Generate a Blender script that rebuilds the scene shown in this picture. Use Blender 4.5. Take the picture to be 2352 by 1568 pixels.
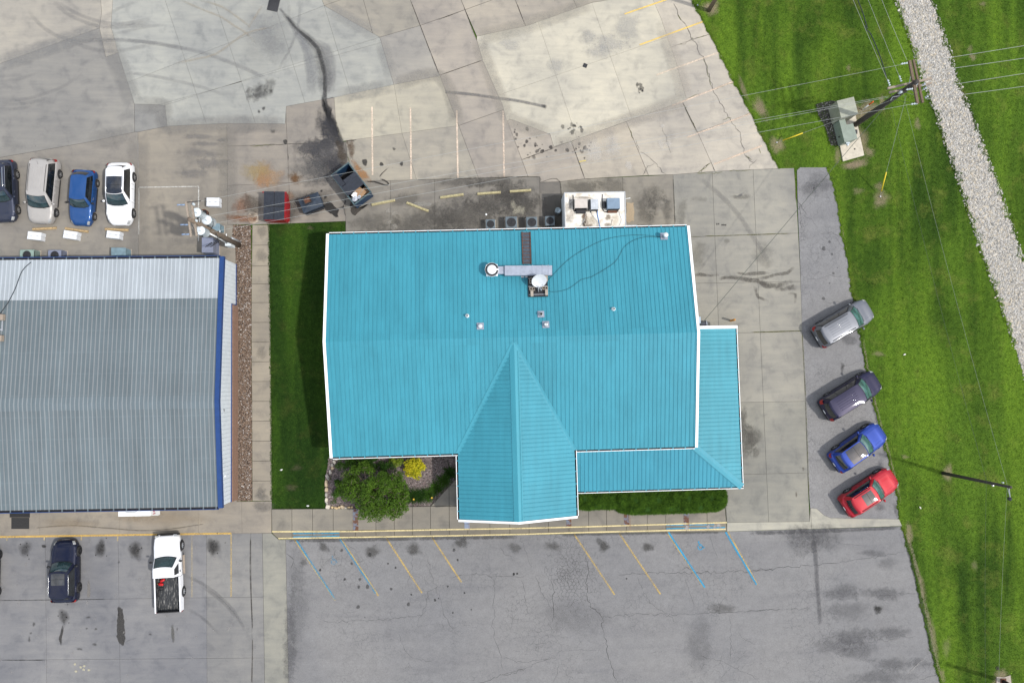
import bpy,bmesh,math,random
import numpy as np
from mathutils import Vector,Matrix
for o in list(bpy.data.objects):
 bpy.data.objects.remove(o,do_unlink=True)
scene = bpy.context.scene
COL = scene.collection
random.seed(7)
rng = np.random.default_rng(11)
R_ = math.radians
# ------------------------------------------------------------------ camera
CAM_H = 62.0                       # drone height above the lot
FPX = 28 / 36 * 2352               # focal length in survey pixels (2352 px wide frame)
nad = Vector(((1130 - 1176) / FPX,-(870 - 784) / FPX,-1.0)).normalized()
Q = nad.rotation_difference(Vector((0,0,-1)))
cam_data = bpy.data.cameras.new('camera')
cam = bpy.data.objects.new('camera',cam_data)
COL.objects.link(cam)
cam.location = (0,0,CAM_H)
cam.rotation_mode = 'QUATERNION'
cam.rotation_quaternion = Q
cam_data.lens = 28
cam_data.sensor_width = 36
cam_data.sensor_fit = 'HORIZONTAL'
cam_data.clip_end = 3000
scene.camera = cam
# ------------------------------------------------------------------ light
SUN_AZ = (0.957,-0.290)           # horizontal direction towards the sun
SUN_EL = 57.0
world = bpy.data.worlds.new('World')
scene.world = world
world.use_nodes = True
wn = world.node_tree.nodes
wl = world.node_tree.links
wn.clear()
w_out = wn.new('ShaderNodeOutputWorld')
w_bg = wn.new('ShaderNodeBackground')
w_sky = wn.new('ShaderNodeTexSky')
w_sky.sky_type = 'NISHITA'
w_sky.sun_disc = False
w_sky.sun_elevation = R_(SUN_EL)
w_sky.sun_rotation = math.atan2(SUN_AZ[0],SUN_AZ[1])
w_sky.air_density = 1.0
w_sky.dust_density = 2.0
# broken white cloud spread evenly over the whole dome
w_tc = wn.new('ShaderNodeTexCoord')
w_no = wn.new('ShaderNodeTexNoise')
w_no.inputs['Scale'].default_value = 3.2
w_no.inputs['Detail'].default_value = 7
w_no.inputs['Roughness'].default_value = 0.58
w_rp = wn.new('ShaderNodeValToRGB')
w_rp.color_ramp.elements[0].position = 0.40
w_rp.color_ramp.elements[1].position = 0.62
w_mx = wn.new('ShaderNodeMix')
w_mx.data_type = 'RGBA'
w_mx.inputs[7].default_value = (7.4,7.3,7.1,1)
w_mul = wn.new('ShaderNodeMath'); w_mul.operation = 'MULTIPLY'; w_mul.inputs[1].default_value = 0.85
wl.new(w_tc.outputs['Generated'],w_no.inputs['Vector'])
wl.new(w_no.outputs['Fac'],w_rp.inputs['Fac'])
wl.new(w_rp.outputs['Color'],w_mul.inputs[0])
wl.new(w_mul.outputs[0],w_mx.inputs[0])
wl.new(w_sky.outputs['Color'],w_mx.inputs[6])
wl.new(w_mx.outputs[2],w_bg.inputs['Color'])
w_bg.inputs['Strength'].default_value = 0.165
wl.new(w_bg.outputs['Background'],w_out.inputs['Surface'])
sun_data = bpy.data.lights.new('sun','SUN')
sun_data.energy = 2.65
sun_data.angle = R_(1.7)
sun_data.color = (1.0,0.955,0.89)
sun = bpy.data.objects.new('sun',sun_data)
COL.objects.link(sun)
sd = Vector((SUN_AZ[0] * math.cos(R_(SUN_EL)),SUN_AZ[1] * math.cos(R_(SUN_EL)),math.sin(R_(SUN_EL))))
sun.rotation_mode = 'QUATERNION'
sun.rotation_quaternion = sd.to_track_quat('Z','Y')
sun.location = (60,-20,90)
scene.view_settings.view_transform = 'Standard'
scene.view_settings.look = 'None'
scene.view_settings.gamma = 1
scene.view_settings.exposure = 0.30
scene.view_settings.use_curve_mapping = False
scene.cycles.transparent_max_bounces = 24
# ------------------------------------------------------------------ survey helpers
CX = (0.0,574.22,1148.44,1720.36)
CY = (0.0,344.53,746.48,1147.29)
KZ = 0.26855
RM = Q.to_matrix()
def D(c,r,x,y):
 return (CX[c] + x * KZ,CY[r] + y * KZ)
def DD(c,r,pts):
 return [D(c,r,x,y) for x,y in pts]
def P(p,z=0.0):
 """survey point (frame pixels) -> world point at true height z"""
 d = RM @ Vector(((p[0] - 1176) / FPX,-(p[1] - 784) / FPX,-1.0))
 t = (z - CAM_H) / d.z
 return Vector((d.x * t,d.y * t,z))
def PX(pts,z=0.0):
 return [P(p,z) for p in pts]
# ------------------------------------------------------------------ object helpers
def tag(o,label=None,cat=None,group=None,kind=None):
 if label: o['label'] = label
 if cat: o['category'] = cat
 if group: o['group'] = group
 if kind: o['kind'] = kind
 return o
def empty(name,loc=(0,0,0),rz=0.0,parent=None):
 o = bpy.data.objects.new(name,None)
 o.empty_display_size = 0.3
 COL.objects.link(o)
 o.location = loc
 o.rotation_euler = (0,0,rz)
 if parent: o.parent = parent
 return o
def thing(name,label,cat,loc=(0,0,0),rz=0.0,group=None):
 return tag(empty(name,loc,rz),label,cat,group)
def copy_tree(o,parent=None):
 c = o.copy()
 COL.objects.link(c)
 c.parent = parent
 for ch in list(o.children):
  copy_tree(ch,c)
 return c
class MB:
 """collects geometry; build() links it as ONE mesh object"""
 def __init__(self):
  self.v = []; self.f = []; self.mi = []; self.sm = []; self.cur = 0; self.smooth = False
 def m(self,i):
  self.cur = i; return self
 def s(self,b=True):
  self.smooth = b; return self
 def add(self,vs,fs):
  n = len(self.v)
  self.v.extend([tuple(p) for p in vs])
  for f in fs:
   self.f.append(tuple(n + i for i in f)); self.mi.append(self.cur); self.sm.append(self.smooth)
  return self
 def box(self,x0,x1,y0,y1,z0,z1,bev=0.0):
  if bev <= 0:
   vs = [(x0,y0,z0),(x1,y0,z0),(x1,y1,z0),(x0,y1,z0),(x0,y0,z1),(x1,y0,z1),(x1,y1,z1),(x0,y1,z1)]
   return self.add(vs,[(3,2,1,0),(4,5,6,7),(0,1,5,4),(1,2,6,5),(2,3,7,6),(3,0,4,7)])
  b = bev
  base = [(x0 + b,y0),(x1 - b,y0),(x1,y0 + b),(x1,y1 - b),(x1 - b,y1),(x0 + b,y1),(x0,y1 - b),(x0,y0 + b)]
  top = [(x0 + b,y0 + b),(x1 - b,y0 + b),(x1 - b,y0 + b),(x1 - b,y1 - b),(x1 - b,y1 - b),(x0 + b,y1 - b),(x0 + b,y1 - b),(x0 + b,y0 + b)]
  vs = [(x,y,z0) for x,y in base] + [(x,y,z1 - b) for x,y in base] + [(x0 + b,y0 + b,z1),(x1 - b,y0 + b,z1),(x1 - b,y1 - b,z1),(x0 + b,y1 - b,z1)]
  fs = [tuple(range(7,-1,-1))]
  for i in range(8):
   j = (i + 1) % 8
   fs.append((i,j,8 + j,8 + i))
  fs += [(16,17,18,19),(8,9,17,16),(9,10,17),(10,11,18,17),(11,12,18),(12,13,19,18),(13,14,19),(14,15,16,19),(15,8,16)]
  return self.add(vs,fs)
 def prism(self,pts,z0,z1,cap0=True):
  """pts: 2-D outline (any winding)"""
  a = sum(pts[i][0] * pts[(i + 1) % len(pts)][1] - pts[(i + 1) % len(pts)][0] * pts[i][1] for i in range(len(pts)))
  if a < 0: pts = list(reversed(pts))
  n = len(pts)
  vs = [(p[0],p[1],z0) for p in pts] + [(p[0],p[1],z1) for p in pts]
  fs = [tuple(range(n,2 * n))]
  if cap0: fs.append(tuple(range(n - 1,-1,-1)))
  fs += [(i,(i + 1) % n,n + (i + 1) % n,n + i) for i in range(n)]
  return self.add(vs,fs)
 def tube(self,path,r,n=6,cap=True,r1=None):
  path = [Vector(p) for p in path]
  m = len(path)
  rings = []
  up = Vector((0,0,1))
  prev = None
  for i,p in enumerate(path):
   t = (path[min(i + 1,m - 1)] - path[max(i - 1,0)])
   if t.length < 1e-9: t = Vector((0,0,1))
   t.normalize()
   if prev is None:
    a = up if abs(t.z) < 0.9 else Vector((1,0,0))
    x = t.cross(a).normalized()
   else:
    x = (prev - t * prev.dot(t))
    x = x.normalized() if x.length > 1e-6 else t.orthogonal().normalized()
   prev = x
   y = t.cross(x)
   rr = r if r1 is None else r + (r1 - r) * i / (m - 1)
   rings.append([p + (x * math.cos(2 * math.pi * k / n) + y * math.sin(2 * math.pi * k / n)) * rr for k in range(n)])
  vs = [v for rg in rings for v in rg]
  fs = []
  for i in range(m - 1):
   for k in range(n):
    k2 = (k + 1) % n
    fs.append((i * n + k2,i * n + k,(i + 1) * n + k,(i + 1) * n + k2))
  if cap:
   fs.append(tuple(range(n))); fs.append(tuple(range((m - 1) * n + n - 1,(m - 1) * n - 1,-1)))
  return self.add(vs,fs)
 def cyl(self,c,r,z0,z1,n=16,r1=None):
  r1 = r if r1 is None else r1
  vs = [(c[0] + r * math.cos(2 * math.pi * k / n),c[1] + r * math.sin(2 * math.pi * k / n),z0) for k in range(n)]
  vs += [(c[0] + r1 * math.cos(2 * math.pi * k / n),c[1] + r1 * math.sin(2 * math.pi * k / n),z1) for k in range(n)]
  fs = [tuple(range(n - 1,-1,-1)),tuple(range(n,2 * n))] + [(k,(k + 1) % n,n + (k + 1) % n,n + k) for k in range(n)]
  return self.add(vs,fs)
 def lathe(self,prof,c=(0,0,0),n=20,axis='z'):
  vs = []; fs = []
  m = len(prof)
  for k in range(n):
   a = 2 * math.pi * k / n
   for r,h in prof:
    if axis == 'z': vs.append((c[0] + r * math.cos(a),c[1] + r * math.sin(a),c[2] + h))
    elif axis == 'y': vs.append((c[0] + r * math.cos(a),c[1] + h,c[2] - r * math.sin(a)))
    else: vs.append((c[0] + h,c[1] + r * math.cos(a),c[2] + r * math.sin(a)))
  for k in range(n):
   k2 = (k + 1) % n
   for i in range(m - 1):
    fs.append((k * m + i,k2 * m + i,k2 * m + i + 1,k * m + i + 1))
  return self.add(vs,fs)
 def grid(self,rows,flip=False):
  """rows: list of equal-length lists of points"""
  n = len(rows[0])
  vs = [p for r in rows for p in r]
  fs = []
  for i in range(len(rows) - 1):
   for j in range(n - 1):
    f = (i * n + j,i * n + j + 1,(i + 1) * n + j + 1,(i + 1) * n + j)
    fs.append(f[::-1] if flip else f)
  return self.add(vs,fs)
 def mesh(self,name,mats):
  me = bpy.data.meshes.new(name)
  me.from_pydata([tuple(map(float,p)) for p in self.v],[],self.f)
  if not isinstance(mats,(list,tuple)): mats = [mats]
  for m in mats: me.materials.append(m)
  if len(self.f):
   me.polygons.foreach_set('material_index',self.mi)
   me.polygons.foreach_set('use_smooth',self.sm)
  me.update()
  return me
 def build(self,name,mats,parent=None,loc=None,rz=None,color=None):
  me = self.mesh(name,mats)
  return put(name,me,parent,loc,rz,color)
def put(name,me,parent=None,loc=None,rz=None,color=None):
 o = bpy.data.objects.new(name,me)
 COL.objects.link(o)
 if parent: o.parent = parent
 if loc is not None: o.location = loc
 if rz is not None: o.rotation_euler = (0,0,rz)
 if color is not None: o.color = color
 return o
# ------------------------------------------------------------------ materials
def srgb(r,g,b):
 f = lambda c: (c / 255 / 12.92) if c / 255 <= 0.04045 else ((c / 255 + 0.055) / 1.055) ** 2.4
 return (f(r),f(g),f(b))
class NT:
 def __init__(self,name):
  self.mat = bpy.data.materials.new(name)
  self.mat.use_nodes = True
  self.n = self.mat.node_tree.nodes
  self.l = self.mat.node_tree.links
  self.b = self.n['Principled BSDF']
  self._pos = None
 def pos(self):
  if self._pos is None:
   self._pos = self.n.new('ShaderNodeNewGeometry')
  return self._pos.outputs['Position']
 def vec(self,sx=1,sy=1,sz=1,rz=0.0,local=False):
  mp = self.n.new('ShaderNodeMapping')
  mp.inputs['Scale'].default_value = (sx,sy,sz)
  mp.inputs['Rotation'].default_value = (0,0,rz)
  if local:
   tc = self.n.new('ShaderNodeTexCoord')
   self.l.new(tc.outputs['Object'],mp.inputs['Vector'])
  else:
   self.l.new(self.pos(),mp.inputs['Vector'])
  return mp.outputs['Vector']
 def noise(self,scale,detail=4,rough=0.55,vec=None,dist=0.0):
  t = self.n.new('ShaderNodeTexNoise')
  t.inputs['Scale'].default_value = scale
  t.inputs['Detail'].default_value = detail
  t.inputs['Roughness'].default_value = rough
  t.inputs['Distortion'].default_value = dist
  self.l.new(vec if vec is not None else self.pos(),t.inputs['Vector'])
  return t.outputs['Fac']
 def voro(self,scale,feature='F1',vec=None,out='Distance',rand=1.0):
  t = self.n.new('ShaderNodeTexVoronoi')
  t.feature = feature
  t.inputs['Scale'].default_value = scale
  t.inputs['Randomness'].default_value = rand
  self.l.new(vec if vec is not None else self.pos(),t.inputs['Vector'])
  return t.outputs[out]
 def ramp(self,fac,stops,mode='LINEAR'):
  r = self.n.new('ShaderNodeValToRGB')
  r.color_ramp.interpolation = mode
  e = r.color_ramp.elements
  while len(e) < len(stops): e.new(0.5)
  for i,(p,c) in enumerate(stops):
   e[i].position = p
   e[i].color = (c,c,c,1) if not isinstance(c,(tuple,list)) else (c[0],c[1],c[2],1)
  self.l.new(fac,r.inputs['Fac'])
  return r.outputs['Color']
 def mix(self,fac,a,b,mode='MIX'):
  m = self.n.new('ShaderNodeMix')
  m.data_type = 'RGBA'
  m.blend_type = mode
  m.clamp_factor = True
  for i,s in ((0,fac),(6,a),(7,b)):
   if isinstance(s,(int,float)): m.inputs[i].default_value = s if i == 0 else (s,s,s,1)
   elif isinstance(s,(tuple,list)): m.inputs[i].default_value = (s[0],s[1],s[2],1)
   else: self.l.new(s,m.inputs[i])
  return m.outputs[2]
 def math(self,op,a,b=None,c=None):
  m = self.n.new('ShaderNodeMath')
  m.operation = op
  for i,s in enumerate((a,b,c)):
   if s is None: continue
   if isinstance(s,(int,float)): m.inputs[i].default_value = s
   else: self.l.new(s,m.inputs[i])
  return m.outputs[0]
 def objcol(self):
  t = self.n.new('ShaderNodeObjectInfo')
  return t
 def attr(self,name):
  t = self.n.new('ShaderNodeAttribute')
  t.attribute_name = name
  return t
 def set(self,color=None,rough=None,metal=None,spec=None,coat=None,coat_rough=None,bump=None,bump_d=0.02,bump_s=0.5):
  b = self.b
  def s(k,v):
   if v is None: return
   if isinstance(v,(int,float)): b.inputs[k].default_value = v
   elif isinstance(v,(tuple,list)): b.inputs[k].default_value = (v[0],v[1],v[2],1)
   else: self.l.new(v,b.inputs[k])
  s('Base Color',color); s('Roughness',rough); s('Metallic',metal); s('Specular IOR Level',spec)
  s('Coat Weight',coat); s('Coat Roughness',coat_rough)
  if bump is not None:
   bn = self.n.new('ShaderNodeBump')
   bn.inputs['Distance'].default_value = bump_d
   bn.inputs['Strength'].default_value = bump_s
   self.l.new(bump,bn.inputs['Height'])
   self.l.new(bn.outputs['Normal'],b.inputs['Normal'])
  return self.mat
 def fade(self,alpha):
  """mix with transparency"""
  tr = self.n.new('ShaderNodeBsdfTransparent')
  ms = self.n.new('ShaderNodeMixShader')
  out = self.n['Material Output']
  self.l.new(alpha,ms.inputs[0])
  self.l.new(tr.outputs[0],ms.inputs[1])
  self.l.new(self.b.outputs[0],ms.inputs[2])
  self.l.new(ms.outputs[0],out.inputs['Surface'])
  return self.mat
def plain(name,col,rough=0.6,metal=0.0,var=0.12,scale=6.0,spec=0.4,bump=0.0):
 t = NT(name)
 n = t.noise(scale,5,0.6)
 c = t.mix(t.ramp(n,[(0.3,0.0),(0.7,1.0)]),tuple(x * (1 - var) for x in col),tuple(min(1,x * (1 + var)) for x in col))
 return t.set(c,rough,metal,spec,bump=n if bump else None,bump_d=bump or 0.01)
def mat_concrete():
 t = NT('concrete')
 oi = t.objcol()
 big = t.noise(0.16,3,0.5)
 med = t.noise(0.9,6,0.62,dist=0.4)
 strk = t.noise(1.0,5,0.6,vec=t.vec(0.35,2.6,1,0.12))
 fine = t.noise(38,3,0.7)
 grit = t.voro(26,out='Color')
 c = t.mix(1.0,oi.outputs['Color'],t.ramp(big,[(0.3,(0.82,0.83,0.85)),(0.7,(1.13,1.12,1.08))]),'MULTIPLY')
 c = t.mix(1.0,c,t.ramp(med,[(0.25,(0.72,0.73,0.76)),(0.48,1.0),(0.75,(1.11,1.10,1.07))]),'MULTIPLY')
 c = t.mix(0.8,c,t.ramp(strk,[(0.25,(0.84,0.85,0.88)),(0.6,1.02)]),'MULTIPLY')
 c = t.mix(0.55,c,t.ramp(fine,[(0.3,0.80),(0.7,1.16)]),'MULTIPLY')
 # small dark drips and gum
 spot = t.voro(1.3)
 sm = t.ramp(spot,[(0.0,1.0),(0.035,1.0),(0.06,0.0)])
 gate = t.ramp(t.noise(0.7,2),[(0.55,0.0),(0.62,1.0)])
 c = t.mix(t.math('MULTIPLY',t.math('MULTIPLY',sm,gate),0.6),c,(0.06,0.058,0.055))
 return t.set(c,0.9,0,0.25,bump=fine,bump_d=0.004,bump_s=0.4)
def mat_asphalt(name,gain=1.0):
 t = NT(name)
 big = t.noise(0.11,4,0.55,dist=0.5)
 strk = t.noise(1.0,5,0.62,vec=t.vec(0.14,0.75,1,0.05),dist=0.6)
 med = t.noise(1.6,6,0.65)
 fine = t.noise(30,4,0.75)
 base = tuple(x * gain for x in (0.184,0.183,0.182))
 c = t.mix(1.0,base,t.ramp(big,[(0.25,(0.86,0.87,0.90)),(0.75,(1.10,1.09,1.07))]),'MULTIPLY')
 c = t.mix(1.0,c,t.ramp(strk,[(0.2,(0.84,0.84,0.86)),(0.5,1.0),(0.8,1.07)]),'MULTIPLY')
 c = t.mix(0.7,c,t.ramp(med,[(0.2,0.82),(0.75,1.12)]),'MULTIPLY')
 c = t.mix(1.0,c,t.ramp(fine,[(0.28,0.60),(0.5,1.0),(0.75,1.28)]),'MULTIPLY')
 c = t.mix(0.8,c,t.ramp(t.noise(9,6,0.75),[(0.28,0.78),(0.5,1.0),(0.75,1.16)]),'MULTIPLY')
 # hairline crazing of old asphalt, in patches
 wob = t.n.new('ShaderNodeVectorMath'); wob.operation = 'ADD'
 nz = t.n.new('ShaderNodeTexNoise'); nz.inputs['Scale'].default_value = 2.2; nz.inputs['Detail'].default_value = 3
 t.l.new(t.pos(),nz.inputs['Vector'])
 sc = t.n.new('ShaderNodeVectorMath'); sc.operation = 'SCALE'; sc.inputs['Scale'].default_value = 0.5
 t.l.new(nz.outputs['Color'],sc.inputs[0])
 t.l.new(t.pos(),wob.inputs[0]); t.l.new(sc.outputs[0],wob.inputs[1])
 ed = t.voro(2.3,'DISTANCE_TO_EDGE',vec=wob.outputs[0])
 line = t.ramp(ed,[(0.0,1.0),(0.02,0.75),(0.05,0.0)])
 patch = t.ramp(t.noise(0.22,4,0.6),[(0.46,0.0),(0.62,1.0)])
 c = t.mix(t.math('MULTIPLY',t.math('MULTIPLY',line,patch),0.4),c,(0.05,0.05,0.052))
 return t.set(c,0.92,0,0.25,bump=fine,bump_d=0.008,bump_s=0.5)
def mat_stain(name,lo,hi,nscale,namp,grain=0.5):
 """decal: colour and opacity from the object colour, ragged edge from attribute a broken up by noise"""
 t = NT(name)
 oi = t.objcol()
 a = t.attr('a').outputs['Fac']
 n = t.noise(nscale,8,0.68,dist=0.6)
 n3 = t.noise(nscale * 0.35,3,0.5)
 s = t.math('ADD',a,t.math('MULTIPLY',t.math('SUBTRACT',t.math('ADD',t.math('MULTIPLY',n,0.65),t.math('MULTIPLY',n3,0.35)),0.5),namp))
 f = t.ramp(s,[(lo,0.0),((lo + hi) / 2,0.4),(hi,1.0)])
 edge = t.ramp(a,[(0.0,0.0),(0.25,1.0)])
 n2 = t.noise(nscale * 4.5,5,0.7)
 f2 = t.math('MULTIPLY',t.math('MULTIPLY',f,edge),t.ramp(n2,[(0.3,1.0 - grain),(0.62,1.0)]))
 t.set(oi.outputs['Color'],0.85,0,0.2)
 return t.fade(t.math('MULTIPLY',f2,oi.outputs['Alpha']))
def mat_paint():
 t = NT('road_paint')
 oi = t.objcol()
 n = t.noise(9,6,0.72)
 n2 = t.noise(0.8,3,0.5)
 wear = t.ramp(t.math('ADD',t.math('MULTIPLY',n,0.75),t.math('MULTIPLY',n2,0.45)),[(0.40,1.0),(0.60,0.35),(0.70,0.05)])
 c = t.mix(0.6,oi.outputs['Color'],t.ramp(t.noise(14,4,0.6),[(0.3,0.78),(0.7,1.1)]),'MULTIPLY')
 t.set(c,0.75,0,0.3)
 return t.fade(t.math('MULTIPLY',t.math('POWER',wear,t.math('SUBTRACT',1.0,oi.outputs['Alpha'])),t.ramp(oi.outputs['Alpha'],[(0.0,0.5),(0.6,1.0)])))
def mat_grass(name,c_lo,c_hi,c_dry,blades=False):
 t = NT(name)
 big = t.noise(0.085,4,0.55,dist=0.8)
 band = t.noise(1.0,4,0.55,vec=t.vec(0.62,0.07,1,-0.36),dist=0.5)
 med = t.noise(0.55,6,0.65)
 clump = t.noise(2.6,5,0.7)
 swale = t.noise(1.0,5,0.6,vec=t.vec(0.30,0.035,1,-0.36),dist=0.3)
 fine = t.noise(11,4,0.75)
 c = t.mix(t.ramp(t.math('ADD',t.math('MULTIPLY',big,0.45),t.math('MULTIPLY',band,0.55)),[(0.38,0.0),(0.62,1.0)]),c_lo,c_hi)
 c = t.mix(t.math('MULTIPLY',t.ramp(med,[(0.52,0.0),(0.70,1.0)]),0.6),c,c_dry)
 c = t.mix(t.math('MULTIPLY',t.ramp(swale,[(0.48,0.0),(0.62,1.0)]),0.7),c,tuple(x * y for x,y in zip(c_hi,(1.42,1.34,1.15))))
 c = t.mix(1.0,c,t.ramp(clump,[(0.28,(0.60,0.66,0.62)),(0.5,1.0),(0.72,(1.28,1.22,1.15))]),'MULTIPLY')
 c = t.mix(1.0,c,t.ramp(fine,[(0.28,(0.55,0.6,0.55)),(0.5,1.0),(0.75,(1.45,1.38,1.3))]),'MULTIPLY')
 if blades:
  rp = t.n.new('ShaderNodeNewGeometry').outputs['Random Per Island']
  c = t.mix(1.0,c,t.ramp(rp,[(0.0,(0.5,0.56,0.5)),(0.6,(1.05,1.05,1.0)),(1.0,(1.8,1.6,1.6))]),'MULTIPLY')
 return t.set(c,0.9,0,0.08,bump=None if blades else fine,bump_d=0.05,bump_s=0.8)
def mat_leaf(name,lo,hi,sc=1.1,wt=0.35):
 t = NT(name)
 rp = t.n.new('ShaderNodeNewGeometry').outputs['Random Per Island']
 n = t.noise(sc,4,0.6)
 c = t.mix(t.math('ADD',t.math('MULTIPLY',rp,0.9 - wt),t.math('MULTIPLY',t.ramp(n,[(0.3,0.0),(0.7,1.0)]),wt)),lo,hi)
 return t.set(c,0.85,0,0.1)
def mat_metalroof(name,col,rough=0.45,dirt=0.25,metal=0.0,spec=0.22,tint=None,purlin=0.0):
 t = NT(name)
 oi = t.objcol()
 n = t.noise(0.35,5,0.6)
 st = t.noise(1.0,6,0.65,vec=t.vec(3.0,0.25,1,-0.026))
 f = t.noise(14,4,0.7)
 c = t.mix(1.0,col,t.ramp(n,[(0.2,1 - dirt * 0.5),(0.8,1 + dirt * 0.35)]),'MULTIPLY')
 c = t.mix(1.0,c,t.ramp(st,[(0.25,1 - dirt * 0.55),(0.65,1 + dirt * 0.25)]),'MULTIPLY')
 c = t.mix(0.5,c,t.ramp(f,[(0.3,1 - dirt * 0.6),(0.7,1 + dirt * 0.5)]),'MULTIPLY')
 c = t.mix(1.0,c,oi.outputs['Color'],'MULTIPLY')
 if purlin:
  sp = t.n.new('ShaderNodeSeparateXYZ'); t.l.new(t.pos(),sp.inputs[0])
  fr = t.math('FRACT',t.math('DIVIDE',t.math('ADD',sp.outputs['Y'],t.math('MULTIPLY',sp.outputs['X'],-0.0131)),purlin))
  c = t.mix(0.8,c,t.ramp(fr,[(0.0,1.0),(0.45,0.97),(0.5,1.13),(0.55,0.98),(1.0,1.0)]),'MULTIPLY')
 if tint:
  c = t.mix(t.ramp(t.noise(0.8,5,0.65,vec=t.vec(2.0,0.5,1)),[(0.5,0.0),(0.8,0.6)]),c,tint)
 return t.set(c,t.ramp(f,[(0.2,rough - 0.08),(0.8,rough + 0.12)]),metal,spec)
def mat_car(name,col,metal=0.25,flake=0.1):
 t = NT(name)
 n = t.noise(2.2,4,0.6,vec=t.vec(local=True))
 c = t.mix(t.ramp(n,[(0.3,0.0),(0.8,1.0)]),col,tuple(x * (1 - flake) + 0.002 for x in col))
 return t.set(c,0.42,metal,0.12,coat=0.6,coat_rough=0.05)
M = {}
M['concrete'] = mat_concrete()
M['asphalt'] = mat_asphalt('asphalt')
M['asphalt_old'] = mat_asphalt('asphalt_old',1.06)
M['joint'] = plain('joint_filler',(0.055,0.05,0.042),0.95,var=0.4,scale=4)
M['stain_soft'] = mat_stain('stain_soft',0.05,1.0,1.7,1.7,0.45)
M['stain_hard'] = mat_stain('stain_hard',0.35,0.60,2.4,0.9,0.25)
M['stain_rag'] = mat_stain('stain_ragged',0.22,0.95,2.6,2.9,0.5)
M['paint'] = mat_paint()
M['grass'] = mat_grass('grass_ground',(0.024,0.054,0.007),(0.066,0.126,0.013),(0.108,0.130,0.027))
M['grass_w'] = mat_grass('shade_tint_grass_ground',(0.011,0.029,0.005),(0.023,0.054,0.007),(0.042,0.056,0.013))  # west strip: cloud shade painted into a darker green base colour
M['blade'] = mat_grass('grass_blades',(0.028,0.063,0.008),(0.077,0.145,0.015),(0.126,0.150,0.031),True)
M['blade_w'] = mat_grass('shade_tint_grass_blades',(0.016,0.041,0.007),(0.032,0.075,0.010),(0.057,0.077,0.018),True)  # west strip blades, darkened likewise to paint in the cloud shade
M['soil'] = plain('bare_soil',(0.27,0.21,0.145),0.95,var=0.35,scale=5,bump=0.02)
M['darksoil'] = plain('dark_soil',(0.05,0.042,0.034),0.95,var=0.4,scale=8,bump=0.02)
M['steel'] = plain('galvanised_steel',(0.42,0.44,0.46),0.45,0.6,0.15,8)
M['darksteel'] = plain('dark_steel',(0.035,0.036,0.04),0.55,0.3,0.3,10)
M['white'] = plain('white_paint',(0.78,0.80,0.80),0.5,0,0.05,5)
M['black'] = plain('black_plastic',(0.018,0.019,0.022),0.5,0,0.3,12)
M['rubber'] = plain('tyre_rubber',(0.018,0.018,0.019),0.85,0,0.3,20)
M['wood'] = plain('weathered_wood',(0.13,0.095,0.065),0.85,0,0.4,14)
M['woodlight'] = plain('grey_weathered_wood',(0.27,0.225,0.18),0.85,0,0.3,14)
M['rust'] = plain('rusty_steel',(0.12,0.052,0.03),0.8,0.1,0.45,10)
# ================================================================== GROUND
def alb(r,g,b,k=1.62):
 m = srgb(r,g,b)
 return (m[0] / k * 0.98,m[1] / k * 0.98,m[2] / k * 0.965)
def pip(pts,poly):
 """vectorised point in polygon"""
 x,y = pts[:,0],pts[:,1]
 inside = np.zeros(len(pts),bool)
 n = len(poly)
 for i in range(n):
  x0,y0 = poly[i][0],poly[i][1]
  x1,y1 = poly[(i + 1) % n][0],poly[(i + 1) % n][1]
  if y0 == y1: continue
  cond = ((y0 > y) != (y1 > y)) & (x < (x1 - x0) * (y - y0) / (y1 - y0) + x0)
  inside ^= cond
 return inside
ground = MB().add([(-900,-900,0),(900,-900,0),(900,900,0),(-900,900,0)],[(0,1,2,3)]).build('ground',M['grass'])
tag(ground,kind='structure')
PAVED = []          # world outlines of everything that is not lawn
ZC = [0]
def structure(name):
 return tag(empty(name),kind='structure')
def sheet(name,px,z,mat,parent=None,kind=None,z0=0.0,paved=True):
 pts = PX(px,z)
 if paved: PAVED.append([(p.x,p.y) for p in pts])
 o = MB().prism([(p.x,p.y) for p in pts],z0,z,cap0=False).build(name,mat,parent)
 if kind: tag(o,kind=kind)
 return o
NREG = [0]
def slabs(parent,px,cuts,col,z=0.05,gap=0.024,jit=0.05,name='slab',base=True,thick=0.03,colors=None):
 NREG[0] += 1
 z = z + NREG[0] * 0.0006
 pts = PX(px,z)
 PAVED.append([(p.x,p.y) for p in pts])
 if base:
  MB().prism([(p.x,p.y) for p in pts],0.002,z - thick + 0.004,cap0=False).build('joint_filler',M['joint'],parent)
 bm = bmesh.new()
 bm.faces.new([bm.verts.new(p) for p in pts])
 bm.normal_update()
 for a,b in cuts:
  pa,pb = P(a,z),P(b,z)
  d = (pb - pa)
  no = Vector((-d.y,d.x,0)).normalized()
  bmesh.ops.bisect_plane(bm,geom=bm.verts[:] + bm.edges[:] + bm.faces[:],dist=0.0005,plane_co=pa,plane_no=no)
 bm.normal_update()
 for f in bm.faces:
  if f.normal.z < 0: f.normal_flip()
 faces = [f for f in bm.faces if f.calc_area() > 0.05]
 inner = faces[:]
 bmesh.ops.inset_individual(bm,faces=inner,thickness=gap / 2,depth=0,use_even_offset=True)
 out = []
 for f in inner:
  vs = [(v.co.x,v.co.y) for v in f.verts]
  if len(vs) < 3: continue
  c = f.calc_center_median()
  j = 1 + random.uniform(-jit,jit)
  cc = col(c) if callable(col) else col
  o = MB().prism(vs,z - thick,z,cap0=False).build(name,M['concrete'],parent,color=(cc[0] * j,cc[1] * j,cc[2] * j,1))
  out.append(o)
 bm.free()
 return out
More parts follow.
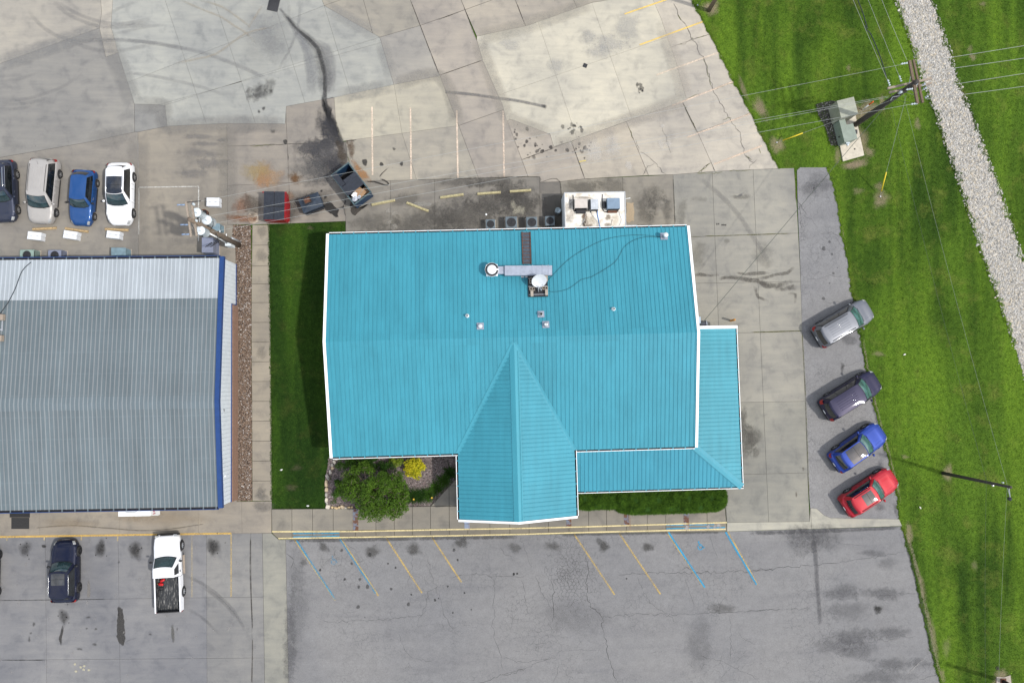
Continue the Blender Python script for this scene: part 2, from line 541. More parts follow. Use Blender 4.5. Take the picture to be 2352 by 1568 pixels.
# ------------------------------------------------ rear parking lot (concrete slabs)
rear_lot = structure('rear_parking_lot')
A_ = [(-250,-200),(228,-200),(231,0),(233.6,29.5),(228.3,64.5),(0,146.4),(-250,236)]
B_ = [(228,-200),(258,-200),(259,0),(255,62),(271,121),(243,131.6),(233.6,88.6),(228.3,64.5),(233.6,29.5),(231,0)]
C_ = [(-250,236),(0,146.4),(228.3,64.5),(233.6,88.6),(243,131.6),(271,121),(308.8,239),(309,303.5),(198.7,327.6),(0,362),(-250,405)]
D_ = [(308.8,239),(378.7,241.7),(384,290),(317,303.5),(309,303.5)]
E_ = [(258,-200),(700,-200),(739.4,0),(744.7,13.4),(872.3,86),(904.5,194.7),(767.6,224.2),(657.5,244.4),(654.8,284.7),(521,283.3),(384,290),(378.7,241.7),(308.8,239),(271,121),(255,62),(259,0)]
slabs(rear_lot,A_,[],alb(185,180,171))
slabs(rear_lot,B_,[((228,93),(262,91))],alb(197,191,180))
slabs(rear_lot,C_,[],alb(164,162,158))
slabs(rear_lot,D_,[],alb(150,150,149))
slabs(rear_lot,E_,[((378.7,0),(474,284.7)),((491.4,0),(585.4,279.3)),((636,26.9),(700.4,236.3)),((744.7,13.4),(805.2,214.8)),
                     ((872.3,86),(668.2,150.4)),((744.7,13.4),(665.5,44.3)),((372,239),(564,185.3))],
      lambda c: alb(182,183,178) if c.x < -8 else alb(181,182,178),gap=0.016,jit=0.045)
F_ = [(767.6,224.2),(904.5,194.7),(1010.6,174.6),(1053.6,288.7),(813.2,320.9),(781,325),(772,290)]
slabs(rear_lot,F_,[((905.9,200),(923.3,306))],alb(198,192,176),gap=0.014,jit=0.02)
G_ = [(793,325.5),(813,321),(1053.6,288.7),(1099.2,409.5),(842.8,416),(800,417)]
slabs(rear_lot,G_,[((923.3,306),(957,413))],alb(180,174,162),gap=0.016)
slabs(rear_lot,[(700,-200),(905,-200),(942.1,0),(964.9,59),(872.3,86),(744.7,13.4),(739.4,0)],[((834.7,0),(854.9,73.9)),((744.7,13.4),(834,-18))],alb(178,172,160))
slabs(rear_lot,[(872.3,86),(964.9,59),(1010.6,174.6),(904.5,194.7)],[],alb(180,176,169))
slabs(rear_lot,[(905,-200),(1010,-200),(1058.9,0),(1068.3,22.8),(1095.2,92.6),(1108.6,138.3),(1154.3,241.7),(1165,276.6),(1212.9,405.5),(1099.2,409.5),(1053.6,288.7),(1010.6,174.6),(964.9,59),(942.1,0)],
      [((964.9,59),(1068.3,22.8)),((1009.2,173.2),(1108.6,138.3)),((1053.6,288.7),(1155.6,252.5))],alb(184,176,166),gap=0.03)
slabs(rear_lot,[(1010,-200),(1400,-200),(1489.5,-15),(1359.2,6.7),(1207.5,60.4),(1148.4,72.5),(1095.2,84),(1068.3,22.8),(1058.9,0)],
      [((1183.3,0),(1207.5,60.4)),((1317.6,0),(1325.7,18.8)),((1068.3,22.8),(1131.4,0))],alb(186,178,166),gap=0.03)
I_ = [(1095.2,84),(1148.4,72.5),(1207.5,60.4),(1359.2,6.7),(1489.5,-15),(1500,0),(1519,44.3),(1551.3,139.6),(1576.7,228.3),(1567.4,233.6),(1451.9,273.9),(1325.7,319.6),(1272,337),(1263.9,308.8),(1172.6,273.9),(1164.5,278),(1154.3,241.7),(1108.6,138.3),(1095.2,92.6)]
slabs(rear_lot,I_,[((1237,53.7),(1325.7,319.6)),((1359.2,6.7),(1451.9,273.9)),((1148.4,217.5),(1469.3,107.4))],alb(216,210,194),gap=0.014,jit=0.035)
J_ = [(1400,-200),(1560,-200),(1591.5,0),(1602.3,21.5),(1615.7,49.7),(1653.3,120.8),(1685.5,185.3),(1725.8,260.5),(1763.4,335.7),(1790,387),(1642.6,393.4),(1602.3,303.5),(1567.4,233.6),(1576.7,228.3),(1551.3,139.6),(1519,44.3),(1500,0),(1489.5,-15)]
slabs(rear_lot,J_,[((1540.5,108.8),(1631.8,77.9)),((1570,232.3),(1685.5,185.3)),((1602.3,303.5),(1725.8,260.5))],alb(208,200,187),gap=0.02,jit=0.03)
slabs(rear_lot,[(1165,278),(1172.6,273.9),(1263.9,308.8),(1272,337),(1312.3,325),(1343.1,410.9),(1285.4,417.6),(1239.7,418.9),(1239.7,406.9),(1212.9,405.5)],[((1199.4,366.6),(1263.9,342.4))],alb(194,185,173),gap=0.03)
slabs(rear_lot,[(1312.3,325),(1325.7,319.6),(1438.4,279.3),(1489.5,402.8),(1343.1,410.9)],[],alb(202,193,179),gap=0.03)
slabs(rear_lot,[(1438.4,279.3),(1451.9,273.9),(1567.4,233.6),(1602.3,303.5),(1642.6,393.4),(1545.9,401.5),(1489.5,402.8)],[],alb(204,196,183),gap=0.03)
slabs(rear_lot,[(-250,405),(0,362),(198.7,327.6),(309,303.5),(317,303.5),(318.5,605),(-250,640)],[],alb(160,155,148))
slabs(rear_lot,[(317,303.5),(384,290),(521,283.3),(523,516),(535,516),(533,545),(541,575),(541.5,618),(318.5,622)],[],alb(164,157,146))
slabs(rear_lot,[(521,283.3),(654.8,284.7),(657.5,244.4),(767.6,224.2),(772,290),(781,325),(793,325.5),(800,417),(794,417),(794,508),(616,515),(523,516)],
      [((656.1,245.7),(662.8,402.8)),((574.2,334.3),(767.6,327.6)),((574,424),(790,414))],alb(163,156,147))
L_ = [(794,417),(842.8,416),(1099.2,409.5),(1212.9,405.5),(1239.7,406.9),(1239.7,418.9),(1285.4,417.6),(1343,411),(1545.9,401.5),(1552,560),(794,575)]
slabs(rear_lot,L_,[((896.5,400),(896.5,560)),((998.5,400),(998.5,560)),((1101.9,400),(1101.9,560)),((1239.7,400),(1240.5,560)),((1286.7,417),(1290.7,519)),((1430,400),(1433,520))],
      lambda c: alb(152,147,139) if c.x < 3 else (alb(140,135,128) if c.x < 5 else alb(160,154,143)))
# ------------------------------------------------ east driveway
drive = structure('east_driveway')
M_ = [(1545.9,401.5),(1642.6,393.4),(1790,387),(1823.7,386.2),(1830.5,478.8),(1838.5,631.9),(1842.6,761),(1849.3,921),(1854.6,1084.3),(1860,1197),(1669,1199),(1665,1150),(1560,1145),(1552,560)]
slabs(drive,M_,[((1635.9,395.5),(1650.6,750)),((1729.9,392.9),(1760.7,1087)),((1580.8,544.6),(1780,537.4)),((1591.6,650.7),(1741.9,648)),
                  ((1690.9,764.7),(1780,762)),((1699,923.7),(1780,922.4)),((1705.7,1088.9),(1780,1087))],
      lambda c: alb(172,169,160) if c.y > -2 else alb(163,161,152),gap=0.02,jit=0.03)
N_ = [(1669.7,1199),(1860,1197),(1861,1166),(1876,1167.5),(1892,1182),(1908.4,1189),(2065.4,1191.6),(2072,1207.7),(1669.7,1220)]
slabs(drive,N_,[((1862,1160),(1864,1215))],alb(190,187,175),jit=0.01)
# ------------------------------------------------ asphalt
O_ = [(1830.8,391),(1838,384.8),(1900,384.8),(1913.7,411.7),(1925,470),(1936,540),(1948.6,599.7),(1959.4,680),(1978,773),(1989,840.5),(2001,895),(2013,948),(2029,1005),(2042.6,1055),(2064,1144),(2065.4,1191.6),(1908.4,1189),(1892,1182),(1876,1167.5),(1861,1166),(1854.6,1084.3),(1849.3,921),(1842.6,761),(1838.9,631.9),(1832.5,478.8)]
side_asphalt = sheet('side_asphalt_strip',O_,0.042,M['asphalt_old'],kind='structure')
P_ = [(656.1,1238.6),(1205.8,1227.9),(1669.4,1220.3),(2072.2,1208.5),(2080.2,1235.9),(2090,1268),(2099,1308.4),(2110,1355),(2123.2,1415.8),(2137,1480),(2152.8,1536.7),(2160.8,1568),(2205,1750),(668,1750),(662.8,1568)]
front_asphalt = sheet('front_parking_lot',P_,0.035,M['asphalt'],kind='structure')
# ------------------------------------------------ front-left concrete lot
left_lot = structure('shop_parking_lot')
S_ = [(602.4,1223.8),(623.9,1223.8),(640,1238.6),(656.1,1238.6),(662.8,1568),(668,1750),(612,1750),(607.8,1568)]
slabs(left_lot,S_,[],alb(158,157,149),gap=0.03)
Rn = [(-250,1100),(540,1100),(543.8,1151.4),(623.9,1150.6),(623.9,1223.8),(602.4,1223.8),(530.4,1224.6),(0,1231.9),(-250,1236)]
slabs(left_lot,Rn,[((275,1170),(275,1235)),((455,1160),(456,1230)),((555,1150),(556,1230)),((90,1170),(90,1235))],alb(174,165,152),gap=0.012,jit=0.03)
Rs = [(-250,1236),(0,1231.9),(530.4,1224.6),(602.4,1223.8),(607.8,1568),(612,1750),(-250,1750)]
slabs(left_lot,Rs,[((0,1378.2),(596.2,1370.2)),((0,1515.2),(604.2,1509.8)),((576,1227.9),(580,1568)),((271.2,1230),(276,1568)),((104,1230),(107,1568)),((474,1230),(475.5,1568))],
      lambda c: alb(147,147,150) if c.x < -23 else alb(152,151,150),gap=0.016,jit=0.02)
# ------------------------------------------------ front walk and side walk
front_walk = structure('front_walkway')
qx = [D(1,3,x,100)[0] for x in (357,533,710,900,1075,1232,1387,1542,1703,1860,2050,2220)] + [D(2,3,x,100)[0] for x in (82,247,412,588,757,910,1080,1258,1417,1590,1770)]
vcut = [((x,1150),(x + 0.6,1220)) for x in qx]
Q1 = [(623.9,1168.8),(810,1167.4),(946,1162.9),(989,1162),(1330,1160),(1330,1165),(1665.4,1166),(1668.5,1198.5),(1205.8,1211.7),(624.7,1220.3)]
slabs(front_walk,Q1,vcut,alb(158,152,141),z=0.15,gap=0.03,thick=0.12,jit=0.03)
Q2 = [(989.5,1161.6),(1052,1095),(1052,1045),(1329.5,1045),(1329.5,1159.6)]
slabs(front_walk,Q2,vcut[7:14] + [((989,1115),(1330,1113)),((989,1070),(1330,1068))],alb(156,151,141),z=0.15,gap=0.03,thick=0.12)
Qs = [(624.9,1220.8),(1205.8,1212.2),(1668.7,1199),(1669.4,1219.8),(1205.8,1227.4),(656.1,1238),(640,1238),(626,1224.5)]
slabs(front_walk,Qs,vcut,alb(146,139,126),z=0.075,gap=0.03,thick=0.06,name='curb_slab')
side_walk = structure('side_walkway')
U_ = [(579.6,516.4),(618.5,516.4),(620,640),(621.7,746.5),(623,900),(625.2,1150.1),(579.6,1150.1),(578.5,900),(577.4,746.5),(578,640)]
slabs(side_walk,U_,[((570,y),(630,y - 0.6)) for y in (563.4,610.4,652,695,740.6,785.4,831,876,921.6,967.2,1012.9,1058.5,1104.2)],alb(176,167,152),z=0.07,gap=0.03,thick=0.06,jit=0.05)
# ------------------------------------------------ beds and gravel (sheets under the stones)
PEB = [(534,517),(576,517),(577.5,640),(577,746),(578,900),(579.2,1149.5),(544,1150.5),(542,760),(541.5,610),(541.5,577),(533.5,545)]
pebble_bed = sheet('pebble_bed',PEB,0.025,plain('pebble_bed_soil',(0.17,0.12,0.085),0.95,var=0.4,scale=6),kind='structure')
DITCH = [(2040,-120),(2055,0),(2086,80),(2110,160),(2144,250),(2178,350),(2213,450),(2248,560),(2291,680),(2330,790),(2365,900),(2470,1150),
         (2560,1150),(2470,890),(2405,740),(2352,600),(2330,530),(2296,430),(2262,340),(2228,250),(2198,175),(2177,100),(2160,50),(2140,0),(2112,-120)]
ditch = sheet('rock_ditch',DITCH,0.012,plain('rock_ditch_silt',(0.30,0.28,0.24),0.95,var=0.3,scale=4),kind='structure')
MULCH = [(756,1049),(1052,1040),(1052,1095),(989,1161.5),(946,1162.4),(810,1166.9),(752,1167.5),(747,1130),(746,1105),(752,1075)]
mulch_bed = sheet('mulch_bed',MULCH,0.03,plain('mulch',(0.16,0.125,0.12),0.95,var=0.5,scale=16,bump=0.03),kind='structure')
HBED = [(1330,1045),(1668,1100),(1665.2,1165.5),(1330.5,1164.5)]
hedge_bed = sheet('hedge_bed',HBED,0.03,M['darksoil'],kind='structure')
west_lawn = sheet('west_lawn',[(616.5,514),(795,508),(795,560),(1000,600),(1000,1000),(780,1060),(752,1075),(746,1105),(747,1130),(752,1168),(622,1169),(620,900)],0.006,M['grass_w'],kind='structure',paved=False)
# ------------------------------------------------ decals: stains, drips, tyre marks, paint
DZC = {}
def decal_z(base,parent=None):
 k = parent.name if parent else ''
 DZC[k] = DZC.get(k,0) + 1
 return base + 0.00008 * DZC[k]
def with_a(me,a):
 at = me.attributes.new('a','FLOAT','POINT')
 at.data.foreach_set('value',np.asarray(a,np.float32))
def blob(parent,name,c,rx,ry,col,alpha,mat='stain_soft',rot=0.0,z=0.085,irr=0.18,seg=22,ptset=None):
 z = decal_z(z,parent)
 c = P(c,z)
 k0 = [random.uniform(0,6.28) for _ in range(4)]
 vs = [(c.x,c.y,z)]; a = [1.0]; fs = []
 for ri,(fr,av) in enumerate(((0.4,0.95),(0.72,0.62),(1.0,0.28),(1.25,0.0))):
  for k in range(seg):
   t = 2 * math.pi * k / seg
   w = 1 + irr * (math.sin(2 * t + k0[0]) * 0.6 + math.sin(3 * t + k0[1]) * 0.5 + math.sin(5 * t + k0[2]) * 0.35)
   x,y = rx * fr * w * math.cos(t),ry * fr * w * math.sin(t)
   vs.append((c.x + x * math.cos(rot) - y * math.sin(rot),c.y + x * math.sin(rot) + y * math.cos(rot),z)); a.append(av)
 for k in range(seg):
  k2 = (k + 1) % seg
  fs.append((0,1 + k,1 + k2))
  for ri in range(3):
   fs.append((1 + ri * seg + k,1 + (ri + 1) * seg + k,1 + (ri + 1) * seg + k2,1 + ri * seg + k2))
 mb = MB().add(vs,fs)
 me = mb.mesh(name,M[mat])
 with_a(me,a)
 return put(name,me,parent,color=(col[0],col[1],col[2],alpha))
def smooth_path(pts,step=0.5):
 """Catmull-Rom through world points"""
 pts = [Vector(p) for p in pts]
 if len(pts) == 2:
  n = max(2,int((pts[1] - pts[0]).length / step))
  return [pts[0].lerp(pts[1],i / n) for i in range(n + 1)]
 out = []
 for i in range(len(pts) - 1):
  p0 = pts[max(i - 1,0)]; p1 = pts[i]; p2 = pts[i + 1]; p3 = pts[min(i + 2,len(pts) - 1)]
  n = max(2,int((p2 - p1).length / step))
  for k in range(n):
   t = k / n
   out.append(0.5 * ((2 * p1) + (-p0 + p2) * t + (2 * p0 - 5 * p1 + 4 * p2 - p3) * t * t + (-p0 + 3 * p1 - 3 * p2 + p3) * t ** 3))
 out.append(pts[-1])
 return out
def ribbon(parent,name,px,width,col,alpha,mat='stain_soft',z=0.085,taper=True,step=0.5,world=None):
 z = decal_z(z,parent)
 path = smooth_path(world if world else PX(px,z),step)
 n = len(path)
 vs = []; a = []; fs = []
 for i,p in enumerate(path):
  t = path[min(i + 1,n - 1)] - path[max(i - 1,0)]
  no = Vector((-t.y,t.x,0)).normalized()
  if isinstance(width,(list,tuple)):
   u = i / (n - 1) * (len(width) - 1); j = min(int(u),len(width) - 2); w = width[j] + (width[j + 1] - width[j]) * (u - j)
  else: w = width
  e = min(1,min(i,n - 1 - i) / 2.0) if taper else 1.0
  for s,av in ((-1,0.0),(-0.6,0.75),(0,1.0),(0.6,0.75),(1,0.0)):
   q = p + no * (s * w / 2)
   vs.append((q.x,q.y,z)); a.append(av * (0.15 + 0.85 * e))
 for i in range(n - 1):
  for j in range(4):
   fs.append((i * 5 + j,(i + 1) * 5 + j,(i + 1) * 5 + j + 1,i * 5 + j + 1))
 me = MB().add(vs,[f[::-1] for f in fs]).mesh(name,M[mat])
 with_a(me,a)
 return put(name,me,parent,color=(col[0],col[1],col[2],alpha))
def polystain(parent,name,px,col,alpha,mat='stain_hard',z=0.085,soft=0.25):
 if mat == 'stain_rag': soft = 0.5
 z = decal_z(z,parent)
 pts = PX(px,z)
 c = sum(pts,Vector()) / len(pts)
 pts = smooth_path(pts + pts[:1],0.12)[:-1]
 pts = [p + Vector((random.gauss(0,.03),random.gauss(0,.03),0)) for p in pts]
 n = len(pts)
 vs = [tuple(c)]; a = [1.0]
 for fr,av in ((1 - soft,1.0),(1.0,0.5),(1.0 + soft * 0.7,0.0)):
  for p in pts:
   q = c + (p - c) * fr
   vs.append((q.x,q.y,z)); a.append(av)
 fs = []
 for k in range(n):
  k2 = (k + 1) % n
  fs.append((0,1 + k,1 + k2))
  for ri in range(2):
   fs.append((1 + ri * n + k,1 + (ri + 1) * n + k,1 + (ri + 1) * n + k2,1 + ri * n + k2))
 me = MB().add(vs,fs).mesh(name,M[mat])
 with_a(me,a)
 return put(name,me,parent,color=(col[0],col[1],col[2],alpha))
def paint_line(parent,name,px,width,col,keep=0.6,z=0.08):
 z = decal_z(z,parent)
 path = PX(px,z)
 mb = MB()
 vs = []
 for i,p in enumerate(path):
  t = path[min(i + 1,len(path) - 1)] - path[max(i - 1,0)]
  no = Vector((-t.y,t.x,0)).normalized() * (width / 2)
  vs += [(p.x + no.x,p.y + no.y,z),(p.x - no.x,p.y - no.y,z)]
 mb.add(vs,[(2 * i,2 * i + 1,2 * i + 3,2 * i + 2) for i in range(len(path) - 1)])
 return mb.build(name,M['paint'],parent,color=(col[0],col[1],col[2],keep))
YEL = (0.62,0.40,0.09)
YEL2 = (0.66,0.55,0.26)
PINK = (0.74,0.60,0.47)
BLUE = (0.03,0.27,0.46)
WHT = (0.62,0.62,0.58)
# rear stalls
for a,b in (((1043,915),(1048,1497)),((1372,920),(1378,1532)),((1768,945),(1778,1522)),((2165,950),(2173,1512))):
 paint_line(rear_lot,'parking_line',[D(1,0,*a),D(1,0,*b)],0.125,PINK,0.55)
for a,b,c in (((1065,122),(1430,-4),(0.70,0.50,0.14)),((1195,385),(1740,185),(0.70,0.50,0.14)),((1335,643),(1870,450),(0.70,0.58,0.45)),((1470,905),(2000,697),(0.70,0.56,0.44)),((1600,1175),(2150,970),(0.66,0.52,0.40)),((1830,1405),(2240,1247),(0.64,0.50,0.38))):
 paint_line(rear_lot,'parking_line',[D(2,0,*a),D(2,0,*b)],0.12,c,0.75 if c[2] < 0.2 else 0.5)
paint_line(rear_lot,'utility_paint_mark',[D(2,0,678,1383),D(2,0,735,1374)],0.05,(0.7,0.55,0.05),0.9)
# shop rear markings
for p in ([(1187,320),(1700,312)],[(1699,312),(1697,780)],[(1188,325),(1187,720)]):
 paint_line(rear_lot,'parking_line',DD(0,1,p),0.09,WHT,0.45)
ribbon(rear_lot,'repaired_joint',DD(0,0,[(1180,1135),(1183,1560)]),0.06,(0.42,0.42,0.41),0.7,'stain_rag')
# shop front markings
paint_line(left_lot,'parking_line',DD(0,3,[(-300,322),(0,317),(1978,287)]),0.14,(0.55,0.36,0.10),0.75)
paint_line(left_lot,'parking_line',DD(0,3,[(1977,285),(1977,830)]),0.10,(0.45,0.34,0.16),0.5)
paint_line(left_lot,'parking_line',DD(0,3,[(1641,298),(1641,830)]),0.10,(0.42,0.36,0.24),0.38)
for x,y1 in ((60,348),(378,345),(695,345),(1006,352),(1326,330)):
 paint_line(left_lot,'parking_line',DD(0,3,[(x,312),(x,y1)]),0.10,(0.45,0.36,0.2),0.6)
# front stalls
for c,pts in ((1,[(380,338),(728,858)]),(1,[(782,338),(1098,820)]),(1,[(1168,330),(1472,796)]),(1,[(1555,318),(1810,705)]),
               (2,[(633,292),(980,810)]),(2,[(1020,285),(1372,806)]),(2,[(1428,278),(1748,755)]),(2,[(1950,275),(2203,725)])):
 q = DD(c,3,pts)
 paint_line(front_asphalt,'parking_line',[q[0],((q[0][0] + q[1][0]) / 2,(q[0][1] + q[1][1]) / 2),q[1]],0.12,(0.50,0.36,0.12),0.5,z=0.06)
for c,pts,k in ((1,[(398,345),(728,852)],0.35),(1,[(770,338),(1075,800)],0.3),(2,[(1440,275),(1752,750)],0.75),(2,[(1930,275),(2195,725)],0.65)):
 paint_line(front_asphalt,'blue_stall_line',DD(c,3,pts),0.14,BLUE,k,z=0.07)
# curb paint
top_l = [D(1,3,188,272),D(1,3,900,270),D(1,3,1700,254),D(1,3,2352,243),D(2,3,760,229),D(2,3,1400,210),D(2,3,1940,194)]
bot_l = [D(1,3,242,330),D(1,3,900,320),D(1,3,1700,307),D(1,3,2352,294),D(2,3,760,277),D(2,3,1400,262),D(2,3,1930,250)]
paint_line(front_walk,'curb_paint',top_l,0.10,(0.68,0.57,0.30),0.75,z=0.19)
paint_line(front_walk,'curb_paint',bot_l,0.10,(0.68,0.57,0.30),0.75,z=0.115)
for c,p in ((1,[(366,288),(765,285)]),(1,[(366,317),(765,309)]),(2,[(1420,217),(1835,211)]),(2,[(1420,246),(1925,236)])):
 paint_line(front_walk,'blue_curb_paint',DD(c,3,p),0.085,BLUE,0.6,z=0.125)
def handicap(parent,c,size,keep):
 """wheelchair pictogram: head, back, seat, leg, wheel ring"""
 z = decal_z(0.062,parent)
 o = P(c,z)
 s = size
 def seg(mb,pts,w):
  for i in range(len(pts) - 1):
   a = Vector((pts[i][0],pts[i][1],0)); b = Vector((pts[i + 1][0],pts[i + 1][1],0))
   d = (b - a).normalized(); n = Vector((-d.y,d.x,0)) * w / 2
   mb.add([(o.x + (q.x) * s,o.y + (q.y) * s,z) for q in (a + n,a - n,b - n,b + n)],[(0,1,2,3)])
 mb = MB()
 mb.add([(o.x + s * (-0.22 + 0.11 * math.cos(t)),o.y + s * (0.50 + 0.11 * math.sin(t)),z) for t in np.linspace(0,2 * math.pi,11)[:-1]],[tuple(range(10))])
 seg(mb,[(-0.20,0.36),(-0.12,0.06),(0.22,0.04),(0.38,-0.22),(0.52,-0.16)],0.11)
 seg(mb,[(-0.16,0.22),(0.14,0.20)],0.08)
 ring = [(-0.30 * math.cos(t) - 0.02,-0.14 - 0.30 * math.sin(t)) for t in np.linspace(-0.5,3.5,16)]
 seg(mb,ring,0.10)
 return mb.build('wheelchair_symbol',M['paint'],parent,color=(BLUE[0],BLUE[1],BLUE[2],keep))
handicap(front_asphalt,D(1,3,718,520),0.62,0.22)
handicap(front_asphalt,D(2,3,1715,395),0.62,0.8)
OIL = (0.035,0.034,0.033)
BRN = (0.075,0.06,0.045)
# the long dark run-off from the storm grate to the dumpster
run = DD(1,0,[(250,70),(350,190),(420,270),(510,340),(580,420),(610,520),(640,640),(640,820)])
ribbon(rear_lot,'runoff_stain',run,[0.3,0.6,0.7,0.8,1.0,1.2,1.3,0.9],(0.12,0.12,0.118),0.6,'stain_soft')
ribbon(rear_lot,'runoff_stain',run + DD(1,0,[(640,900),(690,1010),(730,1130),(770,1230),(810,1350)]),[0.2,0.3,0.3,0.35,0.4,0.45,0.4,0.4,0.6,0.8,0.9,0.8,0.5],(0.045,0.045,0.045),0.8,'stain_soft')
ribbon(rear_lot,'runoff_stain',DD(1,0,[(330,190),(470,390),(520,560),(560,800)]),[0.3,0.8,1.2,1.4],(0.20,0.205,0.21),0.55,'stain_soft')
ribbon(rear_lot,'runoff_stain',DD(1,0,[(520,340),(650,420),(690,620),(680,820)]),[0.4,1.2,1.0,0.8],(0.19,0.19,0.19),0.5,'stain_soft')
polystain(rear_lot,'runoff_stain',DD(1,0,[(625,835),(650,900),(700,920),(690,980),(735,1060),(770,1170),(760,1215),(690,1200),(620,1160),(610,1080),(650,1000),(620,900)]),(0.022,0.022,0.024),0.92,'stain_rag',soft=0.2)
blob(rear_lot,'soot_stain',D(1,0,660,1120),0.85,1.6,(0.05,0.05,0.055),0.75,'stain_rag',0.35)
blob(rear_lot,'soot_stain',D(1,0,640,1330),1.9,1.7,(0.07,0.07,0.075),0.75,'stain_rag')
blob(rear_lot,'soot_stain',D(1,0,520,1260),1.6,0.8,(0.06,0.06,0.065),0.6,'stain_rag')
blob(rear_lot,'soot_stain',D(1,1,560,180),1.8,1.4,(0.09,0.09,0.09),0.55,'stain_rag')
blob(rear_lot,'soot_stain',D(1,1,740,130),1.0,1.1,(0.05,0.05,0.055),0.7,'stain_soft')
blob(rear_lot,'damp_stain',D(1,1,370,480),0.9,1.4,(0.07,0.065,0.06),0.6,'stain_soft')
blob(rear_lot,'damp_stain',D(1,1,560,440),1.4,1.0,(0.05,0.048,0.046),0.55,'stain_soft')
polystain(rear_lot,'runoff_stain',DD(1,0,[(735,1210),(800,1240),(830,1340),(800,1390),(750,1330)]),BRN,0.75,'stain_rag')
polystain(rear_lot,'rust_stain',DD(1,0,[(830,1215),(890,1215),(895,1290),(870,1350),(840,1300)]),(0.10,0.065,0.04),0.7,'stain_rag')
polystain(rear_lot,'rust_stain',DD(1,1,[(870,90),(920,120),(1000,200),(1030,260),(960,250),(900,180)]),(0.33,0.17,0.07),0.75,'stain_rag')
for c,r_,a,k in (((385,245),0.40,0.85,(0.16,0.075,0.028)),((385,240),0.62,0.5,(0.14,0.09,0.05)),((150,215),1.25,0.5,(0.36,0.22,0.11)),((60,190),1.1,0.45,(0.33,0.25,0.11)),((110,260),0.7,0.45,(0.38,0.2,0.1)),((330,400),0.5,0.4,(0.33,0.2,0.12))):
 blob(rear_lot,'rust_stain',D(1,1,*c),r_,r_ * 0.9,k,a,'stain_rag')
for c,rx,ry,a in (((2080,470),0.8,0.9,0.55),((2100,590),0.9,0.4,0.6),((1990,580),0.6,0.4,0.5)):
 blob(rear_lot,'rust_stain',D(0,1,*c),rx,ry,(0.22,0.10,0.05),a,'stain_rag')
blob(rear_lot,'dark_stain',D(0,1,2150,470),0.9,1.0,(0.10,0.085,0.07),0.65,'stain_rag')
polystain(rear_lot,'wet_stain',DD(1,1,[(625,470),(680,440),(740,500),(760,500),(740,575),(690,540),(640,510)]),(0.028,0.027,0.027),0.88,'stain_hard')
ribbon(rear_lot,'wet_stain',DD(1,1,[(740,505),(790,490),(815,470)]),0.25,(0.03,0.03,0.03),0.8,'stain_rag')
polystain(rear_lot,'wet_stain',DD(1,1,[(860,440),(900,470),(960,500),(1015,455),(1000,480),(940,520),(900,560),(862,530)]),(0.05,0.045,0.04),0.8,'stain_hard')
ribbon(rear_lot,'wet_trail',DD(1,1,[(975,275),(1060,270),(1150,300),(1185,290),(1150,260),(1095,245)]),0.16,(0.04,0.036,0.033),0.85,'stain_hard')
ribbon(rear_lot,'wet_trail',DD(1,1,[(1100,245),(1130,200),(1215,125)]),[0.16,0.1,0.05],(0.05,0.042,0.036),0.8,'stain_hard')
for cc,x,y,s in ((1,983,105,.26),(1,1125,122,.16),(1,1297,118,.16),(0,2235,590,.0),(1,645,403,.12),(1,612,350,.1)):
 if s: blob(rear_lot,'oil_drip',D(cc,1,x,y),s,s * 1.15,OIL,0.75,'stain_hard')
blob(rear_lot,'oil_drip',D(1,0,1232,1274),.14,.14,OIL,0.5,'stain_hard')
blob(rear_lot,'oil_drip',D(1,0,302,1215),.2,.22,OIL,0.7,'stain_hard')
blob(rear_lot,'oil_drip',D(1,0,200,1122),.24,.2,OIL,0.6,'stain_rag')
# oily patch in the pale slab
for x,y,rx,ry,a in ((2220,790,.9,.75,.7),(2130,800,.35,.55,.6),(2255,930,.13,.2,.7),(2215,955,.13,.14,.7),(2310,720,.4,.8,.35)):
 blob(rear_lot,'oil_stain',D(0,0,x,y),rx,ry,(0.06,0.058,0.055),a,'stain_rag')
for x,y,rx,ry in ((230,250,1.3,2.4),(170,330,1.0,2.0),(60,330,1.2,2.6)):
 blob(rear_lot,'grime_stain',D(1,0,x,y),rx,ry,(0.20,0.205,0.21),0.2,'stain_soft',0.2)
# drip constellations, centre and right
for (cx,cy,sx,sy,n) in ((300,1230,170,130,26),(620,1090,110,60,14),(680,1270,110,70,14),(1200,760,80,40,11),(150,1150,60,60,5)):
 for _ in range(n):
  r = random.choice((0.05,0.07,0.09,0.14,0.17))
  blob(rear_lot,'oil_drip',D(2,0,cx + random.gauss(0,sx * .5),cy + random.gauss(0,sy * .5)),r,r * random.uniform(.8,1.3),OIL,random.uniform(.35,.7),'stain_hard',seg=12)
# pale cement smears
for x,y,s in ((1380,1235,.3),(1100,1415,.35),(800,1290,.9),(950,1250,.9),(1390,1080,.2),(1440,1230,.3),(600,1235,.25)):
 blob(rear_lot,'cement_smear',D(2,0,x,y),s,s * 1.2,(0.52,0.50,0.46),0.45,'stain_rag')
for x,y,rx,ry in ((480,560,.8,.6),(760,320,.8,.6),(1090,240,1.2,1.4),(940,370,1.6,.7),(90,380,1.0,.5),(860,440,1.3,.7)):
 blob(rear_lot,'grey_patch',D(2,0,x,y),rx,ry,(0.33,0.33,0.32),0.4,'stain_rag')
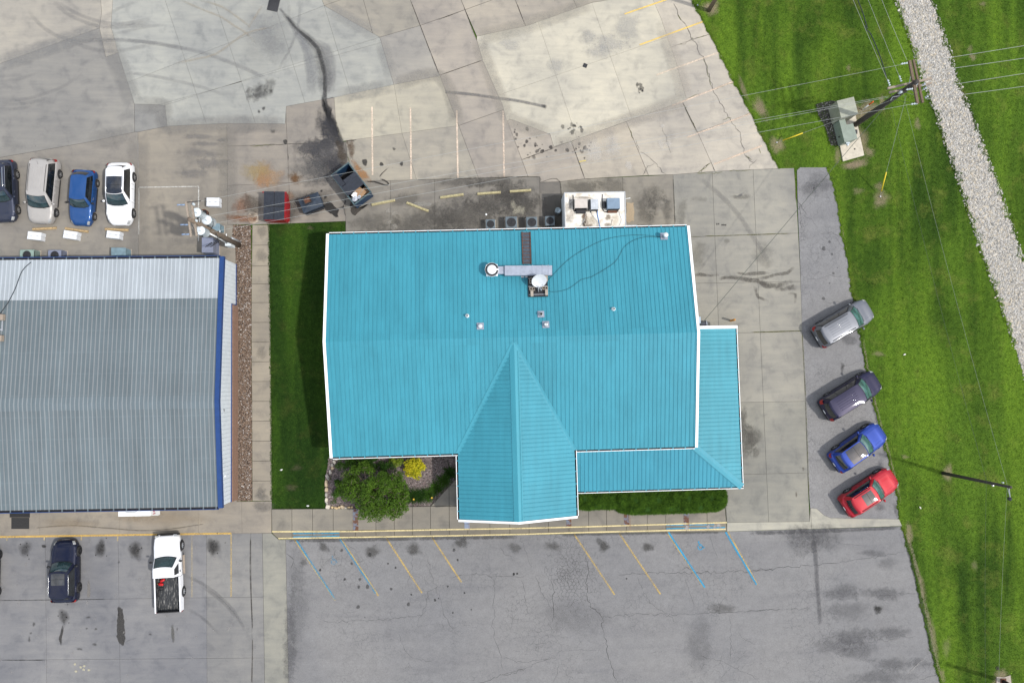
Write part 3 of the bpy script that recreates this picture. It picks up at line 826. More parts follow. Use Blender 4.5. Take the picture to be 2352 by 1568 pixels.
# skid marks
ribbon(rear_lot,'tyre_skid',[D(1,0,1672,788),D(1,0,1900,808),D(1,0,2120,840),D(2,0,150,862),D(2,0,385,912)],0.30,(0.15,0.145,0.14),0.75,'stain_soft',taper=False)
blob(rear_lot,'tyre_skid',D(2,0,380,910),0.2,0.18,(0.06,0.06,0.06),0.8,'stain_soft')
TM = (0.16,0.16,0.165)
arcs = [[(450,10),(560,110),(700,180),(850,225),(1060,230),(1300,195)],[(490,20),(620,100),(780,165),(920,200),(1100,200),(1290,160)],
  [(240,90),(330,200),(450,290),(560,330),(700,350),(900,340),(1200,355),(1400,385),(1650,430),(1850,490),(2080,580),(2300,680)],
  [(600,355),(720,400),(850,430),(1000,440),(1200,400),(1350,370)],[(990,330),(1150,350),(1330,370),(1600,420)],
  [(0,690),(150,680),(330,620)],[(0,860),(200,850),(380,800),(560,730),(680,640)],[(0,895),(250,880),(420,830)],[(0,940),(200,925),(300,890)],
  [(1050,620),(1250,640),(1500,690),(1700,740),(1950,820)],[(960,300),(1200,240),(1420,210)],[(10,650),(200,640)],
  [(870,160),(1000,80),(1200,0)]]
for i,a in enumerate(arcs):
 ribbon(rear_lot,'tyre_mark',DD(0,0,a),0.40 if i < 4 else 0.34,TM,0.28 if i in (0,1,2) else 0.2,'stain_soft')
for a in ([(1540,0),(1750,90),(1900,150),(2000,220),(2100,280),(2200,380)],[(1700,0),(1900,60),(2060,170),(2150,240)],[(2340,230),(2100,290),(1850,460),(1700,500),(1500,545)],[(2260,20),(2110,260)]):
 ribbon(rear_lot,'mud_track',DD(0,0,a),0.22,(0.34,0.30,0.23),0.42,'stain_soft')
for a in ([(425,0),(415,200),(340,440)],[(330,0),(335,150)],[(380,290),(330,440),(240,600)]):
 ribbon(rear_lot,'tyre_mark',DD(1,0,a),0.3,TM,0.25,'stain_soft')
for x,y,rx,ry in ((1690,1170,1.2,.25),(1760,1230,1.6,.2),(1700,1310,1.8,.5),(1800,1400,1.6,.5),(1650,1480,1.6,.4),(1900,1200,.5,.15)):
 blob(rear_lot,'scuff_mark',D(0,0,x,y),rx,ry,(0.13,0.13,0.14),0.38,'stain_rag')
# grime behind the restaurant
for x,y,rx,ry,a in ((1500,620,3.4,1.4,.5),(1850,560,2.8,1.9,.6),(2150,440,2.6,1.2,.6),(1050,620,2.2,.8,.35),(1330,420,1.6,.6,.4),(1800,270,3.0,.5,.45),(2100,270,2.4,.5,.5)):
 blob(rear_lot,'grime_stain',D(1,1,x,y),rx,ry,(0.075,0.071,0.065),a,'stain_rag')
for x,y,rx,ry,a in ((170,480,1.6,1.8,.65),(60,350,1.2,.9,.6),(700,320,1.6,.7,.45),(960,300,1.4,.8,.35),(1250,480,1.0,1.6,.45),(1430,520,.5,1.6,.4),(1330,430,.8,1.2,.4)):
 blob(rear_lot,'grime_stain',D(2,1,x,y),rx,ry,(0.07,0.066,0.06),a,'stain_rag')
polystain(rear_lot,'pale_patch',DD(2,1,[(1084,452),(1138,452),(1144,460),(1147,600),(1138,608),(1086,606)]),(0.42,0.33,0.22),0.75,'stain_hard',soft=0.05)
polystain(rear_lot,'dark_patch',DD(2,1,[(372,405),(530,402),(533,660),(372,560)]),(0.06,0.056,0.05),0.35,'stain_hard',soft=0.05)  # darker flat patch west of the cooler
for x,y in ((130,530),(160,510),(110,470),(190,520)):
 blob(rear_lot,'efflorescence',D(2,1,x,y),.28,.35,(0.36,0.34,0.27),0.6,'stain_rag')
for x,y in ((1180,520),(1190,615),(1240,655),(1230,540)):
 blob(rear_lot,'efflorescence',D(1,1,x,y),.3,.22,(0.36,0.34,0.30),0.5,'stain_rag')
polystain(rear_lot,'pale_patch',DD(1,1,[(1360,452),(1535,448),(1540,476),(1420,476)]),(0.30,0.29,0.26),0.5,'stain_hard',soft=0.1)
# ground-in dirt that straddles the slab joints
for p,w,col,a in (([(308,240),(345,243),(379,243),(384,290),(520,284),(655,285)],1.6,(.20,.195,.185),.4),([(232,66),(262,125),(308,238)],1.8,(.21,.21,.205),.4),([(0,147),(120,105),(228,65)],1.6,(.23,.23,.225),.5),([(905,195),(1010,175),(1054,289)],1.4,(.25,.235,.205),.45),([(768,224),(905,195)],1.5,(.22,.22,.21),.45),([(873,87),(905,195)],1.3,(.25,.25,.24),.4),([(1096,90),(1155,242),(1175,275),(1265,310)],1.5,(.30,.28,.24),.45),([(1272,337),(1452,274),(1577,228)],1.6,(.33,.305,.265),.45),([(1520,45),(1577,228)],1.6,(.38,.35,.30),.4),([(1100,85),(1207,60),(1359,7)],1.6,(.32,.30,.25),.4),([(745,14),(872,86)],1.4,(.26,.26,.25),.4),([(522,290),(523,510)],1.8,(.2,.19,.17),.4),([(318,310),(318,590)],2.0,(.21,.2,.185),.35),([(200,328),(309,304)],1.8,(.21,.205,.195),.4)):
 ribbon(rear_lot,'joint_grime',p,w,col,a,'stain_soft')
# dark filled joints of the rear lot
for c,r,p in ((1,0,[(1373,0),(1455,215),(1540,440),(1620,646)]),(1,0,[(1807,0),(1840,85),(1895,235),(1937,345)]),(1,0,[(1600,175),(1835,86)]),(1,0,[(1622,645),(1990,516)]),
    (2,0,[(133,0),(218,226)]),(2,0,[(612,1212),(680,1400),(728,1530)]),(2,0,[(190,1366),(320,1318),(460,1270)]),(2,0,[(1560,872),(1640,1040),(1690,1133)]),
    (2,1,[(0,235),(340,230),(340,275),(510,268),(525,655)]),(2,1,[(1480,214),(1500,645)]),(1,1,[(1400,256),(1955,241),(2345,232)])):
 ribbon(rear_lot,'joint_sealant',DD(c,r,p),0.06,(0.03,0.026,0.018),0.9,'stain_rag',step=0.3)
# ---- east drive stains
WET = (0.10,0.092,0.08)
ribbon(drive,'wet_trail',DD(2,1,[(1855,1105),(1930,1090),(2010,1090),(2090,1105),(2200,1120),(2280,1160),(2352,1170)]),[0.3,.35,.4,.5,.4,.6,.3],WET,0.75,'stain_rag')
ribbon(drive,'wet_trail',DD(2,1,[(1650,1070),(1720,1065),(1800,1075),(1900,1065)]),[0.2,.4,.2,.4],WET,0.65,'stain_rag')
ribbon(drive,'wet_trail',DD(2,1,[(1990,1045),(2100,1062),(2160,1055),(2352,1050)]),[0.2,.3,.4,.2],WET,0.6,'stain_rag')
ribbon(drive,'wet_trail',DD(2,1,[(2150,1155),(2190,1190),(2210,1260),(2350,1300)]),[0.3,.35,.3,.3],WET,0.6,'stain_rag')
for p,w in (([(0,1110),(150,1090),(250,1060),(330,1050),(400,980)],.35),([(60,1110),(200,1160),(280,1150),(400,1100)],.5),([(180,1170),(300,1190),(380,1170),(410,1200)],.5),([(330,1225),(400,1235),(395,1310)],.3),([(300,1420),(380,1440)],.25),([(370,1470),(430,1500)],.3)):
 ribbon(drive,'wet_trail',DD(3,1,p),w,WET,0.6,'stain_rag')
for c,r,x,y,rx,ry,a in ((2,1,1680,900,1.0,1.1,.3),(2,1,1700,420,.9,.2,.2),(2,1,2060,400,.8,.25,.4),(2,1,2250,900,.8,1.3,.25),(2,2,2090,960,.75,2.0,.6),(2,2,2170,960,.6,1.1,.5),(2,2,2080,780,.4,.9,.35),(2,2,2190,1080,.4,.5,.35),(2,1,1940,780,.3,.2,.3),(2,1,1550,560,.5,1.4,.3)):
 blob(drive,'grime_stain',D(c,r,x,y),rx,ry,(0.09,0.085,0.075),a,'stain_rag')
ribbon(drive,'scuff_mark',DD(2,1,[(2000,410),(2060,385),(2115,340)]),.22,(0.13,.13,.14),.55,'stain_rag')
ribbon(drive,'tyre_mark',DD(2,1,[(1700,230),(1930,430),(2080,610),(2200,800),(2300,960)]),.5,(0.16,.155,.15),.28,'stain_soft')
for x in (1855,1870,1900,1915,1930):
 blob(drive,'oil_drip',D(2,1,x,635 + random.uniform(-6,8)),.07,.09,OIL,.7,'stain_hard',seg=10)
for x,y in ((1400,1450),(465,1230)):
 blob(drive,'oil_drip',D(3,2,x,y) if x < 500 else D(3,2,405,1445),.1,.2,(0.07,.05,.035),.6,'stain_rag')
MOSS = (0.085,0.085,0.022)
for c,r,p in ((2,1,[(1740,737),(1900,733),(2352,718)]),(3,1,[(0,726),(390,712)]),(3,1,[(0,1560),(200,1555),(450,1546)]),(3,2,[(0,62),(450,48)]),(3,2,[(455,60),(480,520),(505,1200),(515,1500)]),(3,1,[(395,170),(402,480)]),(2,1,[(1610,745),(1740,739)])):
 ribbon(drive,'joint_moss',DD(c,r,p),0.08,MOSS,0.85,'stain_rag',step=0.3)
# ---- shop lot stains
for x,y,rx,ry,a in ((215,420,.5,.6,.55),(860,420,.42,.6,.85),(1160,430,.5,.75,.85),(1825,400,.5,.65,.9),(545,1000,.4,.55,.7),(375,397,.2,.12,.8),(1500,400,.3,.8,.25)):
 blob(left_lot,'oil_stain',D(0,3,x,y),rx,ry,OIL,a,'stain_soft' if rx > .3 else 'stain_hard')
 for _ in range(5):
  if rx > .3: blob(left_lot,'oil_drip',D(0,3,x + random.gauss(0,45),y + random.gauss(0,55)),.05,.06,OIL,.7,'stain_hard',seg=10)
polystain(left_lot,'wet_patch',DD(0,3,[(1010,915),(1045,930),(1062,1050),(1068,1180),(1060,1240),(1030,1230),(1005,1190),(1003,1050)]),(0.05,.048,.045),.85,'stain_hard',soft=.15)
ribbon(left_lot,'wet_patch',DD(0,3,[(545,1040),(525,1150),(515,1190),(530,1265)]),[.3,.25,.3,.12],(0.05,.048,.045),.85,'stain_hard')
ribbon(left_lot,'wet_patch',DD(0,3,[(1470,1035),(1478,1140),(1485,1250)]),[.25,.3,.3],(0.11,.108,.10),.7,'stain_hard')
ribbon(left_lot,'wet_patch',DD(0,3,[(1515,1060),(1515,1150)]),[.3,.12],(0.045,.043,.04),.85,'stain_hard')
ribbon(left_lot,'cement_patch',DD(0,3,[(755,640),(760,780),(755,860)]),[.18,.3,.4],(0.20,.19,.175),.75,'stain_hard')
ribbon(left_lot,'wet_patch',DD(0,3,[(1018,500),(1018,565)]),.32,(0.05,.048,.045),.8,'stain_hard')
ribbon(left_lot,'wet_patch',DD(0,3,[(1065,1215),(1175,1175)]),.1,(0.06,.058,.055),.7,'stain_rag')
for x,y,w,h in ((290,1065,.12,.2),(265,1140,.12,.1),(250,1190,.1,.25),(1285,1150,.15,.1),(810,1235,.25,.12),(680,1275,.2,.12),(755,1005,.25,.1),(740,1100,.1,.08),(820,1105,.12,.12)):
 blob(left_lot,'scuff_mark',D(0,3,x,y),w,h,(0.07,.068,.066),.6,'stain_rag',seg=10)
for a in ([(1560,640),(1700,700),(1850,800),(2000,950),(2100,1120)],[(1590,930),(1720,1000),(1880,1150)],[(1700,720),(1900,870),(2060,1050)]):
 ribbon(left_lot,'tyre_mark',DD(0,3,a),.3,(0.11,.11,.115),.3,'stain_soft')
ribbon(left_lot,'dotted_crack',DD(0,3,[(2143,320),(2140,560),(2145,760),(2160,1110)]),.11,(0.04,.035,.03),.8,'stain_rag',step=0.2)
ribbon(left_lot,'dotted_crack',DD(0,3,[(2160,1170),(2158,1340),(2152,1567)]),.10,(0.06,.05,.04),.75,'stain_rag',step=0.2)
ribbon(left_lot,'joint_sealant',DD(0,3,[(0,860),(450,855),(920,850)]),.07,(0.03,.03,.03),.8,'stain_rag',step=0.3)
ribbon(left_lot,'joint_sealant',DD(0,3,[(0,1370),(420,1370)]),.09,(0.03,.03,.03),.75,'stain_rag',step=0.3)
ribbon(left_lot,'crack_trail',DD(0,3,[(300,240),(600,220),(900,240),(1200,262),(1450,250),(1750,205)]),.12,(0.08,.07,.055),.45,'stain_rag',step=0.2)
for x,y in ((690,1430),(640,1405),(720,1420),(760,1455),(650,1465),(715,1450)):
 blob(left_lot,'paint_spatter',D(0,3,x,y),.12,.11,(0.45,.42,.30),.7,'stain_hard',seg=10)
for _ in range(60):
 x,y = random.uniform(0,2200),random.uniform(350,1560)
 blob(left_lot,'pale_fleck',D(0,3,x,y),random.uniform(.05,.16),random.uniform(.06,.25),(0.30,.29,.28),random.uniform(.25,.5),'stain_rag',seg=9)
for x,y,rx,ry in ((1400,150,3.5,.6),(1150,130,1.5,.5),(600,200,2,.4)):
 blob(left_lot,'ochre_tint',D(0,3,x,y),rx,ry,(0.30,.23,.15),.3,'stain_soft')
blob(left_lot,'dark_smudge',D(0,3,2260,60),.8,.5,(0.12,.115,.11),.4,'stain_rag')
# ---- front asphalt stains
for c,x,y,rx,ry,a in ((1,630,410,.45,.4,.7),(1,1050,440,.6,.55,.7),(1,1400,420,.7,.5,.75),(1,1800,370,.75,.45,.75),(2,130,410,.6,.4,.5),(2,460,400,.7,.45,.6),(2,890,405,.45,.45,.85),(2,1265,405,.5,.4,.8),(1,460,530,.3,.4,.4),(2,1900,930,1.5,.35,.45),(2,850,360,.3,.3,.6)):
 blob(front_asphalt,'oil_stain',D(c,3,x,y),rx,ry,(0.045,.043,.038),a * .75,'stain_rag',z=0.06)
for c,x,y,s in ((1,1207,762,.13),(1,1355,893,.14),(1,1380,810,.08),(1,1583,857,.1),(1,1613,842,.06),(1,1835,795,.08),(1,1245,580,.09),(1,1776,513,.09),(1,1692,740,.08),(1,2257,635,.1),(1,2283,632,.07),(2,118,635,.11),(2,150,630,.07),(1,870,545,.12),(1,940,680,.13),(1,1005,742,.16),(1,930,745,.13),(1,925,915,.16),(1,1745,430,.14),(1,1893,937,.06),(1,1735,965,.07),(1,983,1005,.05),(2,1083,673,.07),(1,810,680,.1),(1,785,432,.12),(1,600,600,.1),(1,1180,545,.08),(1,1025,470,.16)):
 blob(front_asphalt,'oil_drip',D(c,3,x,y),s,s * 1.15,OIL,.75 if s < .12 else .5,'stain_hard',z=0.06,seg=12)
SEAL = (0.085,0.085,0.09)
for p,w,a in (([(555,300),(575,560),(590,800),(605,980),(605,1080)],.42,.5),([(540,270),(550,480)],.3,.3)):
 ribbon(front_asphalt,'sealed_strip',DD(3,3,p),w,SEAL,a,'stain_soft',z=0.06)
for c,x,y,rx,ry,a in ((3,640,330,1.1,1.0,.55),(3,480,340,1.4,.9,.4),(3,400,300,1.0,.6,.35),(3,800,800,1.2,.6,.5),(3,1150,800,1.8,.4,.5),(3,1060,460,1.0,.25,.4),(3,1200,1140,1.7,.4,.5),(3,900,1180,1.5,.7,.5),(3,930,1290,1.4,.6,.4),(3,1230,1400,1.8,.4,.5),(3,700,1240,1.6,.5,.35),(3,850,950,1.6,.7,.3),(3,1480,1400,.7,.4,.35),(3,1180,540,.8,.4,.3),(3,1100,1520,2.4,.5,.45),(2,1700,1230,1.0,2.0,.28),(2,620,1000,3.0,1.0,.2),(1,400,900,.9,4.0,.25),(1,340,1250,.5,3.2,.4)):
 blob(front_asphalt,'dark_wear',D(c,3,x,y),rx * 1.15,ry * 1.3,SEAL,a * .85,'stain_rag',z=0.06)
blob(front_asphalt,'pothole',D(3,3,1105,935),.34,.42,(0.028,.028,.026),.9,'stain_rag',z=0.06)
for p in ([(310,345),(800,345),(1400,332),(2300,318)],):
 ribbon(front_asphalt,'gutter_grime',DD(1,3,p),.35,(0.07,.068,.066),.6,'stain_rag',z=0.06)
ribbon(front_asphalt,'gutter_grime',DD(2,3,[(500,300),(900,292),(1500,282),(1930,275)]),.3,(0.07,.068,.066),.55,'stain_rag',z=0.06)
ribbon(front_asphalt,'gutter_grime',DD(3,3,[(0,285),(400,275),(900,255),(1310,235)]),.4,(0.075,.075,.078),.6,'stain_rag',z=0.06)
ribbon(front_asphalt,'edge_tar',DD(3,3,[(1340,330),(1370,470),(1430,700),(1500,1000),(1560,1280),(1610,1470)]),.3,(0.07,.07,.073),.55,'stain_rag',z=0.06)
for p in ([(1110,760),(1240,640)],[(1160,1200),(1250,1120)],[(1310,1530),(1560,1300)]):
 ribbon(front_asphalt,'faded_line',DD(3,3,p),.12,(0.30,.29,.27),.5,'stain_rag',z=0.06)
# side asphalt
for x,y,s in ((690,785,.13),(640,843,.2),(710,890,.12),(757,1007,.06),(722,1053,.13),(690,1138,.08),(637,1270,.16),(555,325,.1)):
 blob(side_asphalt,'oil_drip',D(3,1,x,y),s,s,OIL,.4,'stain_hard',z=0.06,seg=12)
blob(side_asphalt,'oil_stain',D(3,2,800,365),.18,.4,OIL,.5,'stain_rag',z=0.06)
for x,y,rx,ry in ((620,280,1.2,.8),(520,330,.8,.8),(860,130,.8,.4),(1120,1560,.5,.3)):
 blob(side_asphalt,'dark_wear',D(3,1 if x < 800 else 2,x,y),rx,ry,SEAL,.35,'stain_rag',z=0.06)
ribbon(side_asphalt,'edge_tar',DD(3,2,[(1040,660),(1090,800),(1180,1150)]),.25,(0.1,.1,.1),.4,'stain_rag',z=0.06)
ribbon(side_asphalt,'edge_tar',DD(3,3,[(1225,0),(1260,100),(1275,150)]),.4,(0.075,.075,.08),.6,'stain_rag',z=0.06)
# side walk grime
for r,y,a in ((2,1440,.5),(2,230,.3),(1,700,.35),(1,900,.3)):
 blob(side_walk,'grime_stain',D(1,r,100,y),.5,.6,(0.11,.105,.10),a,'stain_rag',z=0.1)
# rust runs on the front walk
for c,x in ((1,880),(1,920),(1,1870),(2,600),(2,1110),(2,1612)):
 ribbon(front_walk,'rust_run',DD(c,3,[(x,130),(x + 4,270)]),.18,(0.30,.16,.08),.5,'stain_soft',z=0.19)
for x,y in ((1600,238),(1780,232),(1870,222),(1840,230)):
 blob(front_walk,'concrete_repair',D(2,3,x,y),.22,.2,(0.36,.35,.34),.8,'stain_rag',z=0.125)
# ------------------------------------------------ cracks: real thin strips, joined
M['crack'] = plain('crack_dark',(0.042,0.041,0.042),0.95,var=0.3)  # plain dark colour for the crack strips
M['weed'] = plain('crack_weeds',(0.075,0.085,0.018),0.9,var=0.5,scale=5)
def crack_path(mb,pts,w,z,jag=0.09,step=0.22,fade=True):
 path = []
 for i in range(len(pts) - 1):
  a,b = pts[i],pts[i + 1]
  n = max(1,int((b - a).length / step))
  for k in range(n):
   p = a.lerp(b,k / n)
   if k or i: p = p + Vector((random.gauss(0,jag),random.gauss(0,jag),0)) * 0.6
   path.append(p)
 path.append(pts[-1])
 n = len(path)
 vs = []
 for i,p in enumerate(path):
  t = path[min(i + 1,n - 1)] - path[max(i - 1,0)]
  no = Vector((-t.y,t.x,0))
  no = no.normalized() if no.length > 1e-6 else Vector((1,0,0))
  ww = w * 0.55 * random.uniform(.5,1.35) * (0.4 if fade and i in (0,n - 1) else 1)
  vs += [(p.x + no.x * ww / 2,p.y + no.y * ww / 2,z),(p.x - no.x * ww / 2,p.y - no.y * ww / 2,z)]
 mb.add(vs,[(2 * i,2 * i + 1,2 * i + 3,2 * i + 2) for i in range(n - 1)])
def hexnet(mb,c,rx,ry,size,w,z,dens=1.0,rot=0.0):
 """alligator cracking: jittered honeycomb thinning out from the centre"""
 c = P(c,z)
 nodes = {}
 def node(i,j):
  if (i,j) not in nodes:
   x = (i * 0.5) * size; y = j * size * 0.29
   nodes[(i,j)] = Vector((x + random.gauss(0,size * .17),y + random.gauss(0,size * .17),0))
  return nodes[(i,j)]
 nx,ny = int(rx / size * 2) + 2,int(ry / size / .87) + 2
 for a in range(-nx,nx + 1):
  for b in range(-ny,ny + 1):
   off = (b % 2)
   cx2 = 2 * a + off; cy3 = 3 * b
   cor = [(cx2,cy3 + 2),(cx2 + 1,cy3 + 1),(cx2 + 1,cy3 - 1),(cx2,cy3 - 2)]
   for k in range(3):
    p,q = node(*cor[k]),node(*cor[k + 1])
    m = (p + q) / 2
    d = math.hypot(m.x / rx,m.y / ry)
    if d < 1 and random.random() < dens * (1.25 - d * 1.1):
     pr = Vector((p.x * math.cos(rot) - p.y * math.sin(rot),p.x * math.sin(rot) + p.y * math.cos(rot),0)) + c
     qr = Vector((q.x * math.cos(rot) - q.y * math.sin(rot),q.x * math.sin(rot) + q.y * math.cos(rot),0)) + c
     crack_path(mb,[pr,qr],w * (1.25 - 0.7 * d),z,jag=0.02,step=0.15,fade=False)
ZK = 0.0385
ck = MB()
fine = MB()
cr = lambda c,r,p,w=.035,mb=None,z=ZK,jag=.09: crack_path(mb or ck,PX(DD(c,r,p),z),w,z,jag)
# long cracks, front lot
for c,p,w in ((1,[(620,1030),(690,1048),(830,1042),(920,1020),(1000,1038),(1100,1025),(1350,1000),(1470,990),(1505,880),(1530,790),(1600,750)],.035),
    (1,[(1700,662),(1800,645),(1930,630),(2080,660),(2200,650),(2345,655)],.035),(1,[(2090,690),(2085,900),(2080,1080),(2090,1200),(2140,1330),(2160,1450)],.035),
    (1,[(1520,500),(1550,640),(1600,760),(1640,900),(1670,1000),(1740,1110)],.03),(1,[(1950,1567),(2080,1530),(2140,1495),(2250,1480),(2352,1440)],.045),
    (1,[(315,460),(350,470),(370,520),(345,590)],.06),(1,[(1090,365),(1040,430)],.03),(1,[(830,380),(910,440)],.03),(1,[(570,340),(570,410)],.03),(1,[(740,420),(690,510),(610,570)],.03),
    (1,[(1390,480),(1380,620),(1350,720)],.025),(1,[(1270,1140),(1310,1270),(1390,1350),(1560,1385)],.025),(1,[(2130,400),(2190,480),(2260,490)],.025),
    (2,[(1010,650),(1060,635),(1250,628),(1450,620),(1600,625),(1850,618),(2000,605),(2150,610),(2340,590)],.055),
    (2,[(730,470),(755,590),(745,700),(740,830),(770,910),(850,970),(870,1010),(880,1110),(900,1200),(920,1330),(970,1460),(990,1560)],.06),
    (2,[(430,680),(455,790),(460,940),(450,1040)],.055),(2,[(300,660),(340,760),(400,850),(440,960)],.035),
    (2,[(870,1000),(1050,985),(1250,975),(1430,980),(1700,975),(2000,955),(2345,942)],.04),(2,[(1170,660),(1220,770),(1300,900),(1430,980),(1520,1050)],.03),
    (2,[(1580,670),(1630,800),(1660,920)],.03),(2,[(1955,980),(1970,1100),(1975,1250),(1960,1380)],.03),(2,[(0,1340),(60,1345),(140,1390),(330,1370),(500,1350)],.025),
    (2,[(0,1500),(180,1450),(300,1400),(420,1360)],.03),(2,[(1720,1330),(1850,1370),(1960,1410),(2100,1480),(2200,1530)],.03),(2,[(190,670),(215,800),(230,960)],.03),
    (2,[(570,1290),(740,1285),(830,1287)],.02),(2,[(1270,1310),(1390,1287)],.025),(2,[(170,310),(240,500),(265,590)],.025),(2,[(1650,590),(1600,570),(1560,595)],.035),
    (2,[(330,1180),(330,1270)],.02),(2,[(520,1400),(450,1560)],.025),(2,[(2140,640),(2160,730)],.03),(2,[(1790,300),(1860,500)],.02),(2,[(2050,1150),(2110,1210),(2200,1240)],.025),
    (3,[(20,600),(180,592),(300,580),(560,555),(760,540)],.055),(3,[(760,540),(950,510),(1160,475),(1250,460),(1330,440)],.035),(3,[(0,945),(180,942),(330,937),(500,925)],.04),
    (3,[(1080,830),(1260,810),(1450,795)],.03),(3,[(960,1220),(1200,1190),(1420,1165)],.03),(3,[(1460,1535),(1560,1500),(1615,1492)],.05),(3,[(640,1170),(800,1165),(820,1110)],.02),(3,[(740,290),(745,360)],.03),(3,[(760,370),(960,385)],.02),
    (3,[(440,1100),(450,1140)],.03)):
 cr(c,3,p,w)
hexnet(ck,D(2,3,610,690),2.7,3.0,.30,.03,ZK + .0003,0.95)
hexnet(ck,D(2,3,640,480),1.2,1.9,.32,.025,ZK + .0006,0.7)
hexnet(ck,D(2,3,560,640),1.0,1.0,.26,.035,ZK + .0009,0.9)
hexnet(fine,D(1,3,400,800),1.2,4.6,.42,.018,ZK + .0003,0.6)
hexnet(fine,D(2,3,450,1200),4.5,3.2,.6,.014,ZK + .0006,0.4)
hexnet(fine,D(1,3,1080,480),1.2,1.3,.5,.016,ZK + .0009,0.5)
hexnet(fine,D(3,3,500,420),2.0,1.6,.4,.016,ZK + .0012,0.55)
hexnet(fine,D(3,3,560,760),3.0,2.4,.5,.014,ZK + .0015,0.4)
hexnet(fine,D(3,3,900,1200),4.5,2.5,.5,.015,ZK + .0018,0.4)
hexnet(fine,D(2,3,1900,1380),3.5,2.6,.55,.015,ZK + .0021,0.4)
hexnet(fine,D(1,3,1500,900),3.5,3.0,.7,.013,ZK + .0024,0.3)
hexnet(fine,D(2,3,2050,600),1.5,3.0,.5,.015,ZK + .0027,0.4)
tag(ck.build('cracks',M['crack'],front_asphalt),kind='stuff')
tag(fine.build('fine_cracks',M['crack'],front_asphalt),kind='stuff')
ck = MB()
ZS = 0.0455
for r,p,w in ((1,[(415,420),(450,480),(480,540),(495,555)],.06),(1,[(425,450),(450,560),(440,680)],.045),(1,[(480,490),(560,420),(600,360)],.02),(1,[(620,460),(570,550)],.02),(1,[(430,600),(480,560),(530,590),(585,660)],.025),
    (1,[(610,720),(700,705),(770,740)],.03),(1,[(500,1110),(600,1095),(720,1070),(830,1075)],.03),(1,[(720,740),(790,800),(830,900)],.02),(2,[(790,370),(880,330),(940,315)],.03),(2,[(940,1310),(960,1265),(1020,1235),(1060,1225)],.035),(1,[(660,230),(580,310),(480,440)],.02),
    (1,[(520,1210),(540,1300),(530,1360)],.02),(1,[(620,1300),(780,1305)],.02)):
 cr(3,r,p,w,ck,ZS)
hexnet(ck,D(3,1,450,640),.6,2.2,.3,.022,ZS + .0003,.7)
hexnet(ck,D(3,2,510,900),.45,6.0,.28,.018,ZS + .0006,.6)
hexnet(ck,D(3,2,1000,700),.8,3.0,.4,.016,ZS + .0009,.4)
hexnet(ck,D(3,1,560,900),2.2,4.0,.6,.012,ZS + .0012,.3)
tag(ck.build('cracks',M['crack'],side_asphalt),kind='stuff')
ck = MB(); wd = MB()
ZR = 0.075
for r,p,w,m in ((0,[(1485,30),(1530,130),(1600,240),(1650,340),(1690,420),(1740,490),(1780,620),(1820,770),(1870,860),(1980,1040),(2050,1140),(2075,1240),(2100,1330),(2165,1390)],.05,ck),
                   (0,[(1530,385),(1640,340),(1740,310),(1795,290)],.04,ck),(0,[(1200,1300),(1260,1330),(1300,1370),(1330,1405),(1390,1470),(1420,1490)],.05,ck),(0,[(1320,1400),(1260,1420),(1220,1500)],.05,ck),
                   (0,[(1390,1090),(1440,1250),(1460,1310)],.03,ck),(0,[(1805,1392),(1750,1430),(1720,1475)],.07,ck),(0,[(1805,1392),(1840,1462)],.05,ck),(0,[(1160,1190),(1190,1290)],.04,ck),(0,[(2200,1360),(2130,1450)],.03,ck)):
 cr(2,r,p,w,m,ZR)
for r,p,w in ((0,[(1520,130),(1548,175)],.1),(0,[(1640,320),(1655,340)],.12),(0,[(1690,325),(1745,305)],.12),(0,[(1600,845),(1700,805)],.07),(0,[(1800,770),(1900,740),(2000,700)],.08),(0,[(1905,1025),(1980,1010)],.06),(0,[(2095,985),(2150,972)],.1),
    (0,[(1540,375),(1558,378)],.13),(0,[(1690,1483),(1760,1425),(1800,1395)],.09),(0,[(1690,1485),(1900,1470)],.07),(0,[(1960,1465),(2150,1455)],.05),(0,[(2100,1330),(2150,1370)],.1),(0,[(2215,1270),(2230,1310)],.15),(0,[(685,1395),(690,1440)],.08),(0,[(1100,1080),(1140,1190)],.05),(0,[(1570,900),(1640,1040),(1690,1135)],.05),(0,[(1740,490),(1770,600),(1810,740)],.05)):
 cr(2,r,p,w,wd,ZR + .002)
cr(1,0,[(835,1340),(850,1385)],.14,wd,ZR + .002); cr(1,0,[(1035,250),(1048,280)],.1,ck,ZR)
cr(1,0,[(600,530),(625,545)],.2,ck,ZR); cr(1,0,[(640,850),(710,833)],.12,ck,ZR); cr(1,0,[(820,1210),(910,1195)],.08,ck,ZR)
cr(1,1,[(812,420),(815,560)],.1,ck,ZR); cr(1,0,[(325,1320),(327,1370)],.08,ck,ZR)
for p,w in (([(0,1247),(200,1243),(310,1235),(520,1225),(730,1217)],.05),([(820,1215),(828,1330)],.05)):
 cr(1,0,p,w,ck,ZR)
cr(0,0,[(2140,1248),(2345,1240)],.06,wd,ZR + .002)
tag(ck.build('cracks',M['crack'],rear_lot),kind='stuff')
tag(wd.build('crack_weeds',M['weed'],rear_lot),kind='stuff')
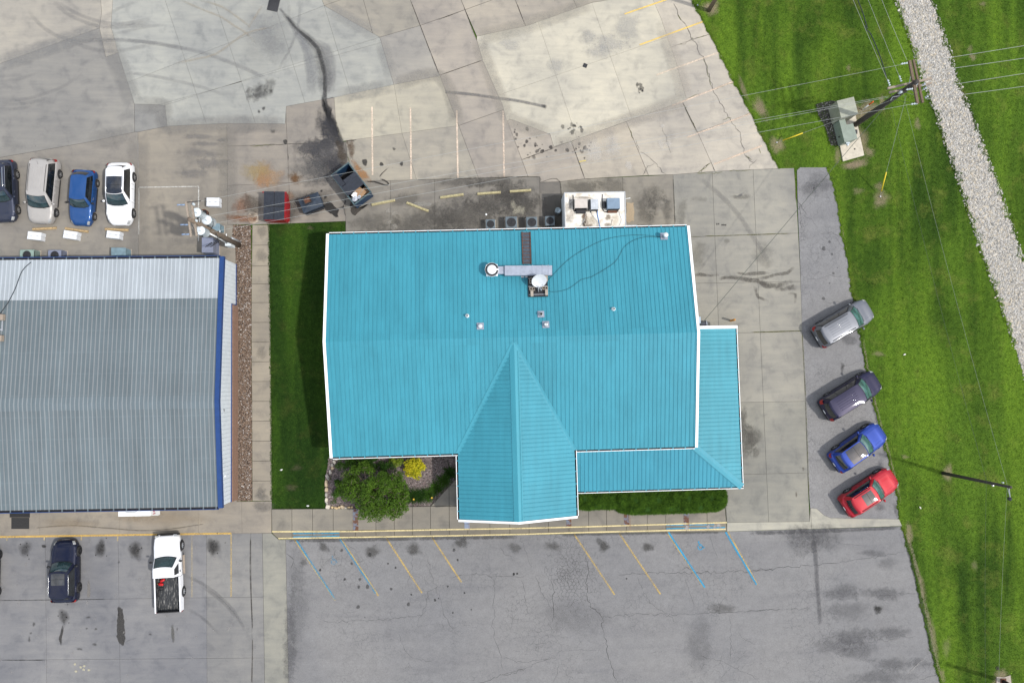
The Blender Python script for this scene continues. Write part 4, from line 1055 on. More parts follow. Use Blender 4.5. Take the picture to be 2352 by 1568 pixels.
# ================================================================== BUILDINGS
M['roof_blue'] = mat_metalroof('blue_roof_panel',(0.042,0.236,0.308),0.5,0.22)
M['roof_blue_cap'] = mat_metalroof('blue_roof_cap',(0.046,0.246,0.318),0.5,0.12)
M['roof_grey'] = mat_metalroof('weathered_roof_panel',(0.116,0.148,0.163),0.6,0.25,metal=0.0,tint=(0.125,0.15,0.165),purlin=1.55)
M['rib_grey'] = mat_metalroof('pale_rib_metal',(0.196,0.216,0.226),0.55,0.2,metal=0.0)  # ribs in a lighter grey than the flats
M['rib_white'] = mat_metalroof('bright_rib_metal',(0.42,0.46,0.49),0.5,0.15,metal=0.1)
M['roof_white'] = mat_metalroof('new_galvalume_panel',(0.33,0.365,0.39),0.5,0.2,metal=0.15)
M['blue_trim'] = plain('blue_trim',(0.010,0.043,0.155),0.45,0,0.12,3)
M['stucco'] = plain('cream_wall',(0.55,0.52,0.45),0.8,0,0.08,3)
M['siding'] = plain('white_siding',(0.58,0.63,0.66),0.5,0,0.06,2)
M['dark'] = plain('gutter_inside',(0.02,0.02,0.022),0.9,0,0.3,5)  # near-black colour paints in the shade inside gutters and openings
M['glass_dark'] = plain('dark_glass',(0.015,0.02,0.022),0.08,0,0.2,2,spec=0.6)
def rib_profile(w,pitch,h=0.038,minor=False):
 """cross-section of one sheet: starts with a lap rib"""
 pr = []
 n = round(w / pitch)
 for i in range(n):
  c = i * pitch
  pr += [(c - 0.040,0),(c - 0.024,h),(c + 0.018,h),(c + 0.040,0)]
  if minor:
   for k in (1 / 3,2 / 3):
    m = c + pitch * k
    pr += [(m - 0.022,0),(m - 0.010,0.011),(m + 0.010,0.011),(m + 0.022,0)]
 pr.append((w - 0.040,0))
 return pr
def roof_face(parent,name,mat,u0,u1,vlo,vhi,mapf,w=0.914,pitch=0.3047,minor=False,jit=0.03,col=None,phase=0.0,ribmat=None):
 """cover a roof plane with single ribbed sheets, each an object; vlo/vhi give the lower and upper end along u"""
 prof = rib_profile(w,pitch,minor=minor)
 i = 0
 u = u0 - phase
 out = []
 while u < u1 - 0.02:
  pts = []
  for du,h in prof:
   uu = u + du
   pts.append((min(max(uu,u0),u1),h if u0 < uu < u1 else 0.0))
  clean = [pts[0]]
  for q in pts[1:]:
   if q[0] - clean[-1][0] > 1e-4: clean.append(q)
  rows = [[],[]]
  if len(clean) > 1:
   for uu,h in clean:
    a,b = vlo(uu),vhi(uu)
    if b < a + 0.001: a = b = (a + b) / 2
    rows[0].append(mapf(uu,a,h)); rows[1].append(mapf(uu,b,h))
   vis = any((Vector(p) - Vector(q)).length > 0.01 for p,q in zip(*rows))
   if vis:
    mb = MB()
    n = len(rows[0])
    vs = rows[0] + rows[1]
    fs = []
    for k in range(n - 1):
     A,B = Vector(vs[k]),Vector(vs[k + 1])
     f = (k,k + 1,n + k + 1,n + k)
     if (Vector(vs[n + k]) - A).length < 1e-3: f = (k,k + 1,n + k + 1)
     if (Vector(vs[n + k + 1]) - B).length < 1e-3: f = (k,k + 1,n + k)
     if (Vector(vs[n + k]) - A).length < 1e-3 and (Vector(vs[n + k + 1]) - B).length < 1e-3: continue
     fs.append(f)
    mb.add(vs,fs)
    if ribmat:
     mb.mi = [1 if max(clean[f[0]][1],clean[f[1]][1]) > 0.03 else 0 for f in fs]
    # make normals face up
    a,b,c = [Vector(vs[i_]) for i_ in fs[len(fs) // 2][:3]]
    if (b - a).cross(c - a).z < 0: mb.f = [f[::-1] for f in mb.f]
    j = 1 + random.uniform(-jit,jit)
    cc = col or (1,1,1)
    out.append(mb.build(name,[mat,ribmat] if ribmat else mat,parent,color=(cc[0] * j,cc[1] * j,cc[2] * j,1)))
  u += w
  i += 1
 return out
# ------------------------------------------------------------------ restaurant with blue metal roof
BC = (1.474,2.83)
rest = thing('restaurant_building','long building with turquoise blue ribbed metal roof and pointed entrance gable','building',(BC[0],BC[1],0),R_(1.5))
HW,HD,ZE,ZR2,RW = 13.30,8.17,3.30,5.10,0.15
S_s = (ZR2 - ZE) / (HD + RW)      # south pitch
S_n = (ZR2 - ZE) / (HD - RW)
GU,GH,GEND = 0.10,4.28,-12.95
ZG = 5.02                          # entrance ridge
SG = (ZG - ZE) / GH
def p_south(u,v,h): return (u,-HD + v,ZE + v * S_s + h)
def p_north(u,v,h): return (u,HD - v,ZE + v * S_n + h)
GA = -HD + (ZG - ZE) / S_s         # w where the entrance ridge meets the south pitch
def south_lo(u):
 d = abs(u - GU)
 if d >= GH: return 0.0
 # valley: main z = gable z
 return (GH - d) * SG / S_s
roof_face(rest,'roof_panel',M['roof_blue'],-HW,HW,south_lo,lambda u: HD + RW - 0.02,p_south,jit=0.045)
roof_face(rest,'roof_panel',M['roof_blue'],-HW,HW,lambda u: 0.0,lambda u: HD - RW - 0.02,p_north,jit=0.045)
# entrance gable pitches: sheets run across, so u follows the ridge
VD = S_s
def g_w(u): return u               # u is local w
def gable_map(side):
 def f(u,v,h):                # v = height along the pitch measured from the eave inwards
  return (GU + side * (GH - v),u,ZE + v * SG + h)
 return f
def gab_lo(w):                     # eave (open) south of the main eave, valley north of it
 if w <= -HD: return 0.0
 z = ZE + (w + HD) * S_s
 return (z - ZE) / SG
for sd_ in (-1,1):
 roof_face(rest,'entrance_roof_panel',M['roof_blue'],GEND,GA,gab_lo,lambda w: GH - 0.02,gable_map(sd_),col=(1.03,1.02,1.01))
# caps
for k in (0,1):
 roof_face(rest,'ridge_cap',M['roof_blue'],-HW,HW,lambda u: 0.45 * k,lambda u: 0.45 * (k + 1),lambda u,v,h: (u,RW - 0.45 + v,ZR2 - abs(v - 0.45) * S_s + h + 0.012),jit=0.045)
cap = MB()
cap.add([(GU - 0.34,GEND,ZG - 0.34 * SG + 0.045),(GU,GEND,ZG + 0.055),(GU,GA,ZG + 0.055),(GU - 0.34,GA - 0.3,ZG - 0.34 * SG + 0.045),(GU + 0.34,GEND,ZG - 0.34 * SG + 0.045),(GU + 0.34,GA - 0.3,ZG - 0.34 * SG + 0.045)],[(0,1,2,3),(1,4,5,2)])
cap.build('entrance_ridge_cap',M['roof_blue_cap'],rest,color=(1.04,1.03,1.02,1))
# little ribs on the entrance cap, as the photo shows
rb = MB()
k = GEND + 0.1
for du in (-0.07,0.0,0.07):
 rb.box(GU + 0.20 + du - 0.012,GU + 0.20 + du + 0.012,GEND,GA - 0.6,ZG - 0.20 * SG + 0.045,ZG - 0.20 * SG + 0.062)
rb.build('cap_ribs',M['roof_blue_cap'],rest,color=(1.1,1.08,1.05,1))
# valley flashings
for sd_ in (-1,1):
 a = Vector((GU + sd_ * GH,-HD,ZE)); b = Vector((GU,GA,ZG))
 d = (b - a).normalized()
 side = Vector((d.y,-d.x,0)).normalized()
 mb = MB()
 rows = []
 for t in (0.0,1.0):
  p = a.lerp(b,t)
  rows.append([p - side * 0.17 + Vector((0,0,0.05)),p + Vector((0,0,0.040)),p + side * 0.17 + Vector((0,0,0.05))])
 mb.grid(rows,flip=False)
 x = Vector(mb.v[1]) - Vector(mb.v[0]); y = Vector(mb.v[3]) - Vector(mb.v[0])
 if x.cross(y).z < 0: mb.f = [f[::-1] for f in mb.f]
 mb.build('valley_flashing',M['roof_blue_cap'],rest,color=(1,1,1,1))
# rake trim, white, along both gable ends
for s in (-1,1):
 mb = MB()
 x0,x1 = (s * HW,s * (HW + 0.20)) if s > 0 else (-HW - 0.20,-HW)
 for (ya,za,yb,zb) in ((-HD - 0.06,ZE - 0.01,RW,ZR2),(RW,ZR2,HD + 0.06,ZE - 0.01)):
  mb.add([(x0,ya,za - 0.22),(x1,ya,za - 0.22),(x1,yb,zb - 0.22),(x0,yb,zb - 0.22),(x0,ya,za + 0.06),(x1,ya,za + 0.06),(x1,yb,zb + 0.06),(x0,yb,zb + 0.06)],
               [(3,2,1,0),(4,5,6,7),(0,1,5,4),(1,2,6,5),(2,3,7,6),(3,0,4,7)])
 mb.build('rake_trim',M['white'],rest)
# entrance end trim
mb = MB()
for s in (-1,1):
 xa,xb = GU + s * (GH + 0.08),GU
 za,zb = ZE - 0.03,ZG
 y0,y1 = GEND - 0.16,GEND
 mb.add([(xa,y0,za - .22),(xb,y0,zb - .22),(xb,y1,zb - .22),(xa,y1,za - .22),(xa,y0,za + .055),(xb,y0,zb + .055),(xb,y1,zb + .055),(xa,y1,za + .055)],
           [(0,1,2,3),(7,6,5,4),(4,5,1,0),(5,6,2,1),(6,7,3,2),(7,4,0,3)] if s > 0 else [(3,2,1,0),(4,5,6,7),(0,1,5,4),(1,2,6,5),(2,3,7,6),(3,0,4,7)])
mb.build('entrance_rake_trim',M['white'],rest)
def gutter(parent,a,b,out,z,gw=0.15,trim=None,straps=True,strapcol=None,step=0.914,first=0.45):
 """open box gutter from a to b (2-D), lying on the side `out` of the eave; blue straps cross it"""
 a = Vector((a[0],a[1],0)); b = Vector((b[0],b[1],0)); o = Vector((out[0],out[1],0))
 def rect(mb,o0,o1,z0,z1):
  vs = [a + o * o0,b + o * o0,b + o * o1,a + o * o1]
  mb.prism([(p.x,p.y) for p in vs],z0,z1)
 g = MB()
 rect(g,gw - 0.035,gw + 0.01,z - 0.16,z + 0.0)
 e = g.build('gutter',trim or M['white'],parent)
 g = MB(); rect(g,0.0,gw - 0.036,z - 0.16,z - 0.12)
 g.build('gutter_trough',M['dark'],e)
 if straps:
  L = (b - a).length; d = (b - a) / L
  t = first
  while t < L - 0.1:
   s = MB()
   q = a + d * t
   vs = [q - d * 0.035 - o * 0.02,q + d * 0.035 - o * 0.02,q + d * 0.035 + o * (gw - 0.03),q - d * 0.035 + o * (gw - 0.03)]
   s.prism([(p.x,p.y) for p in vs],z - 0.012,z + 0.03)
   s.build('gutter_strap',strapcol or M['roof_blue_cap'],e,color=(1,1,1,1))
   t += step
gutter(rest,(-HW,HD),(HW,HD),(0,1),ZE - 0.015,first=0.9)
gutter(rest,(-HW,-HD),(GU - GH - 0.02,-HD),(0,-1),ZE - 0.015,first=0.5)
gutter(rest,(GU + GH + 0.18,-HD),(HW,-HD),(0,-1),ZE - 0.015,first=0.7)
gutter(rest,(GU - GH,-HD - 0.17),(GU - GH,GEND),(-1,0),ZE - 0.015,first=0.35)
gutter(rest,(GU + GH,-HD - 0.02),(GU + GH,GEND),(1,0),ZE - 0.015,first=0.6)
# walls
mb = MB()
mb.box(-HW + 0.25,HW - 0.1,-HD + 0.5,HD - 0.45,0.0,ZE - 0.20)
mb.build('wall',M['stucco'],rest)
mb = MB()
for s in (-1,1):
 x = s * (HW - 0.12) if s > 0 else -HW + 0.27
 mb.add([(x,-HD + 0.5,ZE - 0.2),(x,HD - 0.45,ZE - 0.2),(x,RW,ZR2 - 0.1)],[(0,1,2)] if s > 0 else [(2,1,0)])
mb.build('gable_wall',M['stucco'],rest)
# entrance: side posts, beam, door
for s in (-1,1):
 for yy in (-12.6,-9.2):
  mb = MB(); mb.box(GU + s * (GH - 0.45) - 0.14,GU + s * (GH - 0.45) + 0.14,yy - 0.14,yy + 0.14,0.15,ZE - 0.12,0.01)
  mb.build('entrance_post',M['white'],rest)
 mb = MB(); mb.box(GU + s * (GH - 0.45) - 0.1,GU + s * (GH - 0.45) + 0.1,GEND + 0.2,-HD + 0.5,ZE - 0.12,ZE + 0.05)
 mb.build('entrance_beam',M['white'],rest)
for s in (-1,1):
 d = MB(); d.box(GU + s * 0.5 - 0.46,GU + s * 0.5 + 0.46,-HD + 0.44,-HD + 0.497,0.15,2.3)
 dd = d.build('entrance_door',M['glass_dark'],rest)
 MB().box(GU + s * 0.1 - 0.02,GU + s * 0.1 + 0.02,-HD + 0.38,-HD + 0.44,0.9,1.3).build('door_handle',M['steel'],dd)
for x in (-11.5,-9.3,-7.1,6.5,8.6,10.7):
 w_ = MB().box(x - 0.75,x + 0.75,-HD + 0.45,-HD + 0.497,0.9,2.3).build('window',M['glass_dark'],rest)
 MB().box(x - 0.82,x + 0.82,-HD + 0.40,-HD + 0.496,0.80,0.897).build('window_sill',M['white'],w_)
# ---- lean-to porch roof on the east and south sides
PZ0,PZ1 = 2.45,3.08
PU0,PU1,PW0,PW1,PN = HW + 0.02,16.92,-HD - 0.03,-11.33,0.52
SE_,SS_ = (PZ1 - PZ0) / (PU1 - PU0),(PZ1 - PZ0) / (PW0 - PW1)
def p_east(u,v,h): return (PU1 - v,u,PZ0 + v * SE_ + h)       # u = local w
def p_souths(u,v,h): return (u,PW1 + v,PZ0 + v * SS_ + h)
def hip_e(w): return min(PU1 - PU0,max(0.0,(w - PW1) * SS_ / SE_))
def hip_s(u): return min(PW0 - PW1,max(0.0,(PU1 - u) * SE_ / SS_))
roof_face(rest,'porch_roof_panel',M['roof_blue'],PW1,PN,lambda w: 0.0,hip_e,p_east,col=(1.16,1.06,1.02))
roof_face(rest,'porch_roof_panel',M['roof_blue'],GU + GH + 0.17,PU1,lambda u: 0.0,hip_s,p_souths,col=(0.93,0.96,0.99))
mb = MB()
a,b = Vector((PU0,PW0,PZ1 + 0.055)),Vector((PU1,PW1,PZ0 + 0.055))
d = (b - a).normalized(); n_ = Vector((-d.y,d.x,0)).normalized()
mb.grid([[a - n_ * 0.26 + Vector((0,0,-0.02)),a,a + n_ * 0.26 + Vector((0,0,-0.02))],[b - n_ * 0.26 + Vector((0,0,-0.02)),b,b + n_ * 0.26 + Vector((0,0,-0.02))]],flip=False)
if (Vector(mb.v[1]) - Vector(mb.v[0])).cross(Vector(mb.v[3]) - Vector(mb.v[0])).z < 0: mb.f = [f[::-1] for f in mb.f]
mb.build('hip_cap',M['roof_blue_cap'],rest,color=(1,1,1,1))
gutter(rest,(PU1,PW1),(PU1,PN),(1,0),PZ0 - 0.01,gw=0.13,first=0.5)
gutter(rest,(GU + GH + 0.17,PW1),(PU1 + 0.13,PW1),(0,-1),PZ0 - 0.01,gw=0.13,first=0.6)
mb = MB()
mb.add([(PU0,PN,PZ1 - 0.15),(PU1 + 0.13,PN,PZ0 - 0.15),(PU1 + 0.13,PN + 0.22,PZ0 - 0.15),(PU0,PN + 0.22,PZ1 - 0.15),(PU0,PN,PZ1 + 0.06),(PU1 + 0.13,PN,PZ0 + 0.06),(PU1 + 0.13,PN + 0.22,PZ0 + 0.06),(PU0,PN + 0.22,PZ1 + 0.06)],
       [(3,2,1,0),(4,5,6,7),(0,1,5,4),(1,2,6,5),(2,3,7,6),(3,0,4,7)])
mb.build('porch_rake_trim',M['white'],rest)
for i in range(5):
 MB().box(PU1 - 0.45,PU1 - 0.25,PW1 + 0.3 + i * 2.75,PW1 + 0.5 + i * 2.75,0.05,PZ0,0.01).build('porch_post',M['white'],rest)
for i in range(4):
 MB().box(5.6 + i * 2.7,5.8 + i * 2.7,PW1 + 0.25,PW1 + 0.45,0.05,PZ0 + 0.02,0.01).build('porch_post',M['white'],rest)
# ------------------------------------------------------------------ shop with grey metal roof
SHX,SHY = -19.57,-0.16
shop = thing('shop_building','wide low building with weathered grey ribbed roof, white band and blue trim','building',(SHX,SHY,0),R_(0.75))
YN,YS,YR = 9.04,-9.03,-1.45
ZSE,ZSR,ZNE = 3.5,4.30,3.34
XW = -30.0
s_s = (ZSR - ZSE) / (YR - YS)
YM = 6.05
s_n = 0.085
ZM = ZSR - (YM - YR) * s_n
s_w = (ZM - 0.03 - ZNE) / (YN - YM + 0.12)
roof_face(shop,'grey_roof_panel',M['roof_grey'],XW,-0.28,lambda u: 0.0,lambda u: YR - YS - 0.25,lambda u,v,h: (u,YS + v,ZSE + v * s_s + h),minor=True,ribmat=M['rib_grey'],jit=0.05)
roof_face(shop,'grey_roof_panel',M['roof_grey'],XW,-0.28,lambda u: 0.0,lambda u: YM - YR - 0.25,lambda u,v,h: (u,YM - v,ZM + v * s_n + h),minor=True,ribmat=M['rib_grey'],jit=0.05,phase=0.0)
roof_face(shop,'white_roof_panel',M['roof_white'],XW,-0.28,lambda u: 0.0,lambda u: YN - YM + 0.12,lambda u,v,h: (u,YN - v,ZNE + v * s_w + h - 0.0),minor=True,ribmat=M['rib_white'],jit=0.04,phase=0.3)
# ribbed ridge cap sheets
def ridge_pt(u,v,h):
 y = YR - 0.48 + v
 return (u,y,ZSR - abs(y - YR) * 0.095 + h + 0.022)
for k in range(2):
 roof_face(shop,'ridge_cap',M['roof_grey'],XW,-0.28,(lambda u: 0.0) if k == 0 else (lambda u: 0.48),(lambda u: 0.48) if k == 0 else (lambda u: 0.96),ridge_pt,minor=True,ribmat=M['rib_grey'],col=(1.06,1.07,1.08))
# blue rake trim along the east gable, box on top of wall
for nm,pts in (('rake_trim',[(YS - 0.1,ZSE - 0.02),(YR,ZSR),(YM,ZM),(YN + 0.12,ZNE - 0.02)]),):
 for i in range(3):
  (ya,za),(yb,zb) = pts[i],pts[i + 1]
  mb = MB()
  x0,x1 = -0.30,0.02
  mb.add([(x0,ya,za - .28),(x1,ya,za - .28),(x1,yb,zb - .28),(x0,yb,zb - .28),(x0,ya,za + .07),(x1,ya,za + .07),(x1,yb,zb + .07),(x0,yb,zb + .07)],
               [(3,2,1,0),(4,5,6,7),(0,1,5,4),(1,2,6,5),(2,3,7,6),(3,0,4,7)])
  mb.build(nm,M['blue_trim'],shop)
gutter(shop,(XW,YN),(-0.3,YN),(0,1),ZNE - 0.03,gw=0.2,trim=M['blue_trim'],strapcol=M['roof_grey'],first=0.3)
gutter(shop,(XW,YS),(-0.3,YS),(0,-1),ZSE - 0.03,gw=0.2,trim=M['blue_trim'],strapcol=M['roof_grey'],first=0.3)
# east wall: white siding sheets in strips over a brick wainscot
def rz_(y): return ZSE - 0.28 + (y - YS) * s_s if y < YR else (ZSR - 0.28 - (y - YR) * s_n if y < YM else ZM - 0.28 - (y - YM) * (ZM - ZNE) / (YN - YM))
ybrick = 5.85
y = YS + 0.02
i = 0
while y < YN - 0.05:
 y2 = min(y + 0.305,YN)
 z0 = 1.35 if y < ybrick else 0.28
 mb = MB()
 mb.add([(-0.10,y + .012,z0),(-0.10,y2 - .012,z0),(-0.10,y2 - .012,rz_(y2)),(-0.10,y + .012,rz_(y)),(-0.135,y,z0),(-0.135,y2,z0),(-0.135,y2,rz_(y2)),(-0.135,y,rz_(y))],
           [(0,1,2,3),(4,0,3,7),(1,5,6,2)])
 mb.build('siding_panel',M['siding'],shop)
 y = y2
 i += 1
mb = MB(); mb.box(XW,-0.14,YS + 0.2,YN - 0.2,0,3.2); mb.build('wall',M['siding'],shop)
mb = MB()
mb.box(-0.105,-0.045,YS,ybrick,1.28,1.36)
mb.build('base_trim',M['blue_trim'],shop)
MB().box(-0.105,-0.06,ybrick,YN,0.2,0.30).build('base_trim',M['blue_trim'],shop)
mb = MB(); mb.box(-0.13,-0.05,ybrick - 0.05,ybrick + 0.02,0.28,1.3); mb.build('base_trim',M['blue_trim'],shop)
M['brick'] = plain('brick_face',(0.22,0.135,0.095),0.85,0,0.3,9)
M['mortar'] = plain('mortar',(0.30,0.25,0.21),0.9,0,0.2,9)
wn_ = MB().box(-0.13,0.0,YS,ybrick - 0.06,0.0,1.27).build('brick_wainscot',M['mortar'],shop)
# brick courses: whole courses are joined, too small to tell apart from the air
bk = MB()
for c in range(16):
 off = 0.1 if c % 2 else 0.0
 yy = YS + 0.005 - off
 while yy < ybrick - 0.07:
  a_,b_ = max(yy,YS + 0.003),min(yy + 0.19,ybrick - 0.065)
  if b_ - a_ > 0.03:
   bk.box(0.0005,0.012,a_,b_,0.012 + c * 0.078,0.012 + c * 0.078 + 0.066)
  yy += 0.2
bk.box(-0.125,0.02,YS,ybrick - 0.06,1.271,1.279)
tag(bk.build('bricks',M['brick'],wn_),kind='stuff')
MB().box(-0.085,-0.06,-2.22,-2.0,2.9,3.1).build('wall_vent',M['steel'],shop)
MB().box(-0.098,-0.05,-7.0,-6.86,2.6,2.7).build('wall_light',M['white'],shop)
# south front
for x in (-3.5,-12.0,-15.2):
 w_ = MB().box(x - 1.0,x + 1.0,YS + 0.14,YS + 0.197,0.8,2.4).build('window',M['glass_dark'],shop)
 MB().box(x - 1.06,x + 1.06,YS + 0.10,YS + 0.196,0.72,0.797).build('window_sill',M['blue_trim'],w_)
dd = MB().box(-14.1,-13.1,YS + 0.14,YS + 0.197,0.02,2.15).build('shop_door',M['glass_dark'],shop)
MB().box(-13.25,-13.2,YS + 0.08,YS + 0.14,0.9,1.25).build('door_handle',M['steel'],dd)
# ================================================================== VEGETATION
def scatter_tris(name,mat,base,n_pts,length,width,tilt,parent=None,zjit=0.0,label=None,cat=None,kind='stuff',dirs=None,build=True):
 """base: (N,3) root points; one slim triangle per point"""
 N = len(base)
 az = rng.uniform(0,2 * np.pi,N)
 el = rng.uniform(tilt[0],tilt[1],N)
 d = np.stack([np.cos(az) * np.cos(el),np.sin(az) * np.cos(el),np.sin(el)],1)
 if dirs is not None:
  d = d + dirs; d /= np.linalg.norm(d,axis=1,keepdims=True)
 L = rng.uniform(length[0],length[1],N)[:,None]
 s = np.stack([-d[:,1],d[:,0],np.zeros(N)],1); s /= (np.linalg.norm(s,axis=1,keepdims=True) + 1e-9)
 W = rng.uniform(width[0],width[1],N)[:,None]
 v = np.empty((N,3,3),np.float32)
 v[:,0] = base - s * W / 2; v[:,1] = base + s * W / 2; v[:,2] = base + d * L
 return tri_mesh(name,v,mat,parent)
def tri_mesh(name,v,mat,parent=None):
 N = len(v)
 me = bpy.data.meshes.new(name)
 me.vertices.add(N * 3); me.vertices.foreach_set('co',v.reshape(-1).astype(np.float32))
 me.loops.add(N * 3); me.loops.foreach_set('vertex_index',np.arange(N * 3,dtype=np.int32))
 me.polygons.add(N); me.polygons.foreach_set('loop_start',np.arange(0,N * 3,3,dtype=np.int32)); me.polygons.foreach_set('loop_total',np.full(N,3,np.int32))
 me.materials.append(mat)
 me.update(calc_edges=True)
 return put(name,me,parent)
def quad_leaves(name,mat,c,nrm,size,parent=None,aspect=0.6):
 """folded diamond leaf = 2 triangles sharing an edge, centre c, facing nrm"""
 N = len(c)
 a = rng.normal(size=(N,3)); t = np.cross(nrm,a); t /= (np.linalg.norm(t,axis=1,keepdims=True) + 1e-9)
 b = np.cross(nrm,t); b /= (np.linalg.norm(b,axis=1,keepdims=True) + 1e-9)
 S = rng.uniform(size[0],size[1],N)[:,None]
 v = np.empty((N,4,3),np.float32)
 v[:,0] = c - t * S / 2; v[:,2] = c + t * S / 2
 v[:,1] = c + b * S * aspect / 2 + nrm * S * 0.1; v[:,3] = c - b * S * aspect / 2 + nrm * S * 0.1
 me = bpy.data.meshes.new(name)
 me.vertices.add(N * 4); me.vertices.foreach_set('co',v.reshape(-1))
 idx = (np.arange(N) * 4)[:,None] + np.array([0,1,2,0,2,3])
 me.loops.add(N * 6); me.loops.foreach_set('vertex_index',idx.reshape(-1).astype(np.int32))
 me.polygons.add(N * 2); me.polygons.foreach_set('loop_start',np.arange(0,N * 6,3,dtype=np.int32)); me.polygons.foreach_set('loop_total',np.full(N * 2,3,np.int32))
 me.materials.append(mat)
 me.update(calc_edges=True)
 return put(name,me,parent)
# ---- bare patches in the lawn (flat scuffed soil, ragged edge)
lawn = tag(empty('lawn'),kind='structure')
BARE = []
for c,r,x,y,rx,ry,a,rot in ((3,0,930,960,.9,1.1,.75,.3),(3,0,1040,920,.9,.8,.6,0),(3,0,960,1200,.7,1.4,.65,.2),(3,0,1020,1300,.6,.6,.6,0),(3,0,920,1400,1.3,.5,.65,.2),(3,0,760,1320,.4,.9,.55,0),
                               (3,0,680,1060,.25,.6,.4,0),(3,0,1140,880,.3,.8,.55,.2),(3,0,1440,1060,.3,.7,.55,.2),(3,0,240,1240,.7,.9,.75,0),(3,0,100,920,.6,1.3,.5,.3),(3,0,850,580,.3,.3,.5,0),
                               (3,0,1915,490,.35,.4,.6,0),(3,0,1890,420,.3,.4,.35,0),(3,0,2000,35,.4,.2,.4,0),(3,1,1130,420,.9,.8,.7,0),(3,1,1110,310,.6,.4,.45,0),(3,1,930,350,.5,.4,.4,0),(3,1,900,130,1.2,.4,.6,.2),
                               (3,2,1700,1265,.55,.75,.65,0),(3,2,1110,245,.6,.3,.5,0),(3,2,1335,1125,.4,.2,.45,0),(3,3,2160,1530,.8,.9,.75,0),(3,3,1370,290,.4,1.0,.6,0),(3,2,1170,1100,.35,2.0,.55,.35),(3,2,1075,720,.25,1.2,.5,.2),(3,2,1260,1420,.3,1.2,.5,.2),
                               (3,3,1580,1150,.25,2.0,.45,.2),(3,3,1480,720,.25,1.5,.45,.2),(3,3,1650,1500,.4,.6,.5,0),(2,0,1800,70,.75,.85,.85,.4),(2,0,2080,760,.3,1.2,.5,.4),(2,0,2220,920,.5,.9,.5,.2),(3,3,1930,560,.3,.6,.3,0),(3,3,1690,1260,.4,1.0,.3,0),
                               (1,2,400,1220,.6,.3,.3,0),(1,2,350,1390,.7,.3,.35,0),(1,1,515,665,.4,.2,.4,0)):
 z = 0.012
 p = P(D(c,r,x,y),z)
 rx *= .85; ry *= .85; a *= .8
 BARE.append((p.x,p.y,rx * 0.8,ry * 0.8))
 blob(lawn,'bare_patch',D(c,r,x,y),rx,ry,(0.30,0.235,0.16) if c != 1 else (0.13,.10,.07),a,'stain_soft',rot,z=0.008,irr=.25)
# edge of the lawn along the pavement: pale worn rim
for c,r,p in ((3,1,[(690,200),(730,350),(760,520),(790,680),(830,900),(870,1180)]),(3,2,[(975,100),(1010,360),(1100,760),(1190,1080),(1280,1450)]),(3,3,[(1330,260),(1390,420),(1470,740),(1530,1000),(1590,1300),(1640,1540)])):
 ribbon(lawn,'worn_edge',DD(c,r,p),.35,(0.28,.24,.17),.5,'stain_rag',z=0.006)
# ---- grass blades: uncountable, one object per lawn area
def lawn_points(x0,x1,y0,y1,dens,excl):
 n = int((x1 - x0) * (y1 - y0) * dens)
 pts = rng.uniform((x0,y0),(x1,y1),(n,2))
 keep = np.ones(n,bool)
 for poly in excl:
  a = np.array(poly)
  bb = (pts[:,0] > a[:,0].min()) & (pts[:,0] < a[:,0].max()) & (pts[:,1] > a[:,1].min()) & (pts[:,1] < a[:,1].max()) & keep
  ii = np.where(bb)[0]
  if len(ii): keep[ii[pip(pts[ii],poly)]] = False
 for bx,by,rx,ry in BARE:
  d = ((pts[:,0] - bx) / rx) ** 2 + ((pts[:,1] - by) / ry) ** 2
  keep &= ~((d < 1) & (rng.random(n) < 0.85))
 return pts[keep]
foot = Matrix.Rotation(R_(1.5),2)
restfoot = [tuple(np.array(foot @ Vector(p)) + np.array(BC)) for p in ((-13,-7.7),(13.2,-7.7),(13.2,7.7),(-13,7.7))]
grow = [[(p[0] * 1.0,p[1] * 1.0) for p in q] for q in PAVED] + [restfoot]
g1 = lawn_points(12,46,-32,31,190,grow)
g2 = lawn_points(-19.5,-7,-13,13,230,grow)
# shrink towards edges so that some blades hang over the slabs
for gp,mt,lab in ((g1,'blade','short green mown grass on the wide east lawn'),(g2,'blade_w','grass coloured shade-dark on the strip beside the restaurant')):
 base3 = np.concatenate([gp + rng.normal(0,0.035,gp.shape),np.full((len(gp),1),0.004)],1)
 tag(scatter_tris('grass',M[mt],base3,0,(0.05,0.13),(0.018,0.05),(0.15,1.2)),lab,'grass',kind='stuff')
# ragged rim of grass creeping over the pavement edges
def rim(pxs,n_m,mat,lab,over=.10,z=.05):
 out = []
 pts = PX(pxs,z)
 for a,b in zip(pts,pts[1:]):
  L = (b - a).length; k = int(L * n_m)
  t = rng.random(k)
  s = np.array([a.x,a.y])[None] + t[:,None] * np.array([b.x - a.x,b.y - a.y])[None]
  no = np.array([-(b.y - a.y),b.x - a.x]) / L
  ph = s[:,0] * 3.1 + s[:,1] * 4.7
  amp = over * np.clip(.45 + .6 * np.sin(ph) + .5 * np.sin(ph * 2.7 + 1) + .4 * np.sin(ph * .37),-.3,2.0)
  out.append(s + no * (amp * rng.random(k))[:,None] + rng.normal(0,.03,(k,2)))
 q = np.concatenate(out)
 tag(scatter_tris('grass_rim',M[mat],np.column_stack([q,np.full(len(q),z)]),0,(.05,.14),(.018,.05),(.1,1.0)),lab,'grass',kind='stuff')
rim(J_[9:1:-1],330,'blade','grass creeping over the rear lot edge',.11,.07)
rim(O_[15:1:-1],330,'blade','grass creeping over the side asphalt edge',.13)
rim(P_[12:2:-1],330,'blade','grass creeping over the front asphalt edge',.12)
rim([(625,1150),(623,900),(621.7,746),(620,640),(618.5,516)],250,'blade_w','grass creeping over the side walk',.06,.075)
